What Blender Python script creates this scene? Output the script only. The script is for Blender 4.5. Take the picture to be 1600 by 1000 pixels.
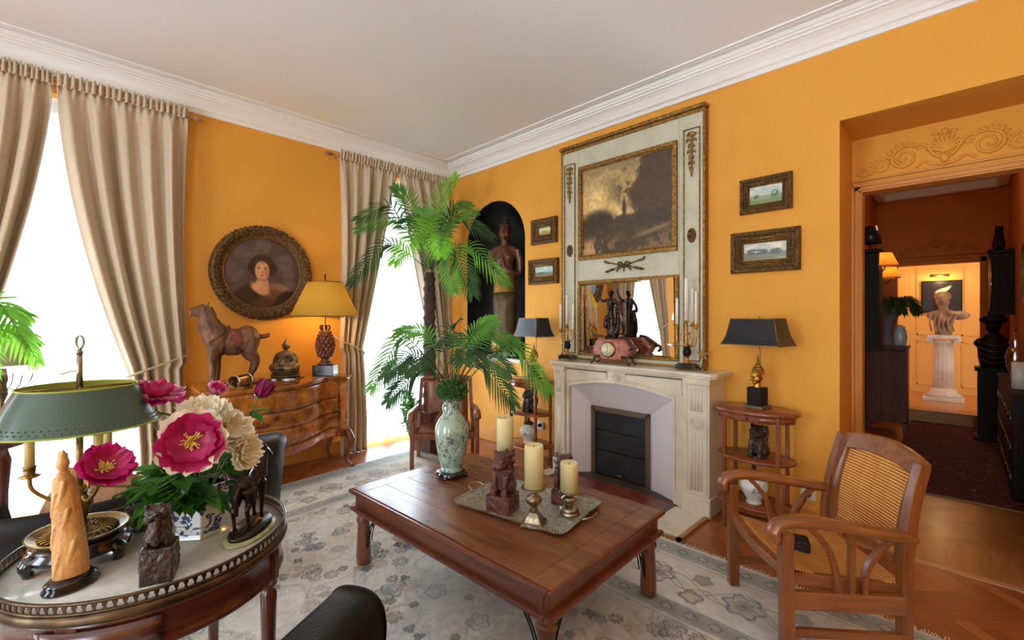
import bpy, bmesh, math, random
import numpy as np
from mathutils import Matrix, Vector, Euler
for o in list(bpy.data.objects): bpy.data.objects.remove(o)
random.seed(7)
PI=math.pi
COL=bpy.context.scene.collection
S=bpy.context.scene
def srgb(r,g,b):
    f=lambda c:(c/255/12.92) if c/255<=.04045 else ((c/255+.055)/1.055)**2.4
    return (f(r),f(g),f(b),1)
# ---------------------------------------------------------------- camera, light, exposure
cam=bpy.data.cameras.new('camera'); co=bpy.data.objects.new('camera',cam); COL.objects.link(co)
cam.sensor_width=36; cam.lens=36*707/1600; cam.shift_y=-4/1600
co.location=(0,0,1.45); co.rotation_euler=(PI/2,0,math.radians(44.7-90)); S.camera=co
cam.clip_start=.02
S.view_settings.view_transform='Standard'; S.view_settings.look='None'; S.view_settings.gamma=1
S.view_settings.use_curve_mapping=False; S.view_settings.exposure=-0.2
w=bpy.data.worlds.new('sky'); S.world=w; w.use_nodes=True
bg=w.node_tree.nodes['Background']; bg.inputs[0].default_value=(.86,.93,1,1); bg.inputs[1].default_value=5
def area(name,loc,rot,sx,sy,en,col=(1,1,1)):
    l=bpy.data.lights.new(name,'AREA'); l.shape='RECTANGLE'; l.size=sx; l.size_y=sy; l.energy=en; l.color=col
    o=bpy.data.objects.new(name,l); COL.objects.link(o); o.location=loc; o.rotation_euler=rot; return o
def point(name,loc,en,col,r=.04):
    l=bpy.data.lights.new(name,'POINT'); l.energy=en; l.color=col; l.shadow_soft_size=r
    o=bpy.data.objects.new(name,l); COL.objects.link(o); o.location=loc; return o
DAY=(.68,.86,1)
# daylight outside each window of the window wall, facing into the room (-y)
for i,(x,wd,en) in enumerate([(.02,1.25,170),(2.82,1.2,170),(-2.6,1.25,230)]):
    area('day_area',(x,5.25,1.5),(-PI/2,0,0),wd,2.7,en,DAY)
for i,(x,en) in enumerate([(.02,750),(2.82,600),(-2.6,800)]):      # sunlit balcony floor throwing light up to the ceiling
    area('balcony_bounce',(x,5.6,.05),(math.radians(-130),0,0),1.3,.8,en,DAY)
# added fill lamps at unseen, invented windows in the wall behind the camera
area('day_area',(-3.95,2.2,1.6),(0,-PI/2,0),2.4,1.4,110,DAY)
area('day_area',(-3.95,-.9,1.6),(0,-PI/2,0),2.4,1.4,120,DAY)
WARM=(1,.62,.28)
# ---------------------------------------------------------------- helpers
class MB:
    def __init__(s): s.v=[]; s.f=[]; s.s=[]; s.M=Matrix()
    def add(s,vs,fs,sm=True,M=None):
        T=s.M@M if M is not None else s.M
        n=len(s.v); s.v+= [T@Vector(p) for p in vs]
        s.f+=[tuple(i+n for i in f) for f in fs]; s.s+=[sm]*len(fs); return s
    def box(s,x0,x1,y0,y1,z0,z1,M=None):
        return s.add([(x0,y0,z0),(x1,y0,z0),(x1,y1,z0),(x0,y1,z0),(x0,y0,z1),(x1,y0,z1),(x1,y1,z1),(x0,y1,z1)],
            [(0,3,2,1),(4,5,6,7),(0,1,5,4),(1,2,6,5),(2,3,7,6),(3,0,4,7)],False,M)
    def cbox(s,c,d,M=None,R=None):
        T=Matrix.Translation(c)
        if R is not None: T=T@Euler(R).to_matrix().to_4x4()
        if M is not None: T=M@T
        a,b,e=[q/2 for q in d]; return s.box(-a,a,-b,b,-e,e,T)
    def tube(s,pts,r,n=8,closed=False,sy=1,cap=True,up=None):
        P=[Vector(p) for p in pts]; m=len(P); R=[r]*m if not hasattr(r,'__len__') else list(r)
        vs=[];fs=[]; prev=None
        for i,p in enumerate(P):
            if closed: t=P[(i+1)%m]-P[i-1]
            else: t=P[min(i+1,m-1)]-P[max(i-1,0)]
            t=t.normalized() if t.length>1e-9 else Vector((0,0,1))
            if prev is None:
                a=Vector(up) if up else (Vector((0,0,1)) if abs(t.z)<.9 else Vector((1,0,0)))
                u=(a-t*a.dot(t)).normalized()
            else:
                u=prev-t*prev.dot(t); u=u.normalized() if u.length>1e-6 else t.orthogonal().normalized()
            prev=u; w_=t.cross(u)
            for k in range(n):
                q=2*PI*(k+.5)/n if n==4 else 2*PI*k/n
                vs.append(p+(u*math.cos(q)+w_*math.sin(q)*sy)*R[i])
        for i in range(m if closed else m-1):
            j=(i+1)%m
            for k in range(n):
                l=(k+1)%n; fs.append((i*n+k,i*n+l,j*n+l,j*n+k))
        if not closed and cap: fs.append(tuple(range(n))[::-1]); fs.append(tuple((m-1)*n+k for k in range(n)))
        return s.add(vs,fs,n>4)
    def lathe(s,prof,n=28,c=(0,0,0),sx=1,sy=1,rot=0,cap=True,M=None,smooth=None,fl=None):
        vs=[];fs=[];m=len(prof)
        for r,z in prof:
            for k in range(n):
                q=2*PI*k/n+rot; rr=r*(fl(q,z) if fl else 1)
                vs.append((c[0]+rr*math.cos(q)*sx,c[1]+rr*math.sin(q)*sy,c[2]+z))
        for i in range(m-1):
            for k in range(n):
                l=(k+1)%n; fs.append((i*n+k,i*n+l,(i+1)*n+l,(i+1)*n+k))
        if cap: fs.append(tuple(range(n))[::-1]); fs.append(tuple((m-1)*n+k for k in range(n)))
        return s.add(vs,fs,(n>8) if smooth is None else smooth,M)
    def ell(s,c,r,n=14,R=None,M=None):
        if not hasattr(r,'__len__'): r=(r,r,r)
        T=Matrix.Translation(c)
        if R is not None: T=T@Euler(R).to_matrix().to_4x4()
        if M is not None: T=M@T
        m=max(5,n//2); vs=[(0,0,-r[2])]
        for i in range(1,m):
            a=-PI/2+PI*i/m
            for k in range(n): q=2*PI*k/n; vs.append((r[0]*math.cos(a)*math.cos(q),r[1]*math.cos(a)*math.sin(q),r[2]*math.sin(a)))
        vs.append((0,0,r[2])); fs=[]
        for k in range(n): fs.append((0,1+(k+1)%n,1+k))
        for i in range(m-2):
            for k in range(n): l=(k+1)%n; fs.append((1+i*n+k,1+i*n+l,1+(i+1)*n+l,1+(i+1)*n+k))
        b=1+(m-2)*n
        for k in range(n): fs.append((b+k,b+(k+1)%n,len(vs)-1))
        return s.add(vs,fs,True,T)
    def prism(s,poly,z0,z1,M=None,smooth=False):
        n=len(poly); vs=[(x,y,z0) for x,y in poly]+[(x,y,z1) for x,y in poly]
        fs=[tuple(range(n))[::-1],tuple(range(n,2*n))]+[(k,(k+1)%n,n+(k+1)%n,n+k) for k in range(n)]
        return s.add(vs,fs,smooth,M)
    def grid(s,fn,nu,nv,smooth=True,cu=False,M=None):
        vs=[fn(i/(nu if cu else nu-1) if nu>1 else 0,j/(nv-1)) for j in range(nv) for i in range(nu)]
        fs=[]
        for j in range(nv-1):
            for i in range(nu if cu else nu-1):
                k=(i+1)%nu; fs.append((j*nu+i,j*nu+k,(j+1)*nu+k,(j+1)*nu+i))
        return s.add(vs,fs,smooth,M)
    def build(s,name,m,parent=None,bevel=0,sol=0,remesh=0,disp=None,label=None,recalc=True,sub=0,smoothit=0):
        me=bpy.data.meshes.new(name); me.from_pydata([tuple(p) for p in s.v],[],s.f)
        me.polygons.foreach_set('use_smooth',s.s); me.update()
        if recalc:
            b=bmesh.new(); b.from_mesh(me); bmesh.ops.recalc_face_normals(b,faces=b.faces); b.to_mesh(me); b.free()
        me.materials.append(m)
        o=bpy.data.objects.new(name,me); COL.objects.link(o)
        if parent is not None: o.parent=parent
        if label: o['label']=label
        if bevel:
            q=o.modifiers.new('b','BEVEL'); q.width=bevel; q.segments=2; q.limit_method='ANGLE'; q.angle_limit=.6
        if sol:
            q=o.modifiers.new('s','SOLIDIFY'); q.thickness=sol; q.offset=0
        if sub:
            q=o.modifiers.new('u','SUBSURF'); q.levels=sub; q.render_levels=sub
        if remesh:
            q=o.modifiers.new('r','REMESH'); q.mode='VOXEL'; q.voxel_size=remesh; q.use_smooth_shade=True
            q=o.modifiers.new('sm','SMOOTH'); q.iterations=smoothit or 4; q.factor=.5
        if disp:
            tx=bpy.data.textures.new(name,'CLOUDS'); tx.noise_scale=disp[1]; tx.noise_depth=3
            q=o.modifiers.new('d','DISPLACE'); q.texture=tx; q.strength=disp[0]; q.mid_level=.5; q.texture_coords='LOCAL'
        return o
def tag(o,label=None,cat=None,group=None,kind=None):
    if label: o['label']=label
    if cat: o['category']=cat
    if group: o['group']=group
    if kind: o['kind']=kind
    return o
def thing(name,label,cat,loc=(0,0,0),rz=0,group=None):
    o=bpy.data.objects.new(name,None); COL.objects.link(o); o.location=loc; o.rotation_euler=(0,0,rz); o.empty_display_size=.05
    return tag(o,label,cat,group)
def struct(o): o['kind']='structure'; return o
def dup(o,loc=None,rz=None,label=None,parent=None):
    c=o.copy(); COL.objects.link(c)
    if parent is not None: c.parent=parent
    for ch in list(o.children): dup(ch,parent=c)
    if loc is not None: c.location=loc
    if rz is not None: c.rotation_euler=(0,0,rz)
    if label: c['label']=label
    return c
def cat(P,n=8,closed=False):
    P=[Vector(p) for p in P]; out=[]; m=len(P)
    for i in range(m if closed else m-1):
        g=(lambda k:P[k%m]) if closed else (lambda k:P[min(max(k,0),m-1)])
        a,b,c,d=g(i-1),g(i),g(i+1),g(i+2)
        for j in range(n):
            t=j/n; out.append(.5*((2*b)+(c-a)*t+(2*a-5*b+4*c-d)*t*t+(3*b-a-3*c+d)*t**3))
    if not closed: out.append(P[-1])
    return out
def lerp(a,b,t): return a+(b-a)*t
# ---------------------------------------------------------------- materials
def nt(name):
    m=bpy.data.materials.new(name); m.use_nodes=True; t=m.node_tree; return m,t,t.nodes['Principled BSDF']
def N(t,k,**kw):
    n=t.nodes.new(k)
    for a,b in kw.items(): setattr(n,a,b)
    return n
def obco(t,scale=(1,1,1),rot=(0,0,0)):
    c=N(t,'ShaderNodeTexCoord'); m=N(t,'ShaderNodeMapping'); t.links.new(c.outputs['Object'],m.inputs[0])
    m.inputs['Scale'].default_value=scale; m.inputs['Rotation'].default_value=rot; return m.outputs[0]
def noise(t,co,sc,det=4,dist=0,rough=.55):
    n=N(t,'ShaderNodeTexNoise'); t.links.new(co,n.inputs['Vector']); n.inputs['Scale'].default_value=sc
    n.inputs['Detail'].default_value=det; n.inputs['Distortion'].default_value=dist; n.inputs['Roughness'].default_value=rough; return n.outputs['Fac']
def ramp(t,fac,stops):
    r=N(t,'ShaderNodeValToRGB'); t.links.new(fac,r.inputs[0]); e=r.color_ramp.elements
    while len(e)<len(stops): e.new(.5)
    for q,(p,c) in zip(e,stops): q.position=p; q.color=c
    return r.outputs[0]
def bump(t,h,st,bs,dist=.01):
    b=N(t,'ShaderNodeBump'); b.inputs['Strength'].default_value=st; b.inputs['Distance'].default_value=dist
    t.links.new(h,b.inputs['Height']); t.links.new(b.outputs[0],bs.inputs['Normal'])
def mat(name,c,rough=.5,metal=0,c2=None,vs=6,bp=0,bs=60,coat=0,sheen=0,trans=0,det=4,lo=.35,hi=.65,em=0,scale=(1,1,1)):
    m,t,b=nt(name); b.inputs['Roughness'].default_value=rough; b.inputs['Metallic'].default_value=metal
    b.inputs['Base Color'].default_value=srgb(*c); b.inputs['Coat Weight'].default_value=coat; b.inputs['Coat Roughness'].default_value=.15
    co_=obco(t,scale)
    if c2: t.links.new(ramp(t,noise(t,co_,vs,det),[(lo,srgb(*c)),(hi,srgb(*c2))]),b.inputs['Base Color'])
    if bp: bump(t,noise(t,co_,bs,5),bp,b)
    if trans: b.inputs['Transmission Weight'].default_value=trans
    if em: b.inputs['Emission Color'].default_value=srgb(*c); b.inputs['Emission Strength'].default_value=em
    return m
def wood(name,c1,c2,c3=None,axis='y',sc=6,rough=.35,coat=.3,stretch=9,bp=.1):
    m,t,b=nt(name); k={'x':(1/stretch,1,1),'y':(1,1/stretch,1),'z':(1,1,1/stretch)}[axis]
    co_=obco(t,k); f=noise(t,co_,sc*3,6,1.2,.6)
    st=[(.3,srgb(*c1)),(.62,srgb(*c2))]
    if c3: st.append((.8,srgb(*c3)))
    t.links.new(ramp(t,f,st),b.inputs['Base Color'])
    b.inputs['Roughness'].default_value=rough; b.inputs['Coat Weight'].default_value=coat; b.inputs['Coat Roughness'].default_value=.2
    bump(t,f,bp,b,.004); return m
def thin(name,c,tr=.5,tl=.4,c2=None):      # thin translucent cloth or leaf
    m,t,b=nt(name); t.nodes.remove(b); out=t.nodes['Material Output']
    d=N(t,'ShaderNodeBsdfDiffuse'); l=N(t,'ShaderNodeBsdfTranslucent'); a=N(t,'ShaderNodeMixShader'); a.inputs[0].default_value=tl
    d.inputs[0].default_value=srgb(*c); l.inputs[0].default_value=srgb(*(c2 or c))
    t.links.new(d.outputs[0],a.inputs[1]); t.links.new(l.outputs[0],a.inputs[2])
    if tr:
        p=N(t,'ShaderNodeBsdfTransparent'); q=N(t,'ShaderNodeMixShader'); q.inputs[0].default_value=tr
        t.links.new(a.outputs[0],q.inputs[1]); t.links.new(p.outputs[0],q.inputs[2]); t.links.new(q.outputs[0],out.inputs[0])
    else: t.links.new(a.outputs[0],out.inputs[0])
    return m
def leafmat(name,c1,c2,sc=3,tl=.35):
    m,t,b=nt(name); out=t.nodes['Material Output']; col=ramp(t,noise(t,obco(t),sc,3),[(.35,srgb(*c1)),(.65,srgb(*c2))])
    t.links.new(col,b.inputs['Base Color']); b.inputs['Roughness'].default_value=.4
    l=N(t,'ShaderNodeBsdfTranslucent'); a=N(t,'ShaderNodeMixShader'); a.inputs[0].default_value=tl
    t.links.new(col,l.inputs[0]); t.links.new(b.outputs[0],a.inputs[1]); t.links.new(l.outputs[0],a.inputs[2]); t.links.new(a.outputs[0],out.inputs[0])
    return m
def vcol(name,rough=.6,ns=0,bp=.0,coat=0):
    m,t,b=nt(name); a=N(t,'ShaderNodeVertexColor'); a.layer_name='paint'; b.inputs['Roughness'].default_value=rough
    b.inputs['Coat Weight'].default_value=coat
    if ns:
        f=noise(t,obco(t),ns,6); mx=N(t,'ShaderNodeMix',data_type='RGBA',blend_type='OVERLAY'); mx.inputs[0].default_value=.5
        g=ramp(t,f,[(.3,(.25,.25,.25,1)),(.7,(.72,.72,.72,1))])
        t.links.new(a.outputs[0],mx.inputs[6]); t.links.new(g,mx.inputs[7]); t.links.new(mx.outputs[2],b.inputs['Base Color'])
    else: t.links.new(a.outputs[0],b.inputs['Base Color'])
    if bp: bump(t,noise(t,obco(t),250,3),bp,b,.004)
    return m
M={}
M['wall']=mat('orange_wall_paint',(234,166,62),.75,c2=(230,160,56),vs=2.5,bp=.04,bs=180)
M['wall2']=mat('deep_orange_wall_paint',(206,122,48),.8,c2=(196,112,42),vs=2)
M['wall3']=mat('yellow_panel_paint',(222,168,84),.7)
M['trimwood']=mat('ochre_door_paint',(218,150,66),.5,bp=.05,bs=90,c2=(212,143,60),vs=3)
M['white']=mat('white_plaster',(246,246,242),.7,bp=.03,bs=100)
M['ceil']=mat('ceiling_paint',(243,244,242),.8,bp=.03,bs=60)
M['curtain']=mat('beige_linen',(216,198,172),.85,c2=(208,190,164),vs=40,bp=.25,bs=500)
M['cord']=mat('cream_cord',(206,186,150),.7,bp=.5,bs=300)
M['sheer']=thin('white_voile',(245,246,250),.35,.55)
M['glass']=None
def glassmat():
    m,t,b=nt('window_glass'); t.nodes.remove(b); out=t.nodes['Material Output']
    p=N(t,'ShaderNodeBsdfTransparent'); g=N(t,'ShaderNodeBsdfGlossy'); g.inputs['Roughness'].default_value=.02
    f=N(t,'ShaderNodeFresnel'); f.inputs[0].default_value=1.45; x=N(t,'ShaderNodeMixShader')
    t.links.new(f.outputs[0],x.inputs[0]); t.links.new(p.outputs[0],x.inputs[1]); t.links.new(g.outputs[0],x.inputs[2]); t.links.new(x.outputs[0],out.inputs[0]); return m
M['glass']=glassmat()
M['rod']=wood('rod_wood',(150,98,48),(178,122,66),axis='x')
M['gold']=mat('antique_gilding',(176,134,66),.42,.75,c2=(112,80,38),vs=45,bp=.5,bs=120)
M['golddark']=mat('dark_gilding',(134,100,54),.5,.6,c2=(74,54,32),vs=50,bp=.7,bs=130)
M['brightgold']=mat('bright_gilding',(224,170,70),.28,.9,c2=(150,98,38),vs=25,bp=.2,bs=60)
M['galleryb']=mat('dark_gallery_brass',(104,84,60),.35,.9,c2=(70,56,42),vs=20)
M['brass']=mat('aged_brass',(170,138,76),.32,.95,c2=(96,76,44),vs=18,bp=.2,bs=60)
M['silver']=mat('tarnished_silver',(176,166,142),.27,.95,c2=(112,98,74),vs=14,bp=.2,bs=60)
M['chrome']=mat('bright_metal',(220,220,220),.15,1)
M['bronze']=mat('dark_bronze',(70,58,50),.25,.8,c2=(40,32,28),vs=15,bp=.15,bs=50)
M['bronzeb']=mat('brown_bronze',(96,66,44),.35,.6,c2=(52,36,28),vs=15,bp=.3,bs=60)
M['buddha']=mat('patinated_brass',(150,126,80),.42,.45,c2=(84,72,54),vs=22,bp=.3,bs=50)
M['carved']=mat('dark_carved_wood',(72,46,34),.38,0,c2=(36,22,17),vs=30,bp=1,bs=70,coat=.4)
M['carvedred']=mat('red_brown_soapstone',(118,64,48),.35,0,c2=(60,34,26),vs=20,bp=.8,bs=60,coat=.3)
M['blackwood']=mat('black_lacquered_wood',(30,20,18),.2,0,bp=.1,bs=30,coat=.6)
M['black']=mat('matt_black',(24,18,16),.6)
M['niche']=mat('black_niche_paint',(30,29,32),.5,c2=(24,23,26),vs=4)
M['blackshade']=mat('black_lamp_card',(34,35,42),.32,coat=.3)
M['leather']=mat('black_leather',(20,17,16),.45,bp=.35,bs=260,c2=(28,25,24),vs=5)
M['tanleather']=mat('tan_leather',(176,122,60),.5,c2=(120,70,36),vs=9,bp=.3,bs=60)
M['mahogany']=wood('mahogany',(62,28,18),(94,44,26),axis='z',sc=5,rough=.22,coat=.6)
M['mahoganyx']=wood('mahogany_rail',(58,26,17),(90,42,25),axis='x',sc=5,rough=.22,coat=.6)
M['cherry']=wood('red_brown_wood',(104,48,24),(146,74,38),axis='z',sc=6,rough=.28,coat=.5)
M['teak']=wood('golden_brown_teak',(104,54,20),(148,84,36),(172,104,50),axis='y',sc=6,rough=.3,coat=.5,stretch=12)
M['teakz']=wood('golden_brown_teak_upright',(98,48,18),(138,76,32),(162,96,44),axis='z',sc=6,rough=.3,coat=.5,stretch=12)
M['table']=wood('worn_rosewood',(92,50,30),(142,88,56),(174,124,86),axis='y',sc=3.2,rough=.27,coat=.35,stretch=7,bp=.25)
M['tablex']=wood('rosewood_edge',(78,36,22),(120,62,38),axis='y',sc=4,rough=.3,coat=.35)
M['tableleg']=wood('rosewood_turned',(82,42,24),(128,74,44),axis='z',sc=5,rough=.35,coat=.3)
M['oldchair']=wood('brown_chair_wood',(92,50,28),(140,84,50),axis='z',sc=5,rough=.35)
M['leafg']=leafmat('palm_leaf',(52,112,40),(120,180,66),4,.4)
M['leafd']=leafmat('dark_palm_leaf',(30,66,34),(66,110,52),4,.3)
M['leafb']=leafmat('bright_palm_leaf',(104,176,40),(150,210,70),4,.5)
M['leafp']=leafmat('peony_leaf',(30,90,26),(82,142,48),14,.3)
M['bush']=leafmat('boxwood_leaf',(40,92,26),(92,140,50),60,.2)
M['stem']=mat('green_stem',(96,124,60),.5)
M['bark']=mat('palm_bark',(92,76,64),.85,c2=(56,44,38),vs=35,bp=1,bs=50)
M['marble']=mat('cream_marble',(226,216,194),.22,c2=(200,188,164),vs=5,lo=.45,hi=.8,coat=.2,bp=.05,bs=30)
M['tabletop']=mat('grey_marble',(206,204,192),.12,c2=(172,172,162),vs=9,lo=.4,hi=.75,coat=.3)
M['insert']=mat('lilac_white_panel',(214,206,210),.6)
M['iron']=mat('black_iron',(38,42,46),.5,.3,bp=.2,bs=40,c2=(28,30,34),vs=8)
M['bronzeframe']=mat('brown_metal_trim',(112,92,76),.4,.6)
M['tile']=mat('red_hearth_tile',(138,62,44),.3,c2=(84,36,28),vs=16,coat=.3)
M['greywood']=mat('dark_hearth_border',(70,60,54),.4)
M['candle']=mat('ivory_wax',(238,228,176),.45,c2=(232,218,160),vs=5)
M['candle'].node_tree.nodes['Principled BSDF'].inputs['Subsurface Weight'].default_value=.35
M['candle'].node_tree.nodes['Principled BSDF'].inputs['Subsurface Scale'].default_value=.02
M['whitecandle']=mat('white_wax',(240,236,220),.45)
M['tray']=mat('chased_silver_tray',(206,202,184),.34,.7,c2=(150,146,124),vs=60,bp=.9,bs=140)
M['painted']=mat('grey_green_paint',(206,204,178),.55,c2=(190,190,164),vs=7,bp=.1,bs=60)
M['mirror']=mat('mirror_silvering',(235,235,235),.01,1)
M['redmarble']=mat('pink_red_marble',(190,112,88),.2,c2=(140,66,52),vs=30,coat=.3)
M['enamel']=mat('cream_enamel',(232,222,184),.3)
M['ivory']=mat('carved_ivory',(222,172,104),.38,c2=(196,138,74),vs=14,bp=.5,bs=40)
M['greenshade']=mat('dark_green_tole',(62,86,72),.34,c2=(54,78,66),vs=4,coat=.3)
M['greenin']=mat('yellow_green_lining',(158,170,62),.5)
M['socket']=mat('white_plastic',(230,226,215),.4)
M['terracotta']=mat('brown_glazed_pot',(108,74,62),.5,bp=.1,bs=30)
M['greypot']=mat('grey_stoneware',(120,116,110),.6)
M['parch']=mat('parchment_shade',(206,190,160),.7)
M['jar']=mat('pale_blue_jar',(190,214,210),.25,coat=.4)
for k in ('black','blackshade','niche','leather'): M[k].node_tree.nodes['Principled BSDF'].inputs['Specular IOR Level'].default_value=.25
# ================================================================ STRUCTURE
MYZ=Matrix(((0,0,1,0),(1,0,0,0),(0,1,0,0),(0,0,0,1)))
MXZ=Matrix(((1,0,0,0),(0,0,1,0),(0,1,0,0),(0,0,0,1)))
WX=3.62; WY=4.71; CH=3.38; BX=-4.0; BY=-2.6
def parquet(name,x0,x1,y0,y1,cols,z=0,L=.42,W=.075,ang=45,keep=None):
    ca,sa=math.cos(math.radians(ang)),math.sin(math.radians(ang)); cx,cy=(x0+x1)/2,(y0+y1)/2
    rng=random.Random(3); vs=[];fs=[];uv=[];cl=[]
    R=math.hypot(x1-x0,y1-y0)/2+.5; n1=int(R/W)+2; n2=int(R/L)+2
    for i in range(-2*n1,2*n1):
        for j in range(-n2*2,n2*2):
            ox=i*W-j*L; oy=i*W+j*L
            if math.hypot(ox,oy)>R+L: continue
            for (a,b,c,d,h) in ((0,L,0,W,0),(0,W,W,W+L,1)):
                g=.0009; P=[(ox+a+g,oy+c+g),(ox+b-g,oy+c+g),(ox+b-g,oy+d-g),(ox+a+g,oy+d-g)]
                Q=[(cx+p*ca-q*sa,cy+p*sa+q*ca) for p,q in P]
                for ax,lim,sg in ((0,x0,1),(0,x1,-1),(1,y0,1),(1,y1,-1)):
                    O=[]
                    for k in range(len(Q)):
                        A,B=Q[k-1],Q[k]; da=(A[ax]-lim)*sg; db=(B[ax]-lim)*sg
                        if (da>=0)!=(db>=0): t=da/(da-db); O.append((A[0]+(B[0]-A[0])*t,A[1]+(B[1]-A[1])*t))
                        if db>=0: O.append(B)
                    Q=O
                    if len(Q)<3: break
                if len(Q)<3: continue
                n=len(vs); vs+=[(p,q,z) for p,q in Q]; fs.append(tuple(range(n,n+len(Q))))
                r=rng.random()*7
                for p,q in Q:
                    lx=(p-cx)*ca+(q-cy)*sa; ly=-(p-cx)*sa+(q-cy)*ca
                    uv.append((lx-ox+r,ly-oy+r*3) if not h else (ly-oy+r,lx-ox+r*3))
                t=rng.random(); c=[lerp(cols[0][k],cols[1][k],t) for k in range(3)]+[1]; cl+=[c]*len(Q)
    n=len(vs); vs+=[(x0,y0,z-.003),(x1,y0,z-.003),(x1,y1,z-.003),(x0,y1,z-.003)]; fs.append((n,n+1,n+2,n+3)); uv+=[(0,0)]*4; cl+=[(.03,.012,.005,1)]*4
    me=bpy.data.meshes.new(name); me.from_pydata(vs,[],fs)
    u=me.uv_layers.new(name='UVMap'); u.data.foreach_set('uv',np.array(uv,dtype=np.float32).ravel())
    c=me.color_attributes.new('paint','FLOAT_COLOR','CORNER'); c.data.foreach_set('color',np.array(cl,dtype=np.float32).ravel())
    m,t,b=nt(name+'_oak'); a=N(t,'ShaderNodeVertexColor'); a.layer_name='paint'
    tc=N(t,'ShaderNodeTexCoord'); mp=N(t,'ShaderNodeMapping'); mp.inputs['Scale'].default_value=(1,9,1); t.links.new(tc.outputs['UV'],mp.inputs[0])
    f=noise(t,mp.outputs[0],9,6,1,.6); g=ramp(t,f,[(.3,(.42,.42,.42,1)),(.7,(.6,.6,.6,1))])
    mx=N(t,'ShaderNodeMix',data_type='RGBA',blend_type='OVERLAY'); mx.inputs[0].default_value=.8
    t.links.new(a.outputs[0],mx.inputs[6]); t.links.new(g,mx.inputs[7]); t.links.new(mx.outputs[2],b.inputs['Base Color'])
    b.inputs['Roughness'].default_value=.3; b.inputs['Coat Weight'].default_value=.25; b.inputs['Coat Roughness'].default_value=.2
    me.materials.append(m); o=bpy.data.objects.new(name,me); COL.objects.link(o); return struct(o)
oak=(srgb(134,70,30),srgb(168,96,46))
parquet('floor',BX,WX,BY,WY,oak)
# long boards across the thick wall, parquet beyond, step and floor of the third room
m=MB()
for k in range(5): m.box(WX,4.11,-.42+k*.196,-.42+(k+1)*.196,-.02,.001)
struct(m.build('floor_threshold',wood('threshold_oak',(140,84,38),(172,110,54),axis='x',sc=5,rough=.35)))
struct(MB().box(WX-.03,WX+.02,-.42,.56,-.01,.004).build('trim_threshold',wood('pale_oak_strip',(176,124,84),(196,146,104),axis='y')))
parquet('floor_hall',4.11,8.6,-.62,1.02,(srgb(140,84,40),srgb(166,104,52)),z=0,L=.5,W=.09)
struct(MB().box(8.64,12.3,-1.6,1.6,0,.17).build('floor_third_room',wood('pale_floor_boards',(168,112,50),(196,138,70),axis='y')))
struct(MB().box(BX,WX,BY,WY,CH,CH+.1).build('ceiling',M['ceil']))
# --- window wall
WIN=[(-.62,.66),(2.2,3.44),(-3.25,-1.95)]; WT=3.09
m=MB(); xs=sorted(WIN); x=BX
for a,b in xs:
    m.box(x,a,WY,WY+.34,0,CH); m.box(a,b,WY,WY+.34,WT,CH); x=b
m.box(x,WX+.6,WY,WY+.34,0,CH)
for a,b in xs: m.box(a,b,WY,WY+.36,-.1,-.001)
struct(m.build('wall_left',M['wall']))
for i,(a,b) in enumerate(WIN):
    f=MB(); y0,y1=WY+.2,WY+.26; mid=(a+b)/2
    for xa,xb in ((a,a+.07),(b-.07,b),(mid-.06,mid+.06)): f.box(xa,xb,y0,y1,0,WT)
    for za,zb in ((0,.12),(WT-.09,WT),(.72,.78),(2.25,2.33)): f.box(a,b,y0,y1,za,zb)
    o=struct(f.build('window_%d'%(i+1),M['white'],bevel=.006))
    for xa,xb in ((a+.07,mid-.06),(mid+.06,b-.07)):
        for za,zb in ((.12,.72),(.78,2.25),(2.33,WT-.09)):
            MB().box(xa,xb,y0+.025,y0+.031,za,zb).build('pane',M['glass'],o)
    MB().tube([(mid,y0-.03,1.0),(mid,y0-.03,1.25)],.008).tube([(mid,y0-.03,1.12),(mid+.05,y0-.04,1.12)],.008).build('handle',M['brass'],o)
# balcony railing and ledge outside the windows
for a,b in WIN:
    pass
# --- fireplace wall with arched niche and doorway
NY0,NY1,NZ,NS=3.38,4.37,.98,2.315; NC=(NY0+NY1)/2; NR=(NY1-NY0)/2
m=MB()
m.box(WX,WX+.49,.56,NY0,0,CH); m.box(WX,WX+.49,NY1,WY,0,CH); m.box(WX,WX+.49,NY0,NY1,0,NZ)
arch=[(NC+NR*math.cos(PI*k/28),NS+NR*math.sin(PI*k/28)) for k in range(29)]
for k in range(28):
    (a,b),(c,d)=arch[k],arch[k+1]
    m.prism([(a,b),(a,CH),(c,CH),(c,d)],WX,WX+.49,M=MYZ)
m.box(WX,WX+.49,BY,-.42,0,CH); m.box(WX,WX+.49,-.42,.56,2.74,CH)
struct(m.build('wall_right',M['wall']))
def nf(u,v):
    zt=NS+NR*.998; z=lerp(NZ,zt,v); R=NR*.999 if z<=NS else math.sqrt(max(NR*NR*.998-(z-NS)**2,1e-6))
    a=PI*u; return (WX+.004+.46*math.sin(a)*(R/NR),NC+R*math.cos(a),z)
n=MB().grid(nf,28,50); n.prism([(NC+NR*math.cos(PI*k/20),WX+.004+.46*math.sin(PI*k/20)) for k in range(21)],NZ-.004,NZ+.004,M=Matrix(((0,1,0,0),(1,0,0,0),(0,0,1,0),(0,0,0,1))))
struct(n.build('wall_niche',M['niche'],recalc=False))
m=MB(); P=[(NY0-.05,WX-.05),(NY0-.05,WX+.02),(NY1+.05,WX+.02),(NY1+.05,WX-.05)]
m.box(WX-.05,WX+.02,NY0-.05,NY1+.05,NZ-.035,NZ+.008)
struct(m.build('trim_niche_shelf',M['marble'],bevel=.008))
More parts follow.
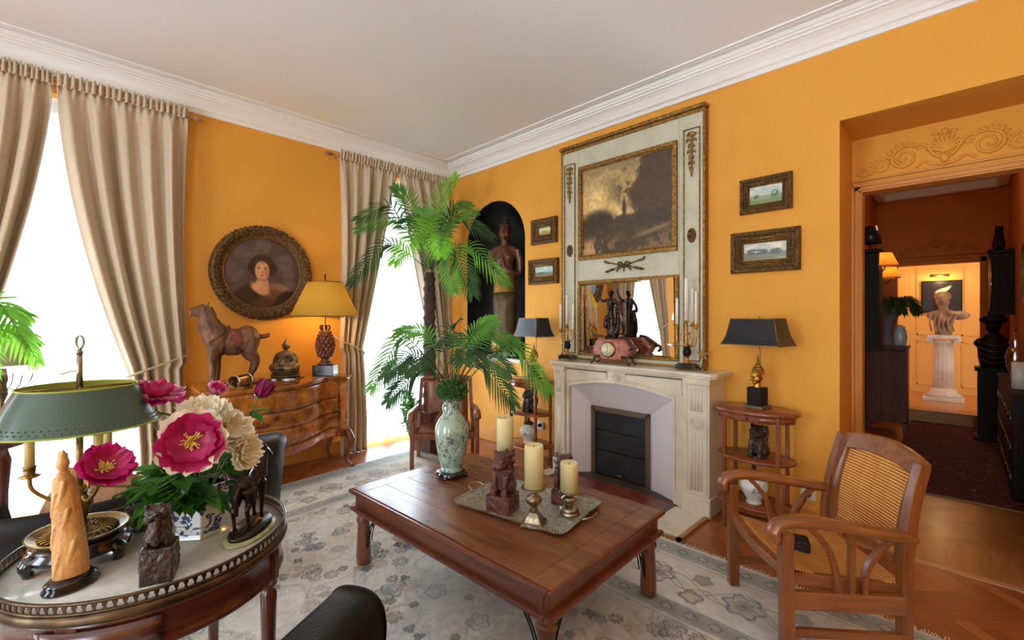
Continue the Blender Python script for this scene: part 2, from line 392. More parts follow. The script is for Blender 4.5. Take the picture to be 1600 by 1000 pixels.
# the two unseen walls, with window openings added to let daylight in
m=MB(); m.box(BX-.2,BX,BY,-1.6,0,CH); m.box(BX-.2,BX,-.2,1.5,0,CH); m.box(BX-.2,BX,2.9,WY,0,CH)
for a,b in ((-1.6,-.2),(1.5,2.9)): m.box(BX-.2,BX,a,b,0,.4); m.box(BX-.2,BX,a,b,2.8,CH)
struct(m.build('wall_back',M['wall']))
struct(MB().box(BX,WX+.49,BY-.2,BY,0,CH).build('wall_front',M['wall']))
# --- cornice
prof=[(0,3.215),(.018,3.215),(.022,3.235),(.03,3.245),(.045,3.25),(.06,3.275),(.085,3.30),(.115,3.318),(.13,3.32),(.13,3.332),(.15,3.336),(.15,3.35),(.165,3.352),(.165,3.38),(0,3.38)]
def cornice(nm,mode,a,b,wall,sg):
    m=MB(); k=len(prof)
    for e in (a,b):
        for d,z in prof: m.v.append(Vector((e,wall+sg*d,z)) if mode=='x' else Vector((wall+sg*d,e,z)))
    m.f=[(i,(i+1)%k,k+(i+1)%k,k+i) for i in range(k)]+[tuple(range(k)),tuple(range(k,2*k))]; m.s=[False]*len(m.f)
    m.M=Matrix()
    for q in ((.215,.228),(.25,.262)):
        lo,hi=wall+sg*q[0],wall+sg*q[1]
        if mode=='x': m.box(a,b,min(lo,hi),max(lo,hi),3.368,3.382)
        else: m.box(min(lo,hi),max(lo,hi),a,b,3.368,3.382)
    struct(m.build(nm,M['white']))
cornice('trim_1','x',BX,WX,WY,-1); cornice('trim_2','y',BY,WY,WX,-1); cornice('trim_3','x',BX,WX,BY,1); cornice('trim_4','y',BY,WY,BX,1)
# --- baseboards
def base(nm,boxes):
    m=MB()
    for x0,x1,y0,y1 in boxes: m.box(x0,x1,y0,y1,0,.13); m.box(min(x0,x1)+(0.006 if x1-x0<.1 else 0),x1,y0+(0.006 if y1-y0<.1 else 0),y1,.13,.145)
    struct(m.build(nm,M['trimwood'],bevel=.003))
base('baseboard_left',[(.66,2.2,WY-.022,WY),(3.44,WX,WY-.022,WY),(-1.95,-.62,WY-.022,WY),(BX,-3.25,WY-.022,WY)])
base('baseboard_right',[(WX-.022,WX,2.76,WY-.03),(WX-.022,WX,.56,1.3)])
# --- inner door wall with the plaster frieze
m=MB(); m.box(4.11,4.22,.51,.88,-.05,CH); m.box(4.11,4.22,-.7,-.37,-.05,CH); m.box(4.11,4.22,-.37,.51,2.35,CH)
struct(m.build('wall_doorway',M['wall']))
m=MB()   # door casing: stepped mouldings
for d0,d1,t in ((0,.055,.02),(.012,.03,.032),(.04,.055,.03)):
    m.box(4.11-t,4.11,.51-.004+d0*1,.51+d1,0,2.35+d1); m.box(4.11-t,4.11,-.37-d1,-.37-d0,0,2.35+d1); m.box(4.11-t,4.11,-.37-d1,.51+d1,2.35+d0,2.35+d1)
m.box(4.09,4.11,-.42,.56,2.43,2.445); m.box(4.1,4.22,.5,.512,0,2.35); m.box(4.1,4.22,-.372,-.36,0,2.35)
struct(m.build('trim_door_casing',M['trimwood'],bevel=.003))
fr=MB(); C0=.07
def spiral(cy,cz,r0,a0,turns,sg,w=.008):
    P=[]
    for k in range(34):
        t=k/33; a=a0+sg*turns*2*PI*t; r=r0*(1-t)**.8+.006; P.append((4.104,cy+r*math.cos(a),cz+r*math.sin(a)))
    fr.tube(P,[w*(1-.5*k/33) for k in range(34)],6)
for sg in (1,-1):
    cy=C0+sg*.2; spiral(cy,2.545,.07,PI/2 if sg>0 else PI/2,1.7,-sg,.011); spiral(C0+sg*.33,2.515,.045,PI*.5,1.5,sg,.008)
    spiral(C0+sg*.42,2.49,.028,PI*.5,1.3,-sg,.006)
    fr.tube(cat([(4.104,C0,2.50),(4.102,C0+sg*.05,2.53),(4.102,C0+sg*.09,2.60),(4.104,C0+sg*.13,2.62),(4.104,C0+sg*.2,2.62)],6),.01,6)
    fr.tube(cat([(4.104,C0+sg*.2,2.475),(4.104,C0+sg*.27,2.56),(4.104,C0+sg*.33,2.565),(4.104,C0+sg*.38,2.47),(4.104,C0+sg*.42,2.52),(4.104,C0+sg*.46,2.48)],6),.007,6)
    fr.tube(cat([(4.104,C0,2.46),(4.104,C0+sg*.06,2.47),(4.104,C0+sg*.1,2.5),(4.104,C0+sg*.14,2.465)],6),.008,6)
    for k in range(9):
        a=.25+k*.29; fr.ell((4.103,cy+.092*math.cos(a),2.545+.092*math.sin(a)),(.007,.02,.009),8,R=(a,0,0))
    for k in range(6):
        a=.2+k*.45; fr.ell((4.104,C0+sg*.33+.06*math.cos(a),2.515+.06*math.sin(a)),(.006,.013,.006),8,R=(a,0,0))
    for k in range(5):
        a=PI/2-sg*(.15+k*.26); fr.tube(cat([(4.104,C0,2.535),(4.096,C0+.06*math.cos(a),2.54+.07*math.sin(a)),(4.1,C0+(.085+.01*(k%2))*math.cos(a)+sg*.012,2.54+(.12-.012*k)*math.sin(a))],5),[.006,.006,.007,.008,.009,.01,.009,.008,.007,.005,.003],6)
    fr.ell((4.102,C0+sg*.045,2.665),(.008,.02,.012),8)
fr.ell((4.1,C0,2.5),(.016,.025,.03),10); fr.ell((4.1,C0,2.67),(.012,.02,.022),10)
struct(fr.build('trim_frieze_ornament',M['wall']))
# --- second room
m=MB(); m.box(8.6,8.72,.645,1.2,-.05,3.3); m.box(8.6,8.72,-.8,-.19,-.05,3.3); m.box(8.6,8.72,-.19,.645,2.19,3.3)
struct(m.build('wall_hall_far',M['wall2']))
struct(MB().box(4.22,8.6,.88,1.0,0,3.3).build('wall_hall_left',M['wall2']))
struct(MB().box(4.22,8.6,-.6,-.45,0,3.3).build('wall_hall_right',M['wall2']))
struct(MB().box(4.11,8.72,-.8,1.2,3.25,3.35).build('ceiling_hall',M['ceil']))
m=MB()
m.box(8.48,8.6,-.45,.88,3.13,3.25); m.box(4.22,8.6,.76,.88,3.13,3.25); m.box(4.22,8.6,-.45,-.33,3.13,3.25)
struct(m.build('trim_hall_cornice',M['white'],bevel=.03))
m=MB()
for d0,d1,t in ((0,.09,.02),(.06,.09,.035)):
    m.box(8.6-t,8.6,.645+d0,.645+d1,0,2.19+d1); m.box(8.6-t,8.6,-.19-d1,-.19-d0,0,2.19+d1); m.box(8.6-t,8.6,-.19-d1,.645+d1,2.19+d0,2.19+d1)
m.box(8.57,8.6,-.3,.75,2.3,2.33)
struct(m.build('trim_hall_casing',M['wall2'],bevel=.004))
fr=MB()
for sg in (1,-1):
    for cyy,czz,r0 in ((.14,2.42,.06),(.27,2.395,.045),(.37,2.375,.03)):
        P=[]
        for k in range(22):
            t=k/21; a=PI/2-sg*3*PI*t; r=r0*(1-t)+.006; P.append((8.592,.228+sg*cyy+r*math.cos(a),czz+r*math.sin(a)))
        fr.tube(P,.009,5)
    for k in range(4):
        a=PI/2-sg*(.15+k*.33); fr.tube([(8.594,.228,2.42),(8.588,.228+.07*math.cos(a),2.42+.08*math.sin(a)),(8.594,.228+.1*math.cos(a),2.42+.13*math.sin(a))],[.008,.011,.004],5)
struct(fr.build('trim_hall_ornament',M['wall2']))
# --- third room
struct(MB().box(12.2,12.3,-1.6,1.6,0,3.2).build('wall_third_far',M['wall3']))
struct(MB().box(8.72,12.2,1.45,1.6,0,3.2).build('wall_third_left',M['wall3']))
struct(MB().box(8.72,12.2,-1.6,-1.45,0,3.2).build('wall_third_right',M['wall3']))
struct(MB().box(8.72,12.3,-1.6,1.6,3.1,3.2).build('ceiling_third',M['ceil']))
d=MB().box(10.5,10.56,-.35,.62,.17,2.55).build('door_1',M['wall3'],bevel=.004); struct(d)
p=MB()
for za,zb in ((.3,1.05),(1.15,2.42)):
    for ya,yb in ((-.27,-.02),(.28,.53)):
        for q in ((ya,yb,za,za+.02),(ya,yb,zb-.02,zb),(ya,ya+.02,za,zb),(yb-.02,yb,za,zb)): p.box(10.485,10.5,*q)
p.build('door_moulding',M['wall3'],d)
m=MB().box(10.5,10.6,.62,1.45,.17,3.1); m.box(10.5,10.6,-1.45,-.35,.17,3.1); m.box(10.5,10.6,-.35,.62,2.55,3.1)
struct(m.build('wall_third_partition',M['wall3']))
# lights of the two rooms beyond: wall sconces, and unseen points near the ceilings
point('sconce_glow',(5.45,.50,1.98),2.5,WARM,.03); point('sconce_glow',(5.9,.50,1.90),2,WARM,.03)
point('hall_point',(6.4,.2,2.95),7,WARM,.08)  # unseen point light below the hall ceiling, no fitting modelled
point('third_room_point',(9.6,.25,2.8),22,(1,.74,.42),.08)  # unseen point light high in the third room, without a fitting
# ================================================================ CURTAINS
def curtain(name,label,outer,inner,ztie,tiex,flx,side,seed,pw=1.5,pleats=7):
    rg=random.Random(seed); ph=[rg.random()*6 for _ in range(5)]
    root=thing(name,label,'curtain',((outer+inner)/2,4.62,0)); cx=(outer+inner)/2; zt=3.15
    def X(u,z):   # u=0 outer edge, 1 inner edge
        if z>=ztie:
            t=max(0,(zt-z)/(zt-ztie)); xi=inner+(tiex-inner)*t**pw; xo=outer-side*.03*math.sin(t*PI)*-1
        else:
            t=(ztie-z)/ztie; xi=tiex+(flx-tiex)*min(1,t*1.5)**.7; xo=outer+side*.03*(1-t)
        return xo+(xi-xo)*u
    def fn(u,v):
        z=zt*(1-v)+.004; wv=abs(X(1,z)-X(0,z))/max(abs(inner-outer),.01)
        a=.024+.05*(1-math.exp(-v*9))*(.55+.45*wv)
        w_=math.sin(2*PI*pleats*(u+.025*math.sin(3*u+ph[0])+.01*math.sin(4*v+ph[1]))+ph[2])
        w2=.3*math.sin(2*PI*pleats*2.3*u+ph[3]+v*2)
        y=a*(w_+w2*.5)*(.75+.35*math.sin(2*PI*u*1.7+ph[2])); top=math.exp(-v*45)
        y=y*(1-top)+top*.018*math.sin(2*PI*pleats*3.4*u+ph[4])+ (0.012 if .008<v<.02 else 0)
        dz=.008*math.sin(2*PI*pleats*5.1*u+ph[1])*top
        return (X(u,z)-cx,y,z+dz)
    m=MB().grid(lambda u,v:fn(u,v**1.25),170,90); m.build('cloth',M['curtain'],root,sol=.004)
    fr=MB().grid(lambda u,v:(outer+(inner-outer)*u-cx,-.014+.016*math.sin(2*PI*pleats*4.2*u+ph[3])*(.5+v)+.006*math.sin(97*u),3.118+.09*v+.010*math.sin(2*PI*pleats*6.3*u)*v),220,5)
    fr.build('gathered_heading',M['curtain'],root,sol=.004)
    # tie-back cord
    x0,x1=outer+side*.02-cx,tiex-cx; P=[]
    for k in range(24):
        a=2*PI*k/24; q=(1+math.cos(a))/2; P.append((lerp(x0,x1,q)+side*.012*math.cos(a),-.0+.085*math.sin(a)*(-1),ztie+.0-.05*q**.8+.10*(1-q)+.015*math.sin(a)))
    MB().tube(P,.009,6,closed=True).tube(cat([(x0,.0,ztie+.1),(x0-side*.03,.04,ztie+.13),(x0-side*.035,.085,ztie+.15)],4),.007,6).build('tieback_cord',M['cord'],root)
    return root
def rod(label,x0,x1):
    r=thing('curtain_rod',label,'curtain rod',((x0+x1)/2,4.62,3.14)); h=(x1-x0)/2
    MB().tube([(-h,0,0),(h,0,0)],.014,12).build('pole',M['rod'],r)
    for s in (-1,1):
        m=MB(); m.lathe([(.001,0),(.014,.002),(.02,.012),(.012,.02),(.013,.025),(.026,.045),(.028,.06),(.02,.078),(.008,.088),(.001,.09)],16,M=Matrix.Translation((s*h,0,0))@Matrix.Rotation(s*PI/2,4,'Y'))
        m.build('finial',M['rod'],r)
        MB().tube([(s*(h-.06),0,0),(s*(h-.06),.085,0)],.009).build('bracket',M['rod'],r)
rod('wooden rod of the large left-hand window curtains',-.76,.80); rod('wooden rod of the window curtains behind the tall palm',2.03,3.55)
rod('wooden rod of the window reflected in the mirror',-3.4,-1.8)
curtain('curtain','beige curtain at the left edge of the picture, tied back',-.78,-.01,1.0,-.40,-.5,1,1,1.5)
curtain('curtain','wide beige curtain tied back beside the horse and commode',.79,.01,1.03,.40,.45,-1,2,1.7,5)
curtain('curtain','beige curtain hanging behind the pineapple lamp',2.10,2.80,1.1,2.36,2.42,1,3,1.05,5)
curtain('curtain','beige curtain in the far corner behind the tall palm',3.53,2.82,1.1,3.27,3.2,-1,4,1.05,5)
curtain('curtain','beige curtain of the third window, near side',-3.42,-2.62,1.1,-3.1,-3.1,1,5,1.3)
curtain('curtain','beige curtain of the third window, far side',-1.8,-2.58,1.1,-2.1,-2.1,-1,6,1.3)
def sheer(lbl,a,b,seed):
    rg=random.Random(seed); p=[rg.random()*6 for _ in range(4)]; cx=(a+b)/2
    def fn(u,v):
        x=lerp(a,b,u); return (x-cx,.018*math.sin(40*x+p[0])+.012*math.sin(67*x+p[1]+v)+.008*math.sin(23*x+p[2]),.012+v*3.06)
    r=thing('voile_curtain',lbl,'sheer curtain',(cx,4.765,0)); MB().grid(fn,200,10).build('voile',M['sheer'],r)
    MB().tube([((a-cx),0,3.075),((b-cx),0,3.075)],.006).build('voile_rail',M['white'],r)
sheer('white voile across the large left-hand window',-.6,.64,1); sheer('white voile at the window behind the palms',2.22,3.42,2); sheer('white voile at the third window',-3.23,-1.97,3)
# ================================================================ PAINTED PICTURES
def paint_mesh(name,fn,w,h,nu,nv,place,m,parent):
    u=np.linspace(0,1,nu); v=np.linspace(0,1,nv); U,V=np.meshgrid(u,v)
    c=np.clip(fn(U,V),0,255)/255; c=np.where(c<=.04045,c/12.92,((c+.055)/1.055)**2.4)
    vs=[place((a-.5)*w,(b-.5)*h) for a,b in zip(U.ravel(),V.ravel())]
    idx=np.arange(nu*nv).reshape(nv,nu); f=np.stack([idx[:-1,:-1],idx[:-1,1:],idx[1:,1:],idx[1:,:-1]],-1).reshape(-1,4)
    me=bpy.data.meshes.new(name); me.from_pydata(vs,[],f.tolist())
    at=me.color_attributes.new('paint','FLOAT_COLOR','POINT'); k=np.ones((nu*nv,4),dtype=np.float32); k[:,:3]=c.reshape(-1,3); at.data.foreach_set('color',k.ravel())
    me.materials.append(m); me.polygons.foreach_set('use_smooth',[True]*len(f)); o=bpy.data.objects.new(name,me); COL.objects.link(o)
    if parent is not None: o.parent=parent
    return o
NR_=np.random.RandomState(5)
def vn(U,V,fx,fy,seed,oct_=4):
    r=np.random.RandomState(seed); out=0; am=1; tot=0
    for o in range(oct_):
        g=r.rand(fy*2**o+2,fx*2**o+2); x=U*fx*2**o; y=V*fy*2**o; i=np.clip(x.astype(int),0,fx*2**o); j=np.clip(y.astype(int),0,fy*2**o)
        a=x-i; b=y-j; a=a*a*(3-2*a); b=b*b*(3-2*b)
        out=out+am*((g[j,i]*(1-a)+g[j,i+1]*a)*(1-b)+(g[j+1,i]*(1-a)+g[j+1,i+1]*a)*b); tot+=am; am*=.55
    return out/tot
def ss(a,b,x):
    t=np.clip((x-a)/(b-a),0,1); return t*t*(3-2*t)
def mixc(c,d,m): return c*(1-m[...,None])+np.array(d,float)*m[...,None]
def full(U,c): return np.ones(U.shape+(3,))*np.array(c,float)
def blobm(U,V,cx,cy,rx,ry,s=.12,rot=0):
    x=(U-cx)*math.cos(rot)+(V-cy)*math.sin(rot); y=-(U-cx)*math.sin(rot)+(V-cy)*math.cos(rot)
    return 1-ss(1-s,1+s,np.sqrt((x/rx)**2+(y/ry)**2))
def portrait(U,V):
    n=vn(U,V,6,6,1); c=full(U,(78,64,60)); c=mixc(c,(104,88,80),ss(.4,.7,n)); c=mixc(c,(58,44,42),ss(.3,.9,np.hypot(U-.5,V-.6))*.6)
    c=mixc(c,(48,30,24),blobm(U,V,.5,.02,.40,.36,.1)); c=mixc(c,(44,28,22),blobm(U,V,.31,.10,.17,.2,.2,.5))
    sh=blobm(U,V,.64,.22,.25,.10,.3,-.35); c=mixc(c,(150,100,72),sh*.9); c=mixc(c,(190,140,104),blobm(U,V,.72,.31,.16,.04,.6,-.3)*.6)
    c=mixc(c,(20,14,14),blobm(U,V,.80,.14,.16,.10,.3,.5)); c=mixc(c,(86,52,36),blobm(U,V,.55,.13,.10,.2,.4,-.9)*.7)
    c=mixc(c,(52,34,26),blobm(U,V,.487,.60,.17,.155,.12)); c=mixc(c,(40,26,20),blobm(U,V,.62,.56,.06,.09,.3)); c=mixc(c,(40,26,20),blobm(U,V,.365,.56,.05,.08,.3))
    c=mixc(c,(206,146,100),blobm(U,V,.49,.33,.085,.13,.15)); c=mixc(c,(214,154,108),blobm(U,V,.46,.28,.13,.07,.3,-.5))
    c=mixc(c,(216,156,108),blobm(U,V,.487,.535,.092,.135,.1)); c=mixc(c,(232,176,128),blobm(U,V,.475,.56,.05,.09,.6)*.6)
    c=mixc(c,(176,112,78),blobm(U,V,.555,.51,.03,.09,.6)*.6)
    c=mixc(c,(52,34,26),blobm(U,V,.49,.69,.10,.05,.3)); c=mixc(c,(216,156,108),blobm(U,V,.485,.635,.05,.035,.4)*.8)
    for x in (.445,.527): c=mixc(c,(56,34,26),blobm(U,V,x,.562,.018,.009,.4)); c=mixc(c,(90,56,40),blobm(U,V,x,.585,.026,.006,.5)*.8)
    c=mixc(c,(180,116,84),blobm(U,V,.488,.515,.012,.03,.6)*.8); c=mixc(c,(160,64,52),blobm(U,V,.487,.468,.028,.009,.4)); c=mixc(c,(150,98,68),blobm(U,V,.487,.405,.06,.012,.6)*.7)
    return c*(.88+.24*vn(U,V,30,30,9)[...,None])
def landscape(U,V):
    n=vn(U,V,5,4,3,6); n2=vn(U,V,14,10,8,5)
    c=full(U,(150,128,84)); c=mixc(c,(196,170,112),blobm(U,V,.25,.62,.28,.25,.7)*ss(.3,.6,n)); c=mixc(c,(120,104,76),ss(.6,1,V)*ss(.4,.65,n)*.6)
    c=mixc(c,(214,182,118),blobm(U,V,.42,.46,.12,.12,.8)*.7)
    tr=ss(.44,.52,n2*.3+blobm(U,V,.98,.6,.42,.6,.6)*.55); c=mixc(c,(62,50,38),tr*.92)
    c=mixc(c,(66,54,38),ss(.40,.55,n2)*blobm(U,V,.58,.72,.2,.2,.6)*.8)
    hz=.38+.05*n2+.03*np.sin(U*60)*(U<.4); c=mixc(c,(58,50,38),(1-ss(hz-.02,hz+.02,V))*.95)
    c=mixc(c,(60,50,36),blobm(U,V,.5,.47,.022,.12,.4)); c=mixc(c,(54,44,34),blobm(U,V,.2,.40,.18,.10,.5))
    c=mixc(c,(112,90,58),(1-ss(.05,.3,V))*ss(.42,.6,n2)); c=mixc(c,(176,136,98),blobm(U,V,.12,.08,.16,.09,.6)*ss(.4,.55,n2)*.8)
    c=mixc(c,(150,130,96),blobm(U,V,.8,.2,.2,.025,.6,.25)*.5); return c*(.95+.45*vn(U,V,40,30,4)[...,None])
def small_pic(sky,far,fg,trees,seed):
    def f(U,V):
        n=vn(U,V,5,4,seed,5); c=full(U,sky); c=mixc(c,(232,226,206),ss(.45,.65,n)*ss(.3,.6,V)); hz=.42+.08*n
        c=mixc(c,far,1-ss(hz-.04,hz+.03,V)); 
        for x,y,rx,ry in trees: c=mixc(c,(far[0]*.6,far[1]*.7,far[2]*.65),blobm(U+.05*n,V+.06*n,x,y,rx,ry,.3)*ss(.3,.5,vn(U,V,16,12,seed+1)))
        return mixc(c,fg,1-ss(.2,.34,V+.05*n))
    return f
PIC=vcol('oil_painting',.35,coat=.3)
def rect_frame(name,label,catg,yc,zc,w,h,fw,dep,pic,fm,pts,group=None,inner=None):
    """picture hung on the fireplace wall; w runs along y"""
    r=thing(name,label,catg,(WX,yc,zc),0,group); n=len(pts); m=MB()
    # sweep the moulding profile (distance inward, height from wall) round the rectangle
    cs=[(1,1),(-1,1),(-1,-1),(1,-1)]
    for sy,sz in cs:
        for d,t in pts: m.v.append(Vector((-t*dep,sy*(w/2-d*fw),sz*(h/2-d*fw))))
    for a in range(4):
        b=(a+1)%4
        for k in range(n-1): m.f.append((a*n+k,b*n+k,b*n+k+1,a*n+k+1))
    m.s=[False]*len(m.f); m.build('frame',fm,r,recalc=False)
    o=MB()
    nb=int(w/.02); nh=int(h/.02)
    for k in range(nb):
        y=-w/2+w*(k+.5)/nb
        for s in (-1,1): o.ell((-dep*.93,y,s*(h/2-fw*.22)),(.006,.0075,.008),6)
    for k in range(nh):
        z=-h/2+h*(k+.5)/nh
        for s in (-1,1): o.ell((-dep*.93,s*(w/2-fw*.22),z),(.006,.008,.0075),6)
    o.build('carved_edge',fm,r)
    if inner:
        q=MB()
        for a in (0,1):
            W2,H2=w/2-fw*(.62+a*.2),h/2-fw*(.62+a*.2)
            q.tube([(-dep*(.72-.25*a),W2,H2),(-dep*(.72-.25*a),-W2,H2),(-dep*(.72-.25*a),-W2,-H2),(-dep*(.72-.25*a),W2,-H2)],.004,6,closed=True)
        q.build('gilt_fillet',inner,r)
    paint_mesh('painting',pic,w-2*fw+.004,h-2*fw+.004,72,48,lambda a,b:(-.012,-a,b),PIC,r)
    return r
MP=[(0,0),(0,.7),(.08,.95),(.2,1),(.35,.85),(.45,.6),(.55,.62),(.62,.7),(.7,.6),(.85,.4),(1,.25),(1,.1)]
rect_frame('framed_painting','upper of two gilt frames right of the mirror, pale meadow landscape','picture',.996,2.34,.34,.255,.066,.045,small_pic((188,202,190),(140,160,116),(122,140,84),[(.8,.5,.12,.2),(.25,.45,.1,.1)],11),M['golddark'],MP,inner=M['gold'])
rect_frame('framed_painting','lower and wider gilt frame above the right lamp, grey trees by a plain','picture',1.003,1.929,.452,.30,.088,.05,small_pic((196,200,186),(120,130,124),(128,122,84),[(.28,.52,.2,.2),(.5,.5,.1,.14),(.78,.48,.14,.16)],15),M['golddark'],MP,inner=M['brightgold'])
rect_frame('framed_painting','upper small gilt frame left of the mirror, tiny yellow picture','picture',3.09,2.353,.345,.265,.095,.05,small_pic((222,214,150),(190,180,110),(170,150,80),[(.5,.5,.2,.1)],19),M['golddark'],MP,inner=M['gold'])
rect_frame('framed_painting','lower small gilt frame left of the mirror, blue-green picture','picture',3.10,1.93,.40,.262,.08,.05,small_pic((176,206,200),(120,150,140),(160,120,88),[(.4,.4,.25,.12)],23),M['golddark'],MP,inner=M['gold'])
# round portrait on the window wall
R0=.44
r=thing('round_portrait','large round gilt-framed portrait of a woman in a fur shawl','picture',(1.39,WY,1.87))
MW=Matrix.Rotation(PI/2,4,'X')     # lathe axis z -> -y
pf=[(R0-.0,0),(R0,.03),(R0-.015,.055),(R0-.04,.065),(R0-.07,.055),(R0-.08,.04),(R0-.095,.038),(R0-.108,.03),(R0-.112,.012)]
MB().lathe(pf,72,cap=False,M=MW).build('frame',M['golddark'],r,recalc=False)
o=MB(); rg=random.Random(2)
for k in range(96):
    a=2*PI*k/96
    for rr,zz,sz in ((R0-.006,.04,.015),(R0-.03,.064,.016),(R0-.052,.06,.012)):
        b=a+rg.uniform(-.03,.03); o.ell((rr*math.cos(b),-zz,rr*math.sin(b)),(sz*rg.uniform(.7,1.2),sz*.7,sz*rg.uniform(.7,1.2)),7)
o.build('carved_rim',M['golddark'],r)
o=MB(); o.tube([((R0-.108)*math.cos(2*PI*k/64),-.03,(R0-.108)*math.sin(2*PI*k/64)) for k in range(64)],.005,6,closed=True); o.build('beading',M['gold'],r)
def disc(a,b):
    q=math.hypot(a,b); m_=max(abs(a),abs(b)); s=(m_/q if q>1e-9 else 1); return (a*s,-.014,b*s)
def disc_inv(U,V):   # square grid squeezed to a disc: evaluate the picture at the squeezed place
    x,y=U*2-1,V*2-1; q=np.hypot(x,y)+1e-9; m_=np.maximum(abs(x),abs(y)); return (x*m_/q+1)/2,(y*m_/q+1)/2
paint_mesh('painting',lambda U,V:portrait(*disc_inv(U,V)),2*(R0-.105),2*(R0-.105),170,170,disc,PIC,r)
# ================================================================ TRUMEAU MIRROR
T=thing('trumeau_mirror','tall grey-green and gilt panel with mirror below a dark landscape painting','mirror',(WX-.001,2.115,1.062))
hw=.70; TH=2.03
m=MB(); m.box(-.055,0,-hw,hw,0,TH)
body=None
# panel is built around the mirror opening
m=MB(); oy,z0,z1=.50,.03,.735
m.box(-.062,0,-hw,-oy,0,TH); m.box(-.062,0,oy,hw,0,TH); m.box(-.062,0,-oy,oy,z1,TH); m.box(-.062,0,-oy,oy,0,z0)
m.build('panel',M['painted'],T,bevel=.004)
m=MB(); m.box(-.095,0,-hw-.02,hw+.02,TH,TH+.03); m.box(-.08,0,-hw-.008,hw+.008,TH-.03,TH); m.build('cornice',M['gold'],T,bevel=.008)
def rectloop(m,y0,y1,z0,z1,x,r,n=6): m.tube([(x,y0,z0),(x,y1,z0),(x,y1,z1),(x,y0,z1)],r,n,closed=True)
m=MB()
for s in (-1,1): m.box(-.07,-.0,s*hw-.009,s*hw+.009,0,TH)
m.build('gilt_edge',M['gold'],T,bevel=.004)
g=MB()
def framebox(m,y0,y1,z0,z1,t,x0,x1):
    m.box(x0,x1,y0-t,y1+t,z1,z1+t); m.box(x0,x1,y0-t,y1+t,z0-t,z0); m.box(x0,x1,y0-t,y0,z0,z1); m.box(x0,x1,y1,y1+t,z0,z1)
framebox(g,-oy+.03,oy-.03,z0+.03,z1-.03,.03,-.085,-.055); framebox(g,-oy+.042,oy-.042,z0+.042,z1-.042,.012,-.078,-.03)
g.build('mirror_frame',M['gold'],T,bevel=.006)
ya,yb,za,zb=-.455,.455,.965,1.79
g=MB(); framebox(g,ya,yb,za,zb,.035,-.092,-.062); framebox(g,ya+.012,yb-.012,za+.012,zb-.012,.012,-.082,-.06); g.build('painting_frame',M['gold'],T,bevel=.007)
paint_mesh('landscape_painting',landscape,yb-ya,zb-za,150,130,lambda a,b:(-.068,-a,b+(za+zb)/2),PIC,T)
for s in (-1,1):
    g=MB(); y0_,y1_=s*.545,s*.662; y0_,y1_=min(y0_,y1_),max(y0_,y1_); framebox(g,y0_,y1_,.05,1.88,.009,-.074,-.06); g.build('pilaster_moulding',M['gold'],T,bevel=.003)
for s in (-1,1):
    g=MB(); yc=s*.603
    for k in range(7):
        z=1.83-k*.045; ww=.03*(1-.1*k)*(1.2 if k%2 else .8)
        for q in (-1,1): g.tube(cat([(-.066,yc,z),(-.084,yc+q*ww*.7,z+.018),(-.068,yc+q*ww*1.3,z-.006)],3),[.009,.010,.011,.009,.008,.006,.003],6)
        g.ell((-.074,yc,z),(.012,.010,.018),8)
    g.ell((-.07,yc,1.53),(.01,.008,.03),8)
    for k in range(3): g.ell((-.068,yc,1.84),(.012,.045-.012*k,.012+.006*k),8)
    g.build('carved_drop',M['gold'],T)
for s in (-1,1):
    g=MB(); yc=s*.603; g.ell((-.064,yc,1.04),(.014,.036,.06),18); g.tube([(-.07,yc+.03*math.cos(a*PI/10),1.04+.052*math.sin(a*PI/10)) for a in range(20)],.005,6,closed=True)
    for k in range(8): g.ell((-.076,yc+.015*math.cos(k*PI/4),1.04+.028*math.sin(k*PI/4)),(.006,.008,.011),6)
    g.build('medallion',M['golddark'],T)
g=MB(); zb_=.845
for s in (-1,1):
    g.tube([(-.07,s*-.02,zb_-.005),(-.072,s*.13,zb_+.035),(-.072,s*.18,zb_+.048)],[.006,.006,.006],6); g.prism([(s*.14,zb_+.028),(s*.2,zb_+.07),(s*.205,zb_+.045),(s*.17,zb_+.03)],-.078,-.066,M=MYZ)
    g.tube([(-.07,s*.02,zb_+.005),(-.072,s*.2,zb_-.045)],[.006,.004],6)
    for k in range(4): g.ell((-.072,s*(.11+k*.022),zb_-.022-k*.006),(.006,.02,.008),6,R=(s*.5,0,0)); 
    g.tube(cat([(-.07,0,zb_),(-.085,s*.03,zb_+.035),(-.085,s*.055,zb_+.02),(-.08,s*.03,zb_-.008),(-.07,0,zb_)],5),.008,6)
    g.tube(cat([(-.07,0,zb_),(-.08,s*.045,zb_-.012),(-.075,s*.075,zb_-.045)],4),[.008]*8+[.004],6)
g.ell((-.08,0,zb_),(.014,.014,.016),10); g.tube([(-.075,0,zb_),(-.072,.002,zb_-.05)],[.009,.004],6)
g.build('bow_ornament',M['golddark'],T)
gl=MB().box(-.004,0,-.47,.47,0,.66).build('mirror_glass',M['mirror'],T); gl.location=(-.040,0,.052); gl.rotation_euler=(0,math.radians(-1.8),math.radians(-4.2))
# ================================================================ FIREPLACE
F=thing('fireplace','cream marble fireplace with arched surround and closed black insert','fireplace',(WX,2.0,0))
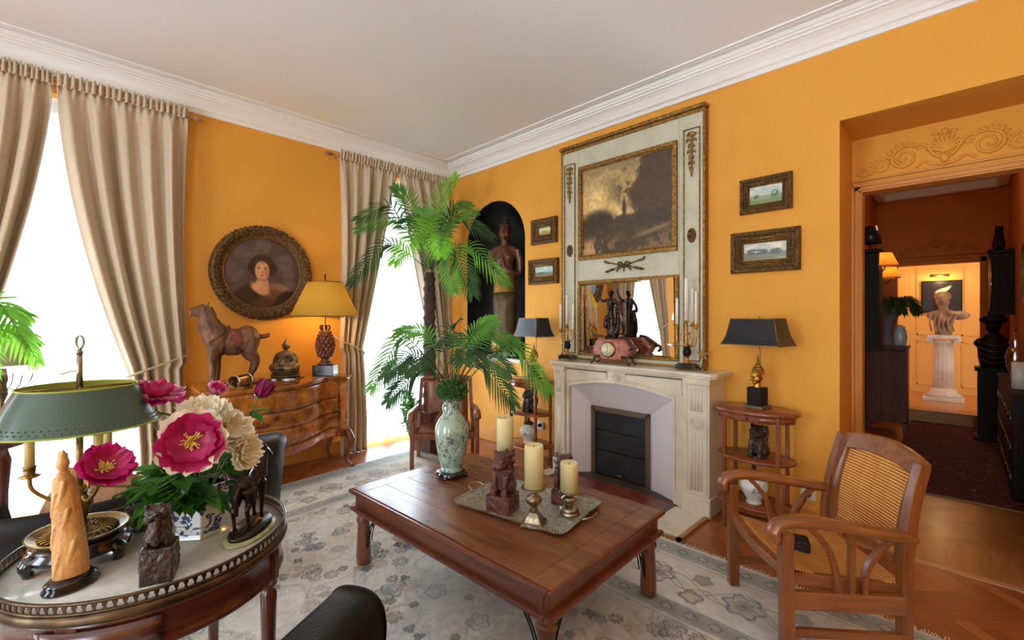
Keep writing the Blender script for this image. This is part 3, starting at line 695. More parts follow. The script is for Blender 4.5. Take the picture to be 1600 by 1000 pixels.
# local: x -> wall at 0 (negative = into room), y relative to 2.0
m=MB(); P=[(-.78,0),(-.78,-.30),(-.755,-.335),(-.70,-.345)]+[(lerp(-.70,.70,k/16),-.345+.03*abs(math.sin(PI*k/16))**1.5) for k in range(1,16)]+[(.70,-.345),(.755,-.335),(.78,-.30),(.78,0)]
mp_=Matrix(((0,1,0,0),(1,0,0,0),(0,0,1,0),(0,0,0,1)))
P=[(-.775,0),(-.775,-.30),(-.74,-.34),(-.70,-.345),(-.6,-.325),(0,-.325),(.6,-.325),(.70,-.345),(.74,-.34),(.775,-.30),(.775,0)]
m.prism(P,1.018,1.045,M=mp_); m.prism([(a*.985,b*.96) for a,b in P],1.0,1.018,M=mp_); m.build('shelf',M['marble'],F,bevel=.006)
yi0,yi1=-.43,.565     # inner opening of the surround (z up to .82, arch apex .885)
m=MB()
ar=[(lerp(yi0,yi1,k/18),.82+.068*math.sin(PI*k/18)**.9) for k in range(19)]
for k in range(18): m.prism([ar[k],(ar[k][0],1.0),(ar[k+1][0],1.0),ar[k+1]],-.27,0,M=MYZ)
m.box(-.27,0,-.56,yi0,.0,1.0); m.box(-.27,0,yi1,.715,0,1.0)
m.build('surround',M['marble'],F)
m=MB()
for k in range(18): m.prism([ar[k],(ar[k][0],ar[k][1]+.02),(ar[k+1][0],ar[k+1][1]+.02),ar[k+1]],-.283,-.268,M=MYZ)
m.box(-.283,-.268,yi0-.02,yi0,.1,.84); m.box(-.283,-.268,yi1,yi1+.02,.1,.84)
# frieze panel mouldings
for a,b in ((-.5,-.02),(.16,.64)):
    Q=[(lerp(a,b,k/8),min(.985,.0+.82+.068*math.sin(PI*min(max((lerp(a,b,k/8)-yi0)/(yi1-yi0),0),1))**.9+.035)) for k in range(9)]
    m.tube([(-.272,y,z) for y,z in Q]+[(-.272,b,.978),(-.272,a,.978)],.006,6,closed=True)
m.build('arch_moulding',M['marble'],F)
for s,ya_,yb_ in ((0,-.72,-.535),(1,.60,.715)):
    m=MB(); m.box(-.31,0,ya_,yb_,.12,1.0)
    m.box(-.325,0,ya_-.01,yb_+.01,0,.14)
    m.box(-.322,0,ya_-.006,yb_+.006,.955,1.0)
    m.build('pilaster',M['marble'],F,bevel=.008)
for ya_,yb_ in ((-.72,-.535),(.60,.715)):
    m=MB(); yc=(ya_+yb_)/2; hw_=(yb_-ya_)/2-.03
    for q in (-.6,-.2,.2,.6): m.tube([(-.312,yc+q*hw_,.18),(-.312,yc+q*hw_,.60)],.007,6); m.tube([(-.312,yc+q*hw_,.76),(-.312,yc+q*hw_,.93)],.007,6)
    for rr in (.042,.025): m.tube([(-.313,yc+rr*math.cos(k*PI/10),.68+rr*math.sin(k*PI/10)) for k in range(20)],.006,6,closed=True)
    m.ell((-.312,yc,.68),(.012,.012,.012),10)
    framebox(m,ya_+.022,yb_-.022,.165,.945,.006,-.317,-.308); m.build('carved_relief',M['marble'],F)
m=MB()
for rr in (.04,.024): m.tube([(-.274,.068+rr*math.cos(k*PI/10),.942+rr*.8*math.sin(k*PI/10)) for k in range(20)],.006,6,closed=True)
m.ell((-.274,.068,.942),(.014,.014,.014),10)
m.build('frieze_rosette',M['marble'],F)
i0,i1,iz=-.165,.42,.64
m=MB(); A=[(-.255,yi0,0),(-.255,yi0,.82)]+[(-.255,y,z) for y,z in ar[1:-1]]+[(-.255,yi1,.82),(-.255,yi1,0)]
vs=[(-.24,yi0,0),(-.24,yi0,.82),(-.12,i0,0),(-.12,i0,iz),(-.24,yi1,0),(-.24,yi1,.82),(-.12,i1,0),(-.12,i1,iz)]
m.add(vs,[(0,2,3,1),(4,5,7,6)],False)
for k in range(18):
    t0,t1=k/18,(k+1)/18; m.add([(-.24,ar[k][0],ar[k][1]),(-.24,ar[k+1][0],ar[k+1][1]),(-.12,lerp(i0,i1,t1),iz),(-.12,lerp(i0,i1,t0),iz)],[(0,1,2,3)],False)
m.build('splayed_panel',M['insert'],F,recalc=False)
m=MB()
for q in (0,): 
    m.box(-.14,-.1,i0,i0+.022,0,iz); m.box(-.14,-.1,i1-.022,i1,0,iz); m.box(-.14,-.1,i0,i1,iz-.022,iz)
    m.box(-.135,-.09,i0+.022,i0+.04,0,iz-.02); m.box(-.135,-.09,i1-.04,i1-.022,0,iz-.02); m.box(-.135,-.09,i0,i1,iz-.045,iz-.022)
m.build('metal_frame',M['bronzeframe'],F,bevel=.002)
sh=MB()
for k,(a,b) in enumerate(((.03,.24),(.245,.42),(.425,.6))): sh.box(-.112+.004*k,-.09,i0+.04,i1-.04,a,b)
so=sh.build('shutter',M['iron'],F,bevel=.003)
MB().tube(cat([(-.115,.11,.055),(-.13,.115,.055),(-.13,.155,.055),(-.115,.16,.055)],4),.004,6).build('handle',M['chrome'],so)
# hearth
H_=struct(MB().box(2.9,3.5,1.58,2.62,.0,.012).build('floor_hearth_tiles',M['tile'],bevel=.002))
m=MB(); m.box(2.86,2.9,1.54,2.66,0,.016); m.box(2.86,3.37,1.54,1.58,0,.016); m.box(2.86,3.37,2.62,2.66,0,.016)
m.prism([(1.58,3.38),(1.58,3.44),(2.0,3.5),(2.42,3.5),(2.62,3.44),(2.62,3.38)],.012,.02,M=mp_)
struct(m.build('trim_hearth_border',M['greywood']))
struct(MB().box(2.86,3.32,1.31,1.54,0,.014).box(2.86,3.32,2.66,2.78,0,.014).build('floor_hearth_marble',M['marble']))
m=MB(); m.box(2.825,2.86,1.28,2.82,0,.018); m.box(2.825,3.36,1.28,1.31,0,.018); m.box(2.825,3.36,2.78,2.82,0,.018)
struct(m.build('trim_hearth_wood',M['rod']))
# ================================================================ MANTEL ORNAMENTS
# clock
K=thing('mantel_clock','pink marble mantel clock topped by a bronze woman with raised arm','clock',(3.43,2.14,1.046),0); K.scale=(1.1,1.12,1.1)
m=MB(); pr=[(.0,.03),(.07,.03),(.105,.05),(.14,.075),(.165,.11),(.16,.135),(.135,.15),(.12,.185),(.095,.2),(0,.2)]
P=[(a*1.12,b) for a,b in pr]+[(-a*1.12,b) for a,b in pr[::-1]]
P=[(a,b) for a,b in P if not (a==0)]
m.prism(P,-.055,.055,M=MYZ); m.build('marble_case',M['redmarble'],K,bevel=.014)
m=MB()
m.box(-.05,.04,-.11,.11,.048,.06)
for s in (-1,1):
    for x in (-.05,.04): m.tube(cat([(x,s*.1,.055),(x,s*.1,.06),(x-.012,s*.14,.05),(x-.016,s*.15,.02),(x-.02,s*.17,.004)],4),[.012]*5+[.013,.013,.012,.011,.010,.009,.008,.007,.007,.007,.008,.009][:12],8)
    m.tube(cat([(-.05,s*.16,.12),(-.062,s*.2,.13),(-.06,s*.215,.1),(-.055,s*.19,.085)],4),[.012]*12+[.004],8)
m.build('bronze_mount',M['bronzeb'],K)
m=MB().lathe([(.001,0),(.060,0),(.064,.006),(.060,.012),(.001,.012)],32,M=Matrix.Translation((-.054,.02,.115))@Matrix.Rotation(-PI/2,4,'Y')); m.build('dial_rim',M['brass'],K)
dl=MB().lathe([(.001,0),(.052,0),(.052,.003),(.001,.004)],32,M=Matrix.Translation((-.066,.02,.115))@Matrix.Rotation(-PI/2,4,'Y')).build('dial',M['enamel'],K)
m=MB()
for k in range(12):
    a=k*PI/6; m.cbox((-.0705,.02-.036*math.sin(a),.115+.036*math.cos(a)),(.001,.003,.008),R=(a,0,0))
m.build('hour_mark',M['black'],dl)
m=MB(); m.cbox((-.0715,.02,.131),(.001,.003,.03)); m.cbox((-.0715,.02,.104),(.001,.0035,.02)); m.build('hand',M['black'],dl)
# bronze statuette (part of the clock top)
def limb(m,P,R,n=10): m.tube(cat(P,4),[x for x in np.interp(np.linspace(0,1,len(cat(P,4))),np.linspace(0,1,len(R)),R)],n)
m=MB(); m.lathe([(.001,.2),(.05,.2),(.055,.21),(.035,.225),(.001,.228)],20,c=(0,.03,0))
limb(m,[(0,.02,.22),(-.004,.018,.3),(0,.026,.38)],[.015,.017,.028]); limb(m,[(.01,.045,.22),(.004,.045,.3),(0,.036,.38)],[.014,.018,.028])
limb(m,[(0,.03,.36),(.0,.03,.42),(-.005,.028,.47),(-.003,.03,.515)],[.032,.026,.034,.03]); limb(m,[(0,.03,.51),(-.002,.03,.535)],[.014,.013])
m.ell((-.004,.03,.555),(.022,.02,.027),12); m.ell((.008,.028,.565),(.02,.021,.022),10)
limb(m,[(0,.055,.508),(-.01,.10,.5),(-.012,.14,.545),(-.012,.148,.585)],[.014,.012,.009,.008]); m.ell((-.012,.149,.597),(.01,.008,.014),8)
limb(m,[(0,.004,.508),(.0,-.03,.47),(-.01,-.04,.42),(-.02,-.02,.4)],[.014,.012,.010,.008])
limb(m,[(.01,-.02,.42),(.012,-.03,.34),(.0,-.02,.26),(.0,.0,.22)],[.014,.022,.026,.03]); limb(m,[(.0,.02,.4),(-.02,.06,.36),(-.012,.07,.28)],[.016,.016,.02])
st=m.build('statuette',M['bronze'],K,remesh=.0045,disp=(.006,.02))
m=MB(); limb(m,[(.0,.1,.215),(.0,.16,.222),(.0,.2,.218)],[.008,.006,.005]); limb(m,[(-.01,-.06,.205),(-.02,-.12,.19),(-.04,-.18,.15),(-.04,-.215,.13)],[.014,.018,.014,.008]); limb(m,[(-.02,-.09,.2),(-.03,-.15,.155),(-.035,-.19,.125)],[.01,.012,.006])
m.build('bronze_scroll',M['bronzeb'],K)
def candelabra(label,y,arms,sc,rz=0):
    r=thing('candelabra',label,'candelabra',(3.44,y,1.046),rz)
    MB().cbox((0,0,.028*1),(.11,.15,.03)).cbox((0,0,.045),(.085,.12,.012)).build('base',M['blackwood'],r,bevel=.006)
    m=MB()
    for sx in (-.04,.04):
        for sy in (-.06,.06): m.ell((sx,sy,.007),(.012,.012,.008),8)
    m.build('foot',M['silver'],r)
    m=MB(); m.lathe([(.03,.05),(.032,.058),(.014,.07),(.012,.09),(.022,.11),(.026,.14),(.018,.165),(.009,.175),(.008,.20),(.014,.215),(.008,.23),(.007,.30*sc),(.011,.32*sc),(.006,.34*sc)],16); m.build('stem',M['brightgold'],r)
    MB().ell((0,0,.135),(.032,.032,.04),16).lathe([(.02,.165),(.03,.172),(.02,.18)],14).build('urn',M['black'],r)
    cup=[(.004,0),(.012,.004),(.022,.012),(.02,.016),(.011,.018),(.012,.035),(.014,.038),(.001,.038)]
    for (dy,dx,dz,h) in arms:
        m=MB(); m.tube(cat([(0,0,.21),(dx*.5,dy*.6,.18),(dx*.95,dy,.22),(dx,dy,dz)],5),.005,8)
        m.tube(cat([(0,0,.25),(dx*.3,dy*.4,.29),(dx*.6,dy*.7,.25),(dx*.5,dy*.5,.225)],4),.004,6); m.lathe(cup,14,c=(dx,dy,dz)); m.build('arm',M['brightgold'],r)
        c=thing('taper_candle','x','candle',(0,0,0))  # placed below
        bpy.data.objects.remove(c)
        cm=MB().lathe([(.001,0),(.0105,0),(.0095,h-.008),(.004,h),(.001,h+.001)],14); ob=cm.build('taper_candle',M['whitecandle']); MB().tube([(0,0,h),(.001,0,h+.012)],.001,5).build('wick',M['black'],ob)
        v=Matrix.Rotation(rz,3,'Z')@Vector((dx,dy,dz)); ob.location=(3.44+v.x,y+v.y,1.046+v.z+.02)
        tapers.append(ob)
tapers=[]
candelabra('gilt candelabra with ivory tapers on right end of mantel',1.50,[(.0,-.01,.36,.33),(-.075,-.01,.315,.27),(.075,-.01,.315,.22),(-.02,.05,.33,.28)],1.05)
candelabra('gilt candelabra with tapers on left end of mantel, beside black lamp',2.66,[(.0,-.01,.30,.3),(-.075,-.01,.26,.25),(.075,-.01,.26,.25)],.9)
for o,l in zip(tapers,['thick tallest white taper of the right candelabra','white taper of the right candelabra, on its right outer arm','white taper of the right candelabra, arm next to the clock','white taper on the rear arm of the right candelabra','middle taper of the left candelabra','taper of the left candelabra, arm next to the mirror','leftmost taper of the left candelabra, seen against orange wall']):
    tag(o,l,'candle','taper candles on the mantel')
tapers[0].scale=(1.5,1.5,1)
S_=thing('star_ornament','small gilt star standing behind the right candelabra on mantel','ornament',(3.5,1.40,1.046))
m=MB(); P=[((.05 if k%2==0 else .022)*math.sin(k*PI/5),.12+(.05 if k%2==0 else .022)*math.cos(k*PI/5)) for k in range(10)]
m.prism(P,-.008,.008,M=MYZ); m.build('star',M['brass'],S_,bevel=.003)
MB().lathe([(.03,0),(.028,.01),(.008,.018),(.006,.08)],14).build('stand',M['brass'],S_)
# sockets
for (y,z,l) in ((.735,.247,'white wall socket with plug behind the cane armchair'),(3.153,.31,'white wall socket between plant stand and fireplace')):
    k=thing('wall_socket',l,'socket',(WX,y,z)); MB().box(-.01,0,-.045,.045,-.042,.042).build('plate',M['socket'],k,bevel=.004)
    MB().lathe([(.001,.0),(.02,.0),(.018,.022),(.012,.03),(.001,.03)],14,M=Matrix.Translation((-.01,0,0))@Matrix.Rotation(-PI/2,4,'Y')).build('plug',M['black'],k)
    if y<2: MB().tube(cat([(-.035,0,0),(-.06,0,-.02),(-.05,.05,-.12),(-.03,.12,-.2),(-.03,.25,-.235)],5),.003,6).build('cord',M['black'],k)
# ================================================================ RUG
def rugcol(X,Y):
    """X distance from the fringed edge, Y distance from the window-side edge (metres)"""
    sh=X.shape; c=full(X,(228,224,214)); n=vn((X/4)%1,(Y/5)%1,9,11,31,5); c=mixc(c,(200,200,194),ss(.4,.65,n)); c=mixc(c,(214,202,180),ss(.5,.7,vn((X/4)%1,(Y/5)%1,5,6,77)))
    D=np.minimum(X,Y); Q=np.where(X<Y,Y,X)      # depth into rug and run along border
    GREY=(150,154,152); NAVY=(98,103,114); TAN=(178,162,138)
    def band(a,b,col,s=1.): return (ss(a-.004,a+.004,D)*(1-ss(b-.004,b+.004,D)))*s
    c=mixc(c,(168,176,174),band(.03,.145,0)); c=mixc(c,(150,158,158),band(.60,.685,0,.8))
    for a,b in ((.02,.03),(.145,.155),(.175,.182),(.585,.6),(.685,.697),(.72,.727)): c=mixc(c,GREY,band(a,b,0,.8))
    def petal(x,y,cx,cy,r,k,th,col,fill=None,ph=0,sx=1):
        nonlocal c
        dx,dy=(x-cx)*sx,y-cy; q=np.hypot(dx,dy); a=np.arctan2(dy,dx)+ph; R=r*(1+.16*np.cos(k*a))
        if fill is not None: c=mixc(c,fill,(1-ss(-.004,.004,q-R))*.55)
        c=mixc(c,col,(1-ss(th*.6,th*1.5,abs(q-R)))*.75)
    # small repeats of the guard bands
    P=.12; q=((Q+.03)%P)-P/2; 
    for dd in (.088,.642): petal(q,D-dd,0,0,.026,4,.004,NAVY,(196,190,172)); 
    q2=((Q+.09)%P)-P/2
    for dd in (.088,.642): c=mixc(c,TAN,(1-ss(.010,.018,np.hypot(q2,D-dd)))*.7)
    # main border: big palmettes joined by vines
    P=.46; q=(Q%P)-P/2; inb=band(.182,.585,0)
    petal(q,D,0,.385,.085,6,.006,NAVY,(178,182,176)); petal(q,D,0,.385,.045,8,.005,TAN,(158,150,130)); c=mixc(c,NAVY,(1-ss(.008,.018,np.hypot(q,D-.385)))*.8)
    q3=((Q+P/2)%P)-P/2; petal(q3,D,0,.30,.045,5,.006,GREY,(150,152,146)); petal(q3,D,0,.49,.05,4,.006,NAVY,(190,176,150),.4)
    for k,(am,f_,o_) in enumerate(((.06,1,.385),(.09,1,.37),(.03,2,.42))):
        vv=o_+am*np.sin(2*PI*f_*Q/P+k*1.7); c=mixc(c,(142,138,124),(1-ss(.002,.007,abs(D-vv)))*inb*.7)
    # field: mirrored scatter of rosettes, leaves and thin tendrils
    fld=ss(.727,.74,D); r=np.random.RandomState(12)
    Xf=np.abs(X-2.05); Yf=np.abs(Y-2.35)
    for k in range(7):
        a,b,f_,g_=r.rand(4); vv=np.sin(Xf*(5+6*a)+2*np.sin(Yf*(4+4*b))+k)*.5+np.cos(Yf*(6+5*f_)+1.5*np.sin(Xf*(5+4*g_))+k*2)*.5
        c=mixc(c,(150,150,144),(1-ss(.006,.03,abs(vv-.1)))*fld*.30)
    pts=[(r.rand()*1.5,r.rand()*1.75,r.rand(),r.rand(),r.randint(5)) for _ in range(150)]
    for (cx,cy,s_,ph,ty) in pts:
        R=.018+.038*s_*s_; col=(NAVY,GREY,TAN,(108,112,112),(128,120,104))[ty]; 
        mk=(abs(Xf-cx)<.12)&(abs(Yf-cy)<.12)&(fld>.5)
        if not mk.any(): continue
        dx,dy=Xf-cx,Yf-cy; qq=np.hypot(dx,dy); aa=np.arctan2(dy,dx)+ph*6; k=(4,5,6,3,8)[ty]; RR=R*(1+(.32 if ty in(0,3) else .15)*np.cos(k*aa))
        e=(1-ss(.003,.007,abs(qq-RR)))*.85+(1-ss(-.003,.003,qq-RR*.9))*(.6 if (s_<.45) else .15)
        c=mixc(c,col,np.clip(e,0,1)*mk)
        if s_>.5: c=mixc(c,col,(1-ss(.003,.006,abs(qq-RR*.5)))*.6*mk)
    petal(X,Y,2.55,1.25,.09,6,.005,NAVY,None,0,.8)
    return c*(.93+.12*vn((X/4)%1,(Y/5)%1,120,150,8,2)[...,None])
RX1,RY1,RW,RL=2.79,4.24,3.7,4.75
rugm=vcol('wool_rug',.95,ns=9,bp=.5)
rugm.node_tree.nodes['Mix'].inputs[0].default_value=.22
def rugplace(a,b):
    X=a+RW/2; Y=b+RL/2          # X from fringed edge, Y from window edge
    wx=-X; wy=-Y
    return (wx,wy-.075*X,.013+.0015*math.sin(X*9)*math.sin(Y*7))
RG=thing('rug','large pale cream and grey-blue oriental rug under the coffee table','rug',(RX1,RY1,0))
nu,nv=int(RW/.0095),int(RL/.0095)
def rugfn(U,V): return rugcol(U*RW,V*RL)
paint_mesh('pile',rugfn,RW,RL,nu,nv,lambda a,b:rugplace(a,b),rugm,RG)
m=MB(); m.prism([(0,0),(-RW,-.075*RW),(-RW,-RL-.075*RW),(0,-RL)],.002,.0115); m.build('backing',mat('rug_backing',(190,180,160),.95),RG)
m=MB(); rg=random.Random(4)
for k in range(520):
    y=-RL*k/520; l=.035+.02*rg.random(); dy=rg.uniform(-.012,.012)
    m.add([(-.003,y,.012),(-.003,y+.006,.012),(l,y+.004+dy,.004),(l,y+dy,.004)],[(0,1,2,3)],False)
tag(m.build('fringe',mat('cotton_fringe',(222,212,190),.9),RG,recalc=False),kind='stuff')
# ================================================================ COFFEE TABLE
CT=thing('coffee_table','low rectangular reddish wooden coffee table with turned legs on rug','table',(1.72,1.815,.014),math.radians(2))
W2,L2=.475,.735; tz=.436
m=MB(); n=7
edges=[-W2+.012,-.30,-.145,.02,.17,.33,W2-.012]
for a,b in zip(edges[:-1],edges[1:]): m.box(a+.0006,b-.0006,-L2+.10,L2-.10,tz-.026,tz)
for s in (-1,1): m.box(-W2+.012,W2-.012,s*L2 if s<0 else L2-.0985,-L2+.0985 if s<0 else L2,tz-.026,tz)
m.build('tabletop',M['table'],CT,bevel=.0018)
m=MB(); framebox_=lambda m,t,z0,z1,o: (m.box(-W2-o,W2+o,-L2-o,-L2-o+t,z0,z1),m.box(-W2-o,W2+o,L2+o-t,L2+o,z0,z1),m.box(-W2-o,-W2-o+t,-L2-o+t,L2+o-t,z0,z1),m.box(W2+o-t,W2+o,-L2-o+t,L2+o-t,z0,z1))
framebox_(m,.022,tz-.024,tz-.002,.012); m.build('top_moulding',M['tablex'],CT,bevel=.007)
m=MB(); framebox_(m,.024,tz-.115,tz-.022,-.018); m.build('apron',M['tablex'],CT,bevel=.003)
m=MB(); framebox_(m,.03,tz-.128,tz-.104,.006); m.build('lower_moulding',M['tablex'],CT,bevel=.008)
lp=[(.03,0),(.038,.005),(.039,.05),(.036,.13),(.033,.2),(.031,.235),(.038,.245),(.040,.258),(.036,.268),(.028,.275),(.036,.285),(.040,.3),(.038,.315),(.03,.33)]
ir=MB
for sx in (-1,1):
    for sy in (-1,1):
        cx,cy=sx*(W2-.05),sy*(L2-.055)
        MB().lathe([(r*1.06,z*(tz-.1)/.33) for r,z in lp],24,c=(cx,cy,0)).build('leg',M['tableleg'],CT)
        b=MB()
        for dx,dy in ((-sx,0),(0,-sy)):
            for q in (0,.016):
                b.tube(cat([(cx+dx*(.035+q),cy+dy*(.035+q),.08+q*2),(cx+dx*(.055+q),cy+dy*(.055+q),.2),(cx+dx*(.12+q),cy+dy*(.12+q),.29),(cx+dx*(.17+q),cy+dy*(.17+q),.312)],5),.0035,6)
        b.build('iron_brace',M['black'],CT)
TZ=.45
# celadon vase on its stand
VS=mat('celadon_glaze',(186,204,182),.2,c2=(164,188,168),vs=12,coat=.5)
def vase_paint():
    m,t,b=nt('painted_celadon'); co=obco(t); v=N(t,'ShaderNodeTexVoronoi'); t.links.new(co,v.inputs['Vector']); v.inputs['Scale'].default_value=34
    base=ramp(t,noise(t,co,14),[(.4,srgb(150,174,154)),(.65,srgb(182,198,178))])
    pink=ramp(t,noise(t,co,26,4,1.5),[(.52,(0,0,0,1)),(.57,(1,1,1,1))]); mask=ramp(t,noise(t,co,9,2),[(.5,(0,0,0,1)),(.56,(1,1,1,1))])
    mm=N(t,'ShaderNodeMath',operation='MULTIPLY'); t.links.new(pink,mm.inputs[0]); t.links.new(mask,mm.inputs[1])
    x=N(t,'ShaderNodeMix',data_type='RGBA'); t.links.new(mm.outputs[0],x.inputs[0]); t.links.new(base,x.inputs[6]); x.inputs[7].default_value=srgb(118,62,70)
    g=ramp(t,noise(t,co,38,4,2),[(.54,(0,0,0,1)),(.58,(1,1,1,1))]); g2=ramp(t,noise(t,co,7,2),[(.46,(1,1,1,1)),(.54,(.1,.1,.1,1))])
    mg=N(t,'ShaderNodeMath',operation='MULTIPLY'); t.links.new(g,mg.inputs[0]); t.links.new(g2,mg.inputs[1])
    y=N(t,'ShaderNodeMix',data_type='RGBA'); t.links.new(mg.outputs[0],y.inputs[0]); t.links.new(x.outputs[2],y.inputs[6]); y.inputs[7].default_value=srgb(84,110,104)
    t.links.new(y.outputs[2],b.inputs['Base Color']); b.inputs['Roughness'].default_value=.22; b.inputs['Coat Weight'].default_value=.5; return m
VX,VY=1.765,2.28
r=thing('vase_stand','small round dark carved stand under the tall green vase','stand',(VX,VY,TZ))
MB().lathe([(.075,.012),(.095,.012),(.1,.02),(.092,.028),(.094,.034),(.082,.036),(.001,.036)],30).build('stand_top',M['blackwood'],r)
for k in range(4):
    a=k*PI/2+.5; MB().tube(cat([(.08*math.cos(a),.08*math.sin(a),.018),(.098*math.cos(a),.098*math.sin(a),.012),(.094*math.cos(a),.094*math.sin(a),.003)],3),[.01,.01,.011,.01,.009,.008,.007],8).build('foot',M['blackwood'],r)
r=thing('floral_vase','tall pale green vase painted with flowers, on the coffee table','vase',(VX,VY,TZ+.0365))
pf=[(.001,0),(.066,0),(.07,.008),(.068,.022),(.064,.03),(.072,.04),(.085,.09),(.1,.17),(.105,.24),(.1,.285),(.08,.325),(.058,.35),(.05,.37),(.048,.40),(.05,.43),(.058,.45),(.06,.455),(.054,.456),(.044,.43),(.001,.42)]
MB().lathe(pf,40).build('body',vase_paint(),r)
m=MB()
for s in (-1,1): m.tube(cat([(s*.05,0,.41),(s*.066,0,.42),(s*.067,0,.39),(s*.055,0,.365)],4),.006,6)
m.build('handle',VS,r)
# ================================================================ PALMS
def frond(P,L=.16,n=26,w=.011,droop=.35,seed=0,spread=1.15,start=.22,name='frond',m_=None,parent=None,up=(-.45,-.5,.7)):
    rg=random.Random(seed); C=cat(P,10); C=[Vector(p) for p in C]; nn=len(C); mb=MB()
    mb.tube(C,[lerp(.0055,.0018,i/(nn-1)) for i in range(nn)],5)
    U=Vector(up)
    for i in range(n):
        t=start+(1-start)*(i+.5)/n; f=t*(nn-1); a=int(f); b=min(a+1,nn-1); p=C[a].lerp(C[b],f-a)
        T=(C[min(b+1,nn-1)]-C[max(a-1,0)]).normalized(); sd=T.cross(U); sd=sd.normalized() if sd.length>.05 else Vector((1,0,0)); nv_=sd.cross(T).normalized()
        ln=L*(math.sin(PI*(.14+.80*(i+.5)/n))**.75)*rg.uniform(.9,1.08); ang=lerp(spread,.45,t**1.5)
        for s in (-1,1):
            d=(sd*s*math.sin(ang)+T*math.cos(ang)+nv_*.22).normalized(); wv=d.cross(nv_).normalized(); g=Vector((0,0,-1))
            pts=[]; 
            for q in (0,.3,.65,1): pts.append(p+d*ln*q+g*ln*droop*q*q*rg.uniform(.8,1.2))
            ws=[.4*w,w,.8*w,.05*w]; vs=[]
            for q,ww in zip(pts,ws): vs+= [q-wv*ww,q+nv_*ww*.25,q+wv*ww]
            fs=[]
            for k in range(3):
                b_=k*3; fs+=[(b_,b_+1,b_+4,b_+3),(b_+1,b_+2,b_+5,b_+4)]
            mb.add(vs,fs,True)
    return mb.build(name,m_,parent,recalc=False)
def relp(P,o): return [(p[0]-o[0],p[1]-o[1],p[2]-o[2]) for p in P]
PO=(2.88,4.12,0.014)
pt=thing('planter','tall tapered brown square planter by the window','planter',PO,math.radians(12))
m=MB(); a,b=.125,.215; h=.45
vs=[(-a,-a,0),(a,-a,0),(a,a,0),(-a,a,0),(-b,-b,h),(b,-b,h),(b,b,h),(-b,b,h),(-b+.025,-b+.025,h),(b-.025,-b+.025,h),(b-.025,b-.025,h),(-b+.025,b-.025,h),(-b+.04,-b+.04,h-.05),(b-.04,-b+.04,h-.05),(b-.04,b-.04,h-.05),(-b+.04,b-.04,h-.05)]
fs=[(3,2,1,0)]+[(k,(k+1)%4,4+(k+1)%4,4+k) for k in range(4)]+[(4+k,4+(k+1)%4,8+(k+1)%4,8+k) for k in range(4)]+[(8+k,8+(k+1)%4,12+(k+1)%4,12+k) for k in range(4)]
m.add(vs,fs,False); m.build('pot',M['terracotta'],pt,bevel=.004); MB().cbox((0,0,h-.06),(.33,.33,.03)).build('soil',mat('potting_soil',(52,38,28),.95,bp=1,bs=60),pt)
BP=thing('palm_tree','tall indoor palm with thick trunk rising behind the small chair','palm',(PO[0],PO[1],.39))
bx,by=BP.location.x,BP.location.y
def tr(q,z):
    m_=MB(); m_.lathe([(.068+.014*((i%3)==0)-.00004*i*i*.2,z*i/44) for i in range(45)],16,sy=.95); return m_
tk=tr(0,1.55); tk.build('trunk',M['bark'],BP,disp=(.02,.03))
top=Vector((bx,by,1.9)); cr=Vector((2.84,4.06,2.02))
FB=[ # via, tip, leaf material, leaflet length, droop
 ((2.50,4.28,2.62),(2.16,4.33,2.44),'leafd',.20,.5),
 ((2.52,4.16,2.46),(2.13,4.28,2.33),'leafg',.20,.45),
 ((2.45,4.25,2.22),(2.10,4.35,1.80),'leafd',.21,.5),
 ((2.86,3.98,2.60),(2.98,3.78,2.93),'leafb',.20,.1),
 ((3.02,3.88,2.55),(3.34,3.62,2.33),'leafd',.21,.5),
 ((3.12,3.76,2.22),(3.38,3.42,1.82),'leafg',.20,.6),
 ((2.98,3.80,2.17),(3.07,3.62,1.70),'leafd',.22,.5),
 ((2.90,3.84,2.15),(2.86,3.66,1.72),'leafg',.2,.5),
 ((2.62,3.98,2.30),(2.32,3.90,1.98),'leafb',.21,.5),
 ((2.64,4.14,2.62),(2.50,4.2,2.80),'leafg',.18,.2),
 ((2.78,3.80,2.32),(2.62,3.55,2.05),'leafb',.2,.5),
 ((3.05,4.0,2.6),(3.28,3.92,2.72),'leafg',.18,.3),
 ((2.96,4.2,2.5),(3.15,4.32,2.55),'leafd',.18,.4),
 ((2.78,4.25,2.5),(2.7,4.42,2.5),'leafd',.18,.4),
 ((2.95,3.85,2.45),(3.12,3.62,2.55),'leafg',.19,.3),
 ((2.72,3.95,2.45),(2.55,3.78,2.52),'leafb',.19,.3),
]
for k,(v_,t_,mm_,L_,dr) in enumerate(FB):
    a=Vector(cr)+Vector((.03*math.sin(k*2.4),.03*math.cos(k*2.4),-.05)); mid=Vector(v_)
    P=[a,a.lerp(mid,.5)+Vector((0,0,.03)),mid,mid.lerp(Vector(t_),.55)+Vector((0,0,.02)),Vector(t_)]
    frond(relp([tuple(p) for p in P],(bx,by,.39)),L_*1.12,22,.0098,dr*.7,k,m_=M[mm_],parent=BP)
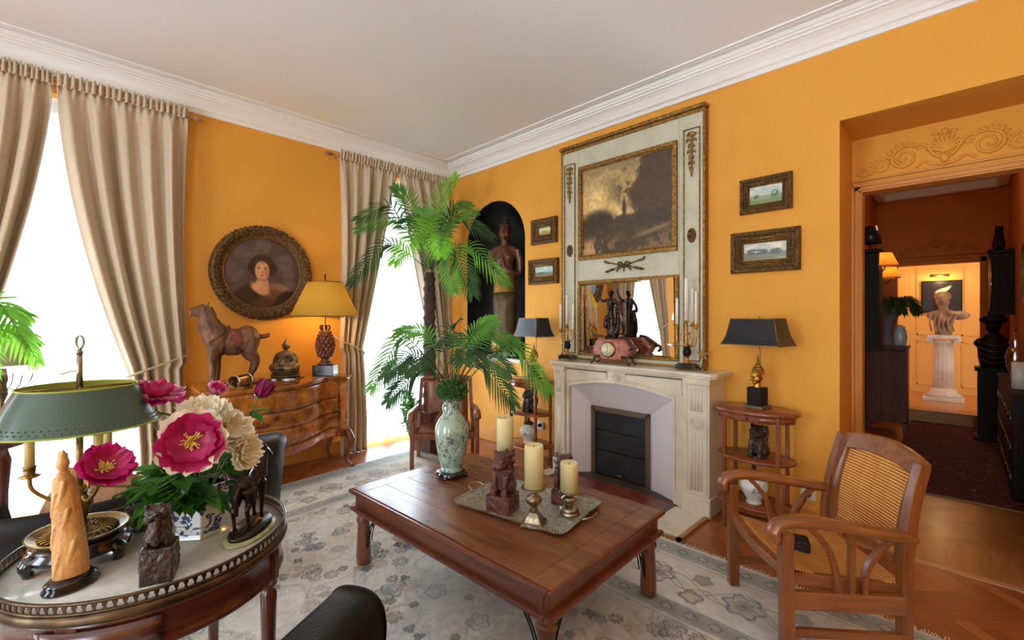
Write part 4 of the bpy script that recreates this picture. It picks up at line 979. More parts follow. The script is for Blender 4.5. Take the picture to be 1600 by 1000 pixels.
# small ivy trailing over the planter rim
IV=thing('trailing_ivy','small green ivy spilling over left side of the brown planter','plant',(2.68,4.12,.40))
rg=random.Random(11); st=MB(); lf=MB()
for k in range(26):
    a=rg.uniform(1.6,4.4) if k<18 else rg.uniform(0,6.3); ln=rg.uniform(.08,.25); e=Vector((math.cos(a)*ln*.7,math.sin(a)*ln*.7,rg.uniform(-.16,.26)))
    P=cat([(0,0,0.02),tuple(e*.5+Vector((0,0,.10))),tuple(e)],6); st.tube(P,.0025,5)
    for p in P[2:]:
        for _ in range(3):
            q=Vector(p)+Vector((rg.uniform(-.03,.03),rg.uniform(-.03,.03),rg.uniform(-.03,.03))); d=Vector((rg.uniform(-1,1),rg.uniform(-1,1),rg.uniform(-.8,.5))).normalized(); s=d.orthogonal().normalized(); L_=rg.uniform(.022,.036)
            lf.add([q,q+d*L_*.5+s*L_*.42,q+d*L_,q+d*L_*.5-s*L_*.42],[(0,1,2,3)],True)
st.build('stem',M['stem'],IV); lf.build('leaves',M['leafp'],IV,recalc=False)
# palm fronds and boxwood ball in the celadon vase
SP=thing('arching_palm_spray','arching palm fronds rising from the green vase on coffee table','plant',(VX,VY,TZ+.47))
FS=[((1.50,2.42,1.33),(1.34,2.52,1.02)),((1.56,2.40,1.22),(1.38,2.42,1.10)),((1.62,2.42,1.12),(1.44,2.50,.93)),
 ((1.86,2.22,1.32),(1.98,2.12,1.44)),((1.92,2.15,1.33),(2.08,2.0,1.28)),((2.02,2.00,1.28),(2.2,1.86,.98)),((1.90,2.16,1.16),(2.04,2.0,.90)),
 ((1.74,2.24,1.34),(1.70,2.14,1.42)),((1.70,2.10,1.26),(1.60,1.96,1.20)),((1.86,2.34,1.30),(2.0,2.45,1.25)),((1.66,2.40,1.34),(1.54,2.55,1.36)),((1.82,2.10,1.24),(1.92,1.92,1.12)),((1.78,2.42,1.28),(1.80,2.62,1.2)),((1.58,2.30,1.2),(1.42,2.26,1.14))]
for k,(v_,t_) in enumerate(FS):
    a=Vector((VX,VY,TZ+.47)); mid=Vector(v_); P=[a,a.lerp(mid,.5)+Vector((0,0,.05)),mid,mid.lerp(Vector(t_),.55)+Vector((0,0,.015)),Vector(t_)]
    frond(relp([tuple(p) for p in P],tuple(a)),.145,20,.0064,.4,k+50,m_=M['leafg' if k in (0,3,4,5,9,10) else 'leafd'],parent=SP,start=.35)
BB=thing('boxwood_ball','small round ball of green leaves on the rim of the green vase','plant',(VX,VY,TZ+.515))
MB().ell((0,0,.02),(.085,.085,.06),20).tube([(0,0,-.06),(0,0,.01)],.012).build('core',mat('dark_leaf_core',(40,70,28),.9),BB)
m=MB(); rg=random.Random(5)
for k in range(1500):
    z=rg.uniform(-1,1); a=rg.uniform(0,2*PI); q=math.sqrt(1-z*z); d=Vector((q*math.cos(a),q*math.sin(a),z)); p=Vector((d.x*.09,d.y*.09,.02+d.z*.062))*rg.uniform(.92,1.1)
    s=Vector((rg.uniform(-1,1),rg.uniform(-1,1),rg.uniform(-1,1))).normalized(); e=d.cross(s).normalized(); t_=(d*.8+s*.5).normalized()*.013
    m.add([p,p+t_*.5+e*.0045,p+t_,p+t_*.5-e*.0045],[(0,1,2,3)],True)
m.build('leaves',M['bush'],BB,recalc=False)
# palm at the left edge, on a tall stand
pd=thing('plant_stand','tall narrow plant stand at the left edge by the window','stand',(-.36,3.55,0))
MB().lathe([(.001,0),(.16,0),(.15,.03),(.03,.06),(.025,.5),(.035,.9),(.14,.95),(.14,.97),(.001,.97)],24).build('column',M['mahogany'],pd)
po=thing('plant_pot','pot of the bright palm at the left edge','pot',(-.36,3.55,.972)); MB().lathe([(.001,0),(.08,0),(.12,.18),(.125,.19),(.11,.19),(.1,.15),(.001,.15)],24).build('pot_body',M['terracotta'],po)
pp=thing('potted_palm','bright green palm fronds at the left edge before the window','plant',(-.36,3.55,1.12))
for k,(v_,t_) in enumerate([((.14,-.1,.42),(.3,-.14,.10)),((.1,.02,.36),(.26,.03,.34)),((.16,-.06,.26),(.27,-.05,.2)),((.08,-.2,.3),(.16,-.36,.08)),((-.12,.1,.4),(-.3,.14,.2)),((-.15,-.1,.35),(-.33,-.16,.1)),((.02,.12,.45),(.06,.3,.35))]):
    frond([(0,0,0),(v_[0]*.5,v_[1]*.5,v_[2]*.65),v_,((v_[0]+t_[0])/2,(v_[1]+t_[1])/2,(v_[2]+t_[2])/2+.02),t_],.13,22,.0085,.5,k+80,m_=M['leafb'],parent=pp)
# ================================================================ COMMODE AND WHAT STANDS ON IT
def burl():
    m,t,b=nt('burr_walnut'); co=obco(t); f=noise(t,co,7,8,1.4,.65); g=noise(t,co,3,3,.5)
    c=ramp(t,f,[(.32,srgb(92,44,14)),(.5,srgb(176,98,30)),(.7,srgb(214,138,52))]); d=ramp(t,g,[(.36,(.35,.35,.35,1)),(.62,(.56,.56,.56,1))])
    x=N(t,'ShaderNodeMix',data_type='RGBA',blend_type='OVERLAY'); x.inputs[0].default_value=1; t.links.new(c,x.inputs[6]); t.links.new(d,x.inputs[7])
    t.links.new(x.outputs[2],b.inputs['Base Color']); b.inputs['Roughness'].default_value=.22; b.inputs['Coat Weight'].default_value=.6; return m
BW=burl(); M['legdark']=wood('dark_walnut_leg',(92,46,20),(136,76,34),axis='z',sc=6)
CM=thing('commode','serpentine burr walnut chest of drawers on cabriole legs under the round portrait','chest of drawers',(1.42,4.68,0))
cf=[(-.60,-.66),(-.50,-.72),(-.36,-.70),(-.20,-.735),(-.02,-.72),(.18,-.60),(.36,-.43),(.48,-.41),(.58,-.45)]
CF=[(p.x,p.y) for p in cat([(a,b,0) for a,b in cf],6)]
def outl(o): # outline offset outwards by o
    n=len(CF); out=[]
    for i,(x,y) in enumerate(CF):
        a=CF[max(i-1,0)]; b=CF[min(i+1,n-1)]; tx,ty=b[0]-a[0],b[1]-a[1]; l=math.hypot(tx,ty); out.append((x+ty/l*o,y-tx/l*o))
    return out
def slab(o,z0,z1,side=.0): q=outl(o); return [(-.62-side,0)]+[(-.62-side,q[0][1]+.03)]+q+[(.61+side,q[-1][1]+.04),(.61+side,0)]
m=MB(); m.prism(slab(.022,0,0,.02),.868,.888); m.prism(slab(.014,0,0,.012),.855,.868); m.build('top',BW,CM,bevel=.006)
m=MB(); m.prism(slab(-.012,0,0),.30,.855); m.build('carcase',BW,CM)
def strip(i0,i1,z0,z1,o,bul):
    q=CF[i0:i1+1]; qq=outl(0)[i0:i1+1]; n1=outl(1)[i0:i1+1]; mb=MB(); nz=5; rows=[]
    for j in range(nz):
        t=j/(nz-1); z=lerp(z0,z1,t); oo=o+bul*math.sin(PI*((z-.3)/.55))
        rows.append([(qq[k][0]+(n1[k][0]-qq[k][0])*oo,qq[k][1]+(n1[k][1]-qq[k][1])*oo,z) for k in range(len(q))])
    inner=[[(qq[k][0]+(n1[k][0]-qq[k][0])*-.02,qq[k][1]+(n1[k][1]-qq[k][1])*-.02,z) for k in range(len(q))] for z in (z0,z1)]
    L_=len(q); allr=[inner[0]]+rows+[inner[1]]; vs=[p for r_ in allr for p in r_]; fs=[]
    for j in range(len(allr)-1):
        for k in range(L_-1): fs.append((j*L_+k,j*L_+k+1,(j+1)*L_+k+1,(j+1)*L_+k))
    fs+=[tuple(j*L_ for j in range(len(allr))),tuple(j*L_+L_-1 for j in range(len(allr)))[::-1]]
    mb.add(vs,fs,True); return mb
n=len(CF)
for z0,z1 in ((.685,.845),(.545,.677),(.395,.537)):
    d=strip(5,n-6,z0,z1,.006,.028).build('drawer',BW,CM)
    for kx in (.3,.72):
        k=int(5+(n-11)*kx); p=outl(.008+.028*math.sin(PI*(((z0+z1)/2-.3)/.55)))[k]
        MB().ell((p[0],p[1],(z0+z1)/2),(.012,.006,.012),10).build('keyhole_plate',M['brass'],d)
strip(5,n-6,.305,.388,.004,.022).build('apron',BW,CM)
for i0,i1 in ((0,4),(n-5,n-1)): strip(i0,i1,.30,.85,.008,.022).build('corner_post',BW,CM)
for (x,y,dx,dy) in ((-.585,-.66,-.3,-.75),(.575,-.455,.35,-.75),(-.57,-.06,-.4,0),(.56,-.06,.4,0)):
    MB().tube(cat([(x,y,.36),(x+dx*.06,y+dy*.06,.27),(x+dx*.03,y+dy*.03,.17),(x-dx*.01,y-dy*.01,.08),(x+dx*.05,y+dy*.05,.025),(x+dx*.09,y+dy*.09,.016)],5),[.03]*1+list(np.interp(np.linspace(0,1,25),[0,.2,.45,.7,.85,1],[.034,.034,.02,.014,.018,.022])),12).build('cabriole_leg',M['legdark'],CM,disp=(.006,.02))
TZC=.889
def horse_pts(m,s,pose):
    pass
# Tang style horse, head to the left
HS=thing('horse_statue','brown carved horse statue with red saddle standing at left of the commode','statue',(1.05,4.34,TZC),math.radians(172)); HS.scale=(.82,.95,1)
m=MB()   # local +x = head direction
m.ell((0,0,.355),(.17,.10,.115),20); m.ell((.12,0,.375),(.115,.105,.14),18); m.ell((-.13,0,.37),(.12,.105,.125),18)
limb(m,[(.14,0,.40),(.20,0,.50),(.215,0,.575),(.235,0,.625)],[.12,.095,.075,.062],14)
limb(m,[(.225,0,.62),(.28,0,.608),(.335,0,.60),(.365,0,.597)],[.056,.050,.034,.030],14)
for s in (-1,1): m.tube([(.212,s*.022,.64),(.205,s*.026,.675),(.204,s*.026,.69)],[.014,.009,.003],8)
limb(m,[(.165,0,.53),(.125,0,.50),(.08,0,.46)],[.02,.02,.01])
for (x,s,f) in ((.13,-1,0),(.16,1,.02),):
    limb(m,[(x,s*.05,.34),(x+f,s*.052,.22),(x+f-.004,s*.052,.17),(x+f,s*.052,.06),(x+f+.012,s*.052,.022)],[.06,.040,.034,.026,.034])
    m.ell((x+f+.018,s*.052,.018),(.032,.024,.018),10)
for (x,s,f) in ((-.16,-1,-.01),(-.19,1,.04)):
    limb(m,[(x+.01,s*.045,.40),(x+.03,s*.055,.27),(x-.03+f*.3,s*.055,.19),(x-.005+f,s*.055,.08),(x+.012+f,s*.055,.022)],[.056,.058,.034,.026,.034])
    m.ell((x+.02+f,s*.055,.018),(.032,.024,.018),10)
limb(m,[(-.235,0,.40),(-.28,0,.395),(-.32,0,.405),(-.335,0,.425)],[.022,.022,.02,.012])
m.build('body',mat('glazed_brown_earthenware',(138,90,54),.55,c2=(74,54,40),vs=11,bp=.4,bs=35,coat=.05),HS,remesh=.0065,disp=(.012,.035))
m=MB(); m.ell((-.02,0,.435),(.075,.075,.03),16); m.ell((.035,0,.465),(.022,.05,.03),12); m.ell((-.075,0,.46),(.02,.05,.022),12)
for s in (-1,1): m.ell((-.02,s*.088,.38),(.07,.012,.07),14)
m.build('saddle',mat('faded_red_glaze',(150,72,52),.5,c2=(98,56,44),vs=25),HS,remesh=.006,disp=(.008,.03))
m=MB(); m.tube([(.145+.003*math.cos(a*.6),.102*math.cos(a*PI/10)*.93,.385+.125*math.sin(a*PI/10)) for a in range(20)],.008,6,closed=True); m.build('harness',M['golddark'],HS)
m=MB(); m.cbox((-.02,0,.006),(.46,.15,.012)); m.build('plinth',M['bronzeb'],HS,bevel=.005)
# brass cylinder lying on its side
r=thing('brass_cuff','brass open tube lying on its side in front of horse hooves','ornament',(1.10,4.12,TZC+.055),math.radians(218))
m=MB(); ro,ri=.05,.043; P=[(ro,0),(ro+.004,.006),(ro,.014),(ro-.004,.05),(ro-.004,.13),(ro,.145),(ro+.004,.152),(ri,.152),(ri-.004,.05),(ri,0),(ro,0)]
m.lathe(P,28,cap=False,M=Matrix.Rotation(PI/2,4,'Y')); m.build('tube_body',M['brass'],r)
r['label']='brass open tube lying on its side in front of horse hooves'
m=MB(); 
for x in (.004,.148): m.tube([(x,(ro+.003)*math.cos(k*PI/14),(ro+.003)*math.sin(k*PI/14)) for k in range(28)],.004,6,closed=True)
m.build('rim',M['chrome'],r)
# seated Buddha
BD=thing('seated_figure','small brass seated meditating figure between horse and pineapple lamp','statue',(1.50,4.42,TZC),math.radians(-45)); BD.scale=(1.3,1.3,1.28)
def buddha(m,s=1,base=True):  # faces -y
    m.ell((0,0,.075*s),(.085*s,.06*s,.028*s),18)
    for q in (-1,1):
        limb(m,[(q*.03*s,.0,.075*s),(q*.085*s,-.02*s,.07*s),(q*.04*s,-.06*s,.068*s),(-q*.03*s,-.062*s,.072*s)],[.03*s,.027*s,.022*s,.015*s])
        limb(m,[(q*.046*s,0,.165*s),(q*.07*s,0,.13*s),(q*.066*s,-.02*s,.10*s),(q*.02*s,-.055*s,.095*s)],[.022*s,.019*s,.017*s,.013*s])
        m.ell((q*.027*s,.004*s,.222*s),(.004*s,.008*s,.016*s),8)
    limb(m,[(0,.0,.07*s),(0,0,.12*s),(0,0,.165*s),(0,0,.185*s)],[.052*s,.046*s,.052*s,.026*s]); m.ell((0,0,.165*s),(.062*s,.03*s,.026*s),12)
    m.tube([(0,0,.18*s),(0,0,.205*s)],.014*s); m.ell((0,-.002*s,.225*s),(.024*s,.025*s,.03*s),16); m.ell((0,-.026*s,.222*s),(.004*s,.006*s,.008*s),6)
    m.ell((0,.003*s,.25*s),(.017*s,.017*s,.014*s),12); m.tube([(0,.002*s,.258*s),(0,.002*s,.285*s)],[.008*s,.002*s],8)
m=MB(); m.M=Matrix.Translation((0,0,.012)); buddha(m,.98); m.M=Matrix(); m.build('figure_body',M['buddha'],BD,remesh=.0035,disp=(.002,.02))
m=MB()
for z,a in ((.006,1.12),(.022,1.04),(.04,.98),(.056,1.02)): m.ell((0,-.005,z),(.10*a,.072*a,.011),24)
m.build('lotus_base',M['buddha'],BD); MB().cbox((0,-.004,.003),(.2,.15,.008)).build('foot_plate',M['chrome'],BD,bevel=.003)
# pineapple lamp, lit
def shade(r,prof,m_in,m_out,name='lamp_shade',n=40,sx=1,sy=1,rim=None):
    MB().lathe(prof,n,sx=sx,sy=sy,cap=False).build(name,m_out,r,sol=.002,recalc=False)
PL=thing('pineapple_lamp','lit table lamp with carved pineapple body and olive shade on the commode','lamp',(1.85,4.385,TZC),math.radians(-45))
MB().cbox((0,0,.05),(.2,.13,.1)).build('base',M['blackwood'],PL,bevel=.004)
m=MB(); m.lathe([(.001,.1),(.07,.1),(.07,.115),(.055,.125),(.035,.15),(.045,.17),(.06,.19),(.075,.22)],24); m.build('foot',M['carvedred'],PL)
m=MB(); nz_=8
for j in range(nz_):
    z=.195+j*.026; R_=.078*math.sin(PI*(.2+.68*(j+.5)/nz_))**.8; nn_=12
    for k in range(nn_):
        a=2*PI*(k+.5*(j%2))/nn_; m.ell((R_*math.cos(a),R_*math.sin(a),z),(.017,.017,.017),6)
m.lathe([(.001,.19),(.06,.2),(.074,.27),(.066,.34),(.04,.395),(.001,.4)],20); m.v=[Vector((q.x,q.y,.19+(q.z-.19)*1.2)) for q in m.v]; m.build('pineapple',mat('carved_red_gilt_wood',(150,88,50),.4,c2=(92,48,32),vs=30,bp=.3,bs=60),PL)
m=MB()
for k in range(7):
    a=k*2*PI/7; m.tube(cat([(.02*math.cos(a),.02*math.sin(a),.43),(.045*math.cos(a),.045*math.sin(a),.455),(.04*math.cos(a),.04*math.sin(a),.485),(.022*math.cos(a),.022*math.sin(a),.48)],4),[.007]*12+[.003],6)
m.build('leaf_crown',M['bronzeb'],PL)
m=MB().tube([(0,0,.43),(0,0,.965)],.005).ell((0,0,.97),(.009,.009,.014),10).tube([(0,0,.89),(.13,0,.885)],.003).tube([(0,0,.89),(-.13,0,.885)],.003); m.build('stem',M['bronzeb'],PL)
olive=mat('olive_lamp_shade',(150,128,60),.6)
olive.node_tree.nodes['Principled BSDF'].inputs['Transmission Weight'].default_value=0
def warmshade(name,c,tl):
    m=thin(name,c,0,tl); return m
OL=warmshade('olive_card_shade',(168,140,62),.28)
MB().lathe([(.31,.575),(.16,.90)],44,cap=False).build('lamp_shade',OL,PL,recalc=False)
m=MB()
for rr,z in ((.31,.575),(.16,.90)): m.tube([(rr*math.cos(k*PI/22),rr*math.sin(k*PI/22),z) for k in range(44)],.004,6,closed=True)
m.build('shade_rim',M['gold'],PL)
MB().ell((0,0,.68),(.028,.028,.038),14).build('bulb',mat('glowing_bulb',(255,196,110),.5,em=14),PL)
point('pineapple_lamp_glow',(1.85,4.385,TZC+.66),14,WARM,.05)
# ================================================================ ETAGERES
def etagere(label,x,y,rz):
    r=thing('etagere',label,'side table',(x,y,0),rz); a,b=.18,.27
    MB().lathe([(.001,.80),(.97,.80),(1.0,.806),(1.0,.818),(.97,.826),(.001,.826)],48,sx=a,sy=b).build('top',M['cherry'],r)
    MB().lathe([(.88,.755),(.9,.755),(.9,.80),(.88,.80)],48,sx=a,sy=b,cap=False).build('apron',M['cherry'],r)
    for zz in (.49,.175): MB().lathe([(.001,zz-.01),(.9,zz-.01),(.92,zz),(.9,zz+.01),(.001,zz+.01)],48,sx=a,sy=b).build('shelf',M['cherry'],r)
    for s in (-1,1):
        for t in (-1,1):
            px_,py_=s*a*.62,t*b*.62
            MB().cbox((px_,py_,.4),(.024,.024,.8)).lathe([(.012,0),(.016,.02),(.011,.05)],10,c=(px_,py_,0)).build('leg',M['cherry'],r,bevel=.003)
    d=MB().cbox((-a*.9,0,.778),(.006,.13,.034)).build('drawer',M['cherry'],r,bevel=.002); MB().ell((-a*.93-.006,0,.778),(.007,.012,.009),10).build('knob',M['bronzeb'],d)
    return r
etagere('oval three-tier side table right of the fireplace behind the cane armchair',3.395,1.0,0)
etagere('oval three-tier side table left of the fireplace, below the niche',3.40,3.10,0)
ZE=.8265
def head_lamp(label,x,y,rz):
    r=thing('table_lamp',label,'lamp',(x,y,ZE),rz)   # faces -x
    MB().cbox((0,0,.012),(.13,.13,.024)).build('foot_plate',M['bronzeframe'],r,bevel=.003)
    MB().cbox((0,0,.084),(.095,.095,.12)).build('base',M['black'],r,bevel=.003)
    m=MB(); m.tube([(0,0,.14),(0,0,.19)],[.026,.022],14); m.ell((-.004,0,.225),(.044,.037,.054),20); m.ell((.012,0,.238),(.042,.042,.046),18)
    m.ell((-.046,0,.222),(.008,.007,.014),8); m.ell((-.040,0,.198),(.008,.015,.005),8); m.ell((-.034,0,.178),(.012,.016,.010),8)
    for s in (-1,1):
        m.ell((.004,s*.041,.22),(.008,.006,.018),8); m.tube([(.004,s*.043,.21),(.004,s*.045,.185)],[.006,.004],6)
        m.tube([(-.040,s*.006,.24),(-.041,s*.018,.244),(-.034,s*.03,.238)],.004,6); m.ell((-.041,s*.016,.232),(.005,.010,.004),8); m.ell((-.034,s*.022,.205),(.012,.012,.014),8)
    m.build('gilt_head',M['brightgold'],r,remesh=.003,smoothit=2)
    m=MB(); m.ell((.008,0,.268),(.036,.036,.022),16); m.ell((.008,0,.288),(.02,.02,.018),12); m.lathe([(.012,.295),(.008,.31),(.010,.318),(.004,.35),(.001,.375)],12,c=(.005,0,0)); m.build('crown_knot',M['gold'],r,disp=(.004,.01))
    MB().tube([(.03,0,.14),(.035,0,.3),(.03,0,.63)],.004).build('stem',M['brass'],r)
    # rectangular concave shade
    P=[(.115,.20,.435),(.10,.183,.47),(.09,.170,.51),(.082,.160,.56),(.075,.150,.615)]
    m=MB(); vs=[];fs=[]
    for hx,hy,z in P: vs+=[(-hx,-hy,z),(hx,-hy,z),(hx,hy,z),(-hx,hy,z)]
    for j in range(len(P)-1):
        for k in range(4): fs.append((j*4+k,j*4+(k+1)%4,j*4+4+(k+1)%4,j*4+4+k))
    m.add(vs,fs,False); m.build('lamp_shade',M['blackshade'],r,sol=.003,recalc=False)
    m=MB()
    for hx,hy,z in (P[0],P[-1]): m.tube([(-hx,-hy,z),(hx,-hy,z),(hx,hy,z),(-hx,hy,z)],.0045,4,closed=True)
    for k in range(4):
        sx=(-1,1,1,-1)[k]; sy=(-1,-1,1,1)[k]; m.tube([(sx*hx,sy*hy,z) for hx,hy,z in P],.0035,4)
    m.build('gilt_edging',M['gold'],r)
    m=MB().tube([(.03,0,.6),(.0,-.15,.612)],.003).tube([(.03,0,.6),(0,.15,.612)],.003).build('shade_carrier',M['brass'],r)
    return r
head_lamp('black-shaded lamp with gilt head base right of the fireplace',3.40,.99,math.radians(-12))
head_lamp('black-shaded lamp with gilt head base left of the fireplace, below small frames',3.40,3.06,math.radians(-12))
def lion(m,s=1,seed=0):   # seated guardian beast facing -x
    limb(m,[(.02*s,0,.03*s),(.01*s,0,.08*s),(-.01*s,0,.12*s)],[.05*s,.042*s,.03*s]); m.ell((-.02*s,0,.14*s),(.036*s,.034*s,.034*s),14); m.ell((-.05*s,0,.132*s),(.02*s,.024*s,.018*s),10)
    m.ell((.0,0,.15*s),(.04*s,.042*s,.036*s),12); m.ell((-.048*s,0,.118*s),(.016*s,.018*s,.008*s),8)
    for t in (-1,1):
        limb(m,[(-.02*s,t*.025*s,.10*s),(-.035*s,t*.026*s,.05*s),(-.038*s,t*.026*s,.012*s),(-.05*s,t*.026*s,.008*s)],[.018*s,.015*s,.014*s,.014*s]); m.ell((.02*s,t*.035*s,.035*s),(.036*s,.02*s,.034*s),10)
        m.ell((-.0,t*.034*s,.172*s),(.01*s,.01*s,.014*s),8); m.ell((-.045*s,t*.015*s,.152*s),(.009*s,.009*s,.009*s),8)
    rg=random.Random(seed)
    for k in range(28): a=rg.uniform(0,2*PI); z=rg.uniform(.09,.185)*s; m.ell((.01*s+.042*s*math.cos(a)*.9,.042*s*math.sin(a),z),(.012*s,.012*s,.011*s),6) if math.cos(a)>-.5 else None
    limb(m,[(.06*s,0,.03*s),(.075*s,0,.09*s),(.06*s,0,.13*s)],[.015*s,.02*s,.008*s])
r=thing('small_figurine','dark carved figurine on middle shelf of the right side table','figurine',(3.38,.98,.5005),math.radians(-10)); m=MB(); lion(m,1.15,1); m.build('figurine_body',M['carved'],r,remesh=.004,disp=(.012,.014)); MB().lathe([(.001,0),(.07,0),(.066,.014),(.001,.014)],20,sy=.8).build('base',M['blackwood'],r)
r=thing('small_figurine','dark carved figurine on middle shelf of the left side table','figurine',(3.38,3.10,.5005),math.radians(-10)); m=MB(); lion(m,1.2,2); m.build('figurine_body',M['carved'],r,remesh=.004,disp=(.012,.014)); MB().lathe([(.001,0),(.07,0),(.066,.014),(.001,.014)],20,sy=.8).build('base',M['blackwood'],r)
jw=mat('blue_green_white_porcelain',(228,230,222),.2,c2=(110,140,130),vs=26,lo=.55,hi=.66,coat=.5)
for (x,y,l) in ((3.36,1.0,'white and green porcelain jar on bottom shelf of right side table'),(3.37,3.10,'grey-white porcelain jar on bottom shelf of left side table')):
    r=thing('ginger_jar',l,'jar',(x,y,.1855)); MB().lathe([(.001,0),(.05,0),(.048,.012),(.04,.02),(.06,.05),(.088,.1),(.09,.135),(.07,.165),(.045,.178),(.042,.19),(.001,.19)],32).build('body',jw,r)
    MB().lathe([(.05,.188),(.052,.2),(.04,.212),(.018,.222),(.01,.236),(.016,.246),(.008,.255),(.001,.256)],20).build('lid',M['carved'],r)
# ================================================================ NICHE STATUE
SW=thing('standing_statue','tall carved wooden woman with folded hands and gold sash in the black niche','statue',(3.80,3.88,NZ+.009),math.radians(-60))
# local: faces -y ; height 1.66
bw=mat('red_brown_statue_wood',(132,78,50),.35,c2=(96,52,34),vs=8,coat=.4)
m=MB(); limb(m,[(0,0,.85),(0,0,.95),(0,-.005,1.08),(0,0,1.2),(0,.0,1.3)],[.125,.115,.105,.125,.075],20)
m.ell((0,.0,1.27),(.165,.07,.06),16); m.tube([(0,0,1.28),(0,-.01,1.4)],[.05,.043],14)
for s in (-1,1):
    limb(m,[(s*.15,0,1.27),(s*.185,.01,1.12),(s*.175,.0,.99),(s*.11,-.09,.99),(s*.02,-.13,1.05)],[.05,.043,.037,.03,.022],12)
    limb(m,[(s*.03,-.12,1.03),(s*.014,-.135,1.10),(s*.010,-.135,1.17)],[.022,.02,.012],10); m.ell((s*.06,-.075,1.17),(.048,.035,.045),12)
    for q in range(3): m.tube([(s*.008,-.14+.012*q,1.13),(s*.006,-.14+.012*q,1.195)],[.007,.004],6)
m.ell((0,-.012,1.475),(.072,.082,.10),22); m.ell((0,-.095,1.47),(.014,.018,.022),8); m.ell((0,-.082,1.432),(.022,.012,.008),8); m.ell((0,-.075,1.40),(.028,.024,.02),8)
for s in (-1,1):
    m.ell((s*.074,.0,1.465),(.010,.018,.028),8); m.ell((s*.075,-.0,1.43),(.008,.01,.018),8); m.ell((s*.03,-.077,1.492),(.016,.008,.007),8); m.ell((s*.04,-.06,1.445),(.026,.024,.024),8)
m.build('figure_body',bw,SW,remesh=.0075)
m=MB(); m.ell((0,.015,1.515),(.080,.082,.075),20); m.ell((0,.03,1.605),(.05,.05,.045),16); m.build('hair',mat('dark_carved_hair',(52,32,26),.5,bp=.6,bs=90),SW)
m=MB(); m.tube([(.072*math.cos(k*PI/12),.075*math.sin(k*PI/12)+.008,1.545+.01*math.sin(-k*PI/12)) for k in range(24)],.010,6,closed=True); m.ell((0,.03,1.645),(.035,.035,.018),14)
for k in range(7): m.ell(((k-3)*.018,-.068+abs(k-3)*.006,1.56),(.009,.008,.014),6)
m.build('headband',M['golddark'],SW)
m=MB(); m.lathe([(.001,.07),(.155,.07),(.15,.12),(.135,.3),(.14,.5),(.15,.65),(.14,.78),(.001,.78)],32,sy=.8,fl=lambda q,z:1+.035*math.cos(q*9)*(1-z/.9)); m.build('skirt',mat('worn_gilt_green_skirt',(120,98,56),.45,.25,c2=(90,72,46),vs=10,bp=.3,bs=50),SW)
m=MB(); m.lathe([(.132,.76),(.138,.77),(.132,.86),(.126,.95),(.12,.97)],32,sy=.86,cap=False); m.build('sash',mat('gold_sash',(196,146,64),.4,.4,c2=(150,106,46),vs=40,bp=.4,bs=90),SW,sol=.01)
m=MB(); m.lathe([(.001,.07),(.165,.07),(.16,.2),(.152,.26)],28,sy=.82,cap=False); m.build('hem',mat('yellow_gilt_hem',(200,152,60),.45,.3,c2=(140,96,44),vs=45,bp=.3,bs=80),SW,sol=.006)
m=MB(); m.cbox((0,0,.018),(.36,.3,.036)); m.lathe([(.001,.035),(.17,.035),(.16,.07),(.001,.07)],24,sy=.85); m.build('plinth',M['blackwood'],SW,bevel=.004)
r=thing('silver_cup','small silver cup on niche ledge beside the wooden woman','cup',(3.66,3.72,NZ+.009)); MB().lathe([(.001,0),(.03,0),(.028,.006),(.008,.012),(.008,.03),(.03,.05),(.036,.1),(.032,.1),(.026,.055),(.001,.05)],24).build('bowl',M['chrome'],r)
# ================================================================ COLONIAL CHAIR BY THE WINDOW
OC=thing('wooden_armchair','old brown colonial armchair with slatted arms behind the green vase','chair',(2.72,3.62,.014),math.radians(-38))
# local: faces -y, seat .52 wide
W_=.30
m=MB().grid(lambda u,v:(lerp(-.25,.25,u),lerp(-.26,.24,v),.37-.03*math.sin(PI*v)+.0*u+(-.03*v)),6,14); m.build('seat',M['oldchair'],OC,sol=.02)
m=MB().grid(lambda u,v:(lerp(-.23,.23,u),.25+.16*v+.03*math.sin(PI*v),.34+.42*v),6,14); m.build('backrest',M['oldchair'],OC,sol=.018)
for s in (-1,1):
    x=s*W_
    MB().tube([(x,-.27,0),(x,-.27,.52)],.026,4,up=(1,0,0)).build('leg',M['oldchair'],OC,bevel=.003)
    MB().tube([(x*.93,.24,0),(x*.93,.24,.3),(x*.9,.28,.45),(x*.86,.42,.78)],.026,4,up=(1,0,0)).build('leg',M['oldchair'],OC,bevel=.003)
    MB().tube(cat([(x,-.36,.50),(x,-.33,.545),(x,-.24,.555),(x,0,.53),(x*.95,.31,.50)],5),[.026,.034]+[.033]*17+[.025,.024],10,sy=.8).build('armrest',M['oldchair'],OC)
    for q in (-.1,.0,.1): MB().tube(cat([(x,q*.5,.30),(x,q*.9,.4),(x,q*1.5,.52)],3),.014,4,up=(1,0,0)).build('arm_slat',M['oldchair'],OC)
    MB().cbox((x,0,.28),(.026,.5,.05)).build('side_rail',M['oldchair'],OC,bevel=.003)
MB().cbox((0,-.27,.33),(.56,.03,.06)).build('front_rail',M['oldchair'],OC,bevel=.003)
MB().tube(cat([(-.26,.42,.77),(0,.43,.80),(.26,.42,.77)],6),.028,8,sy=.7).build('top_rail',M['oldchair'],OC)
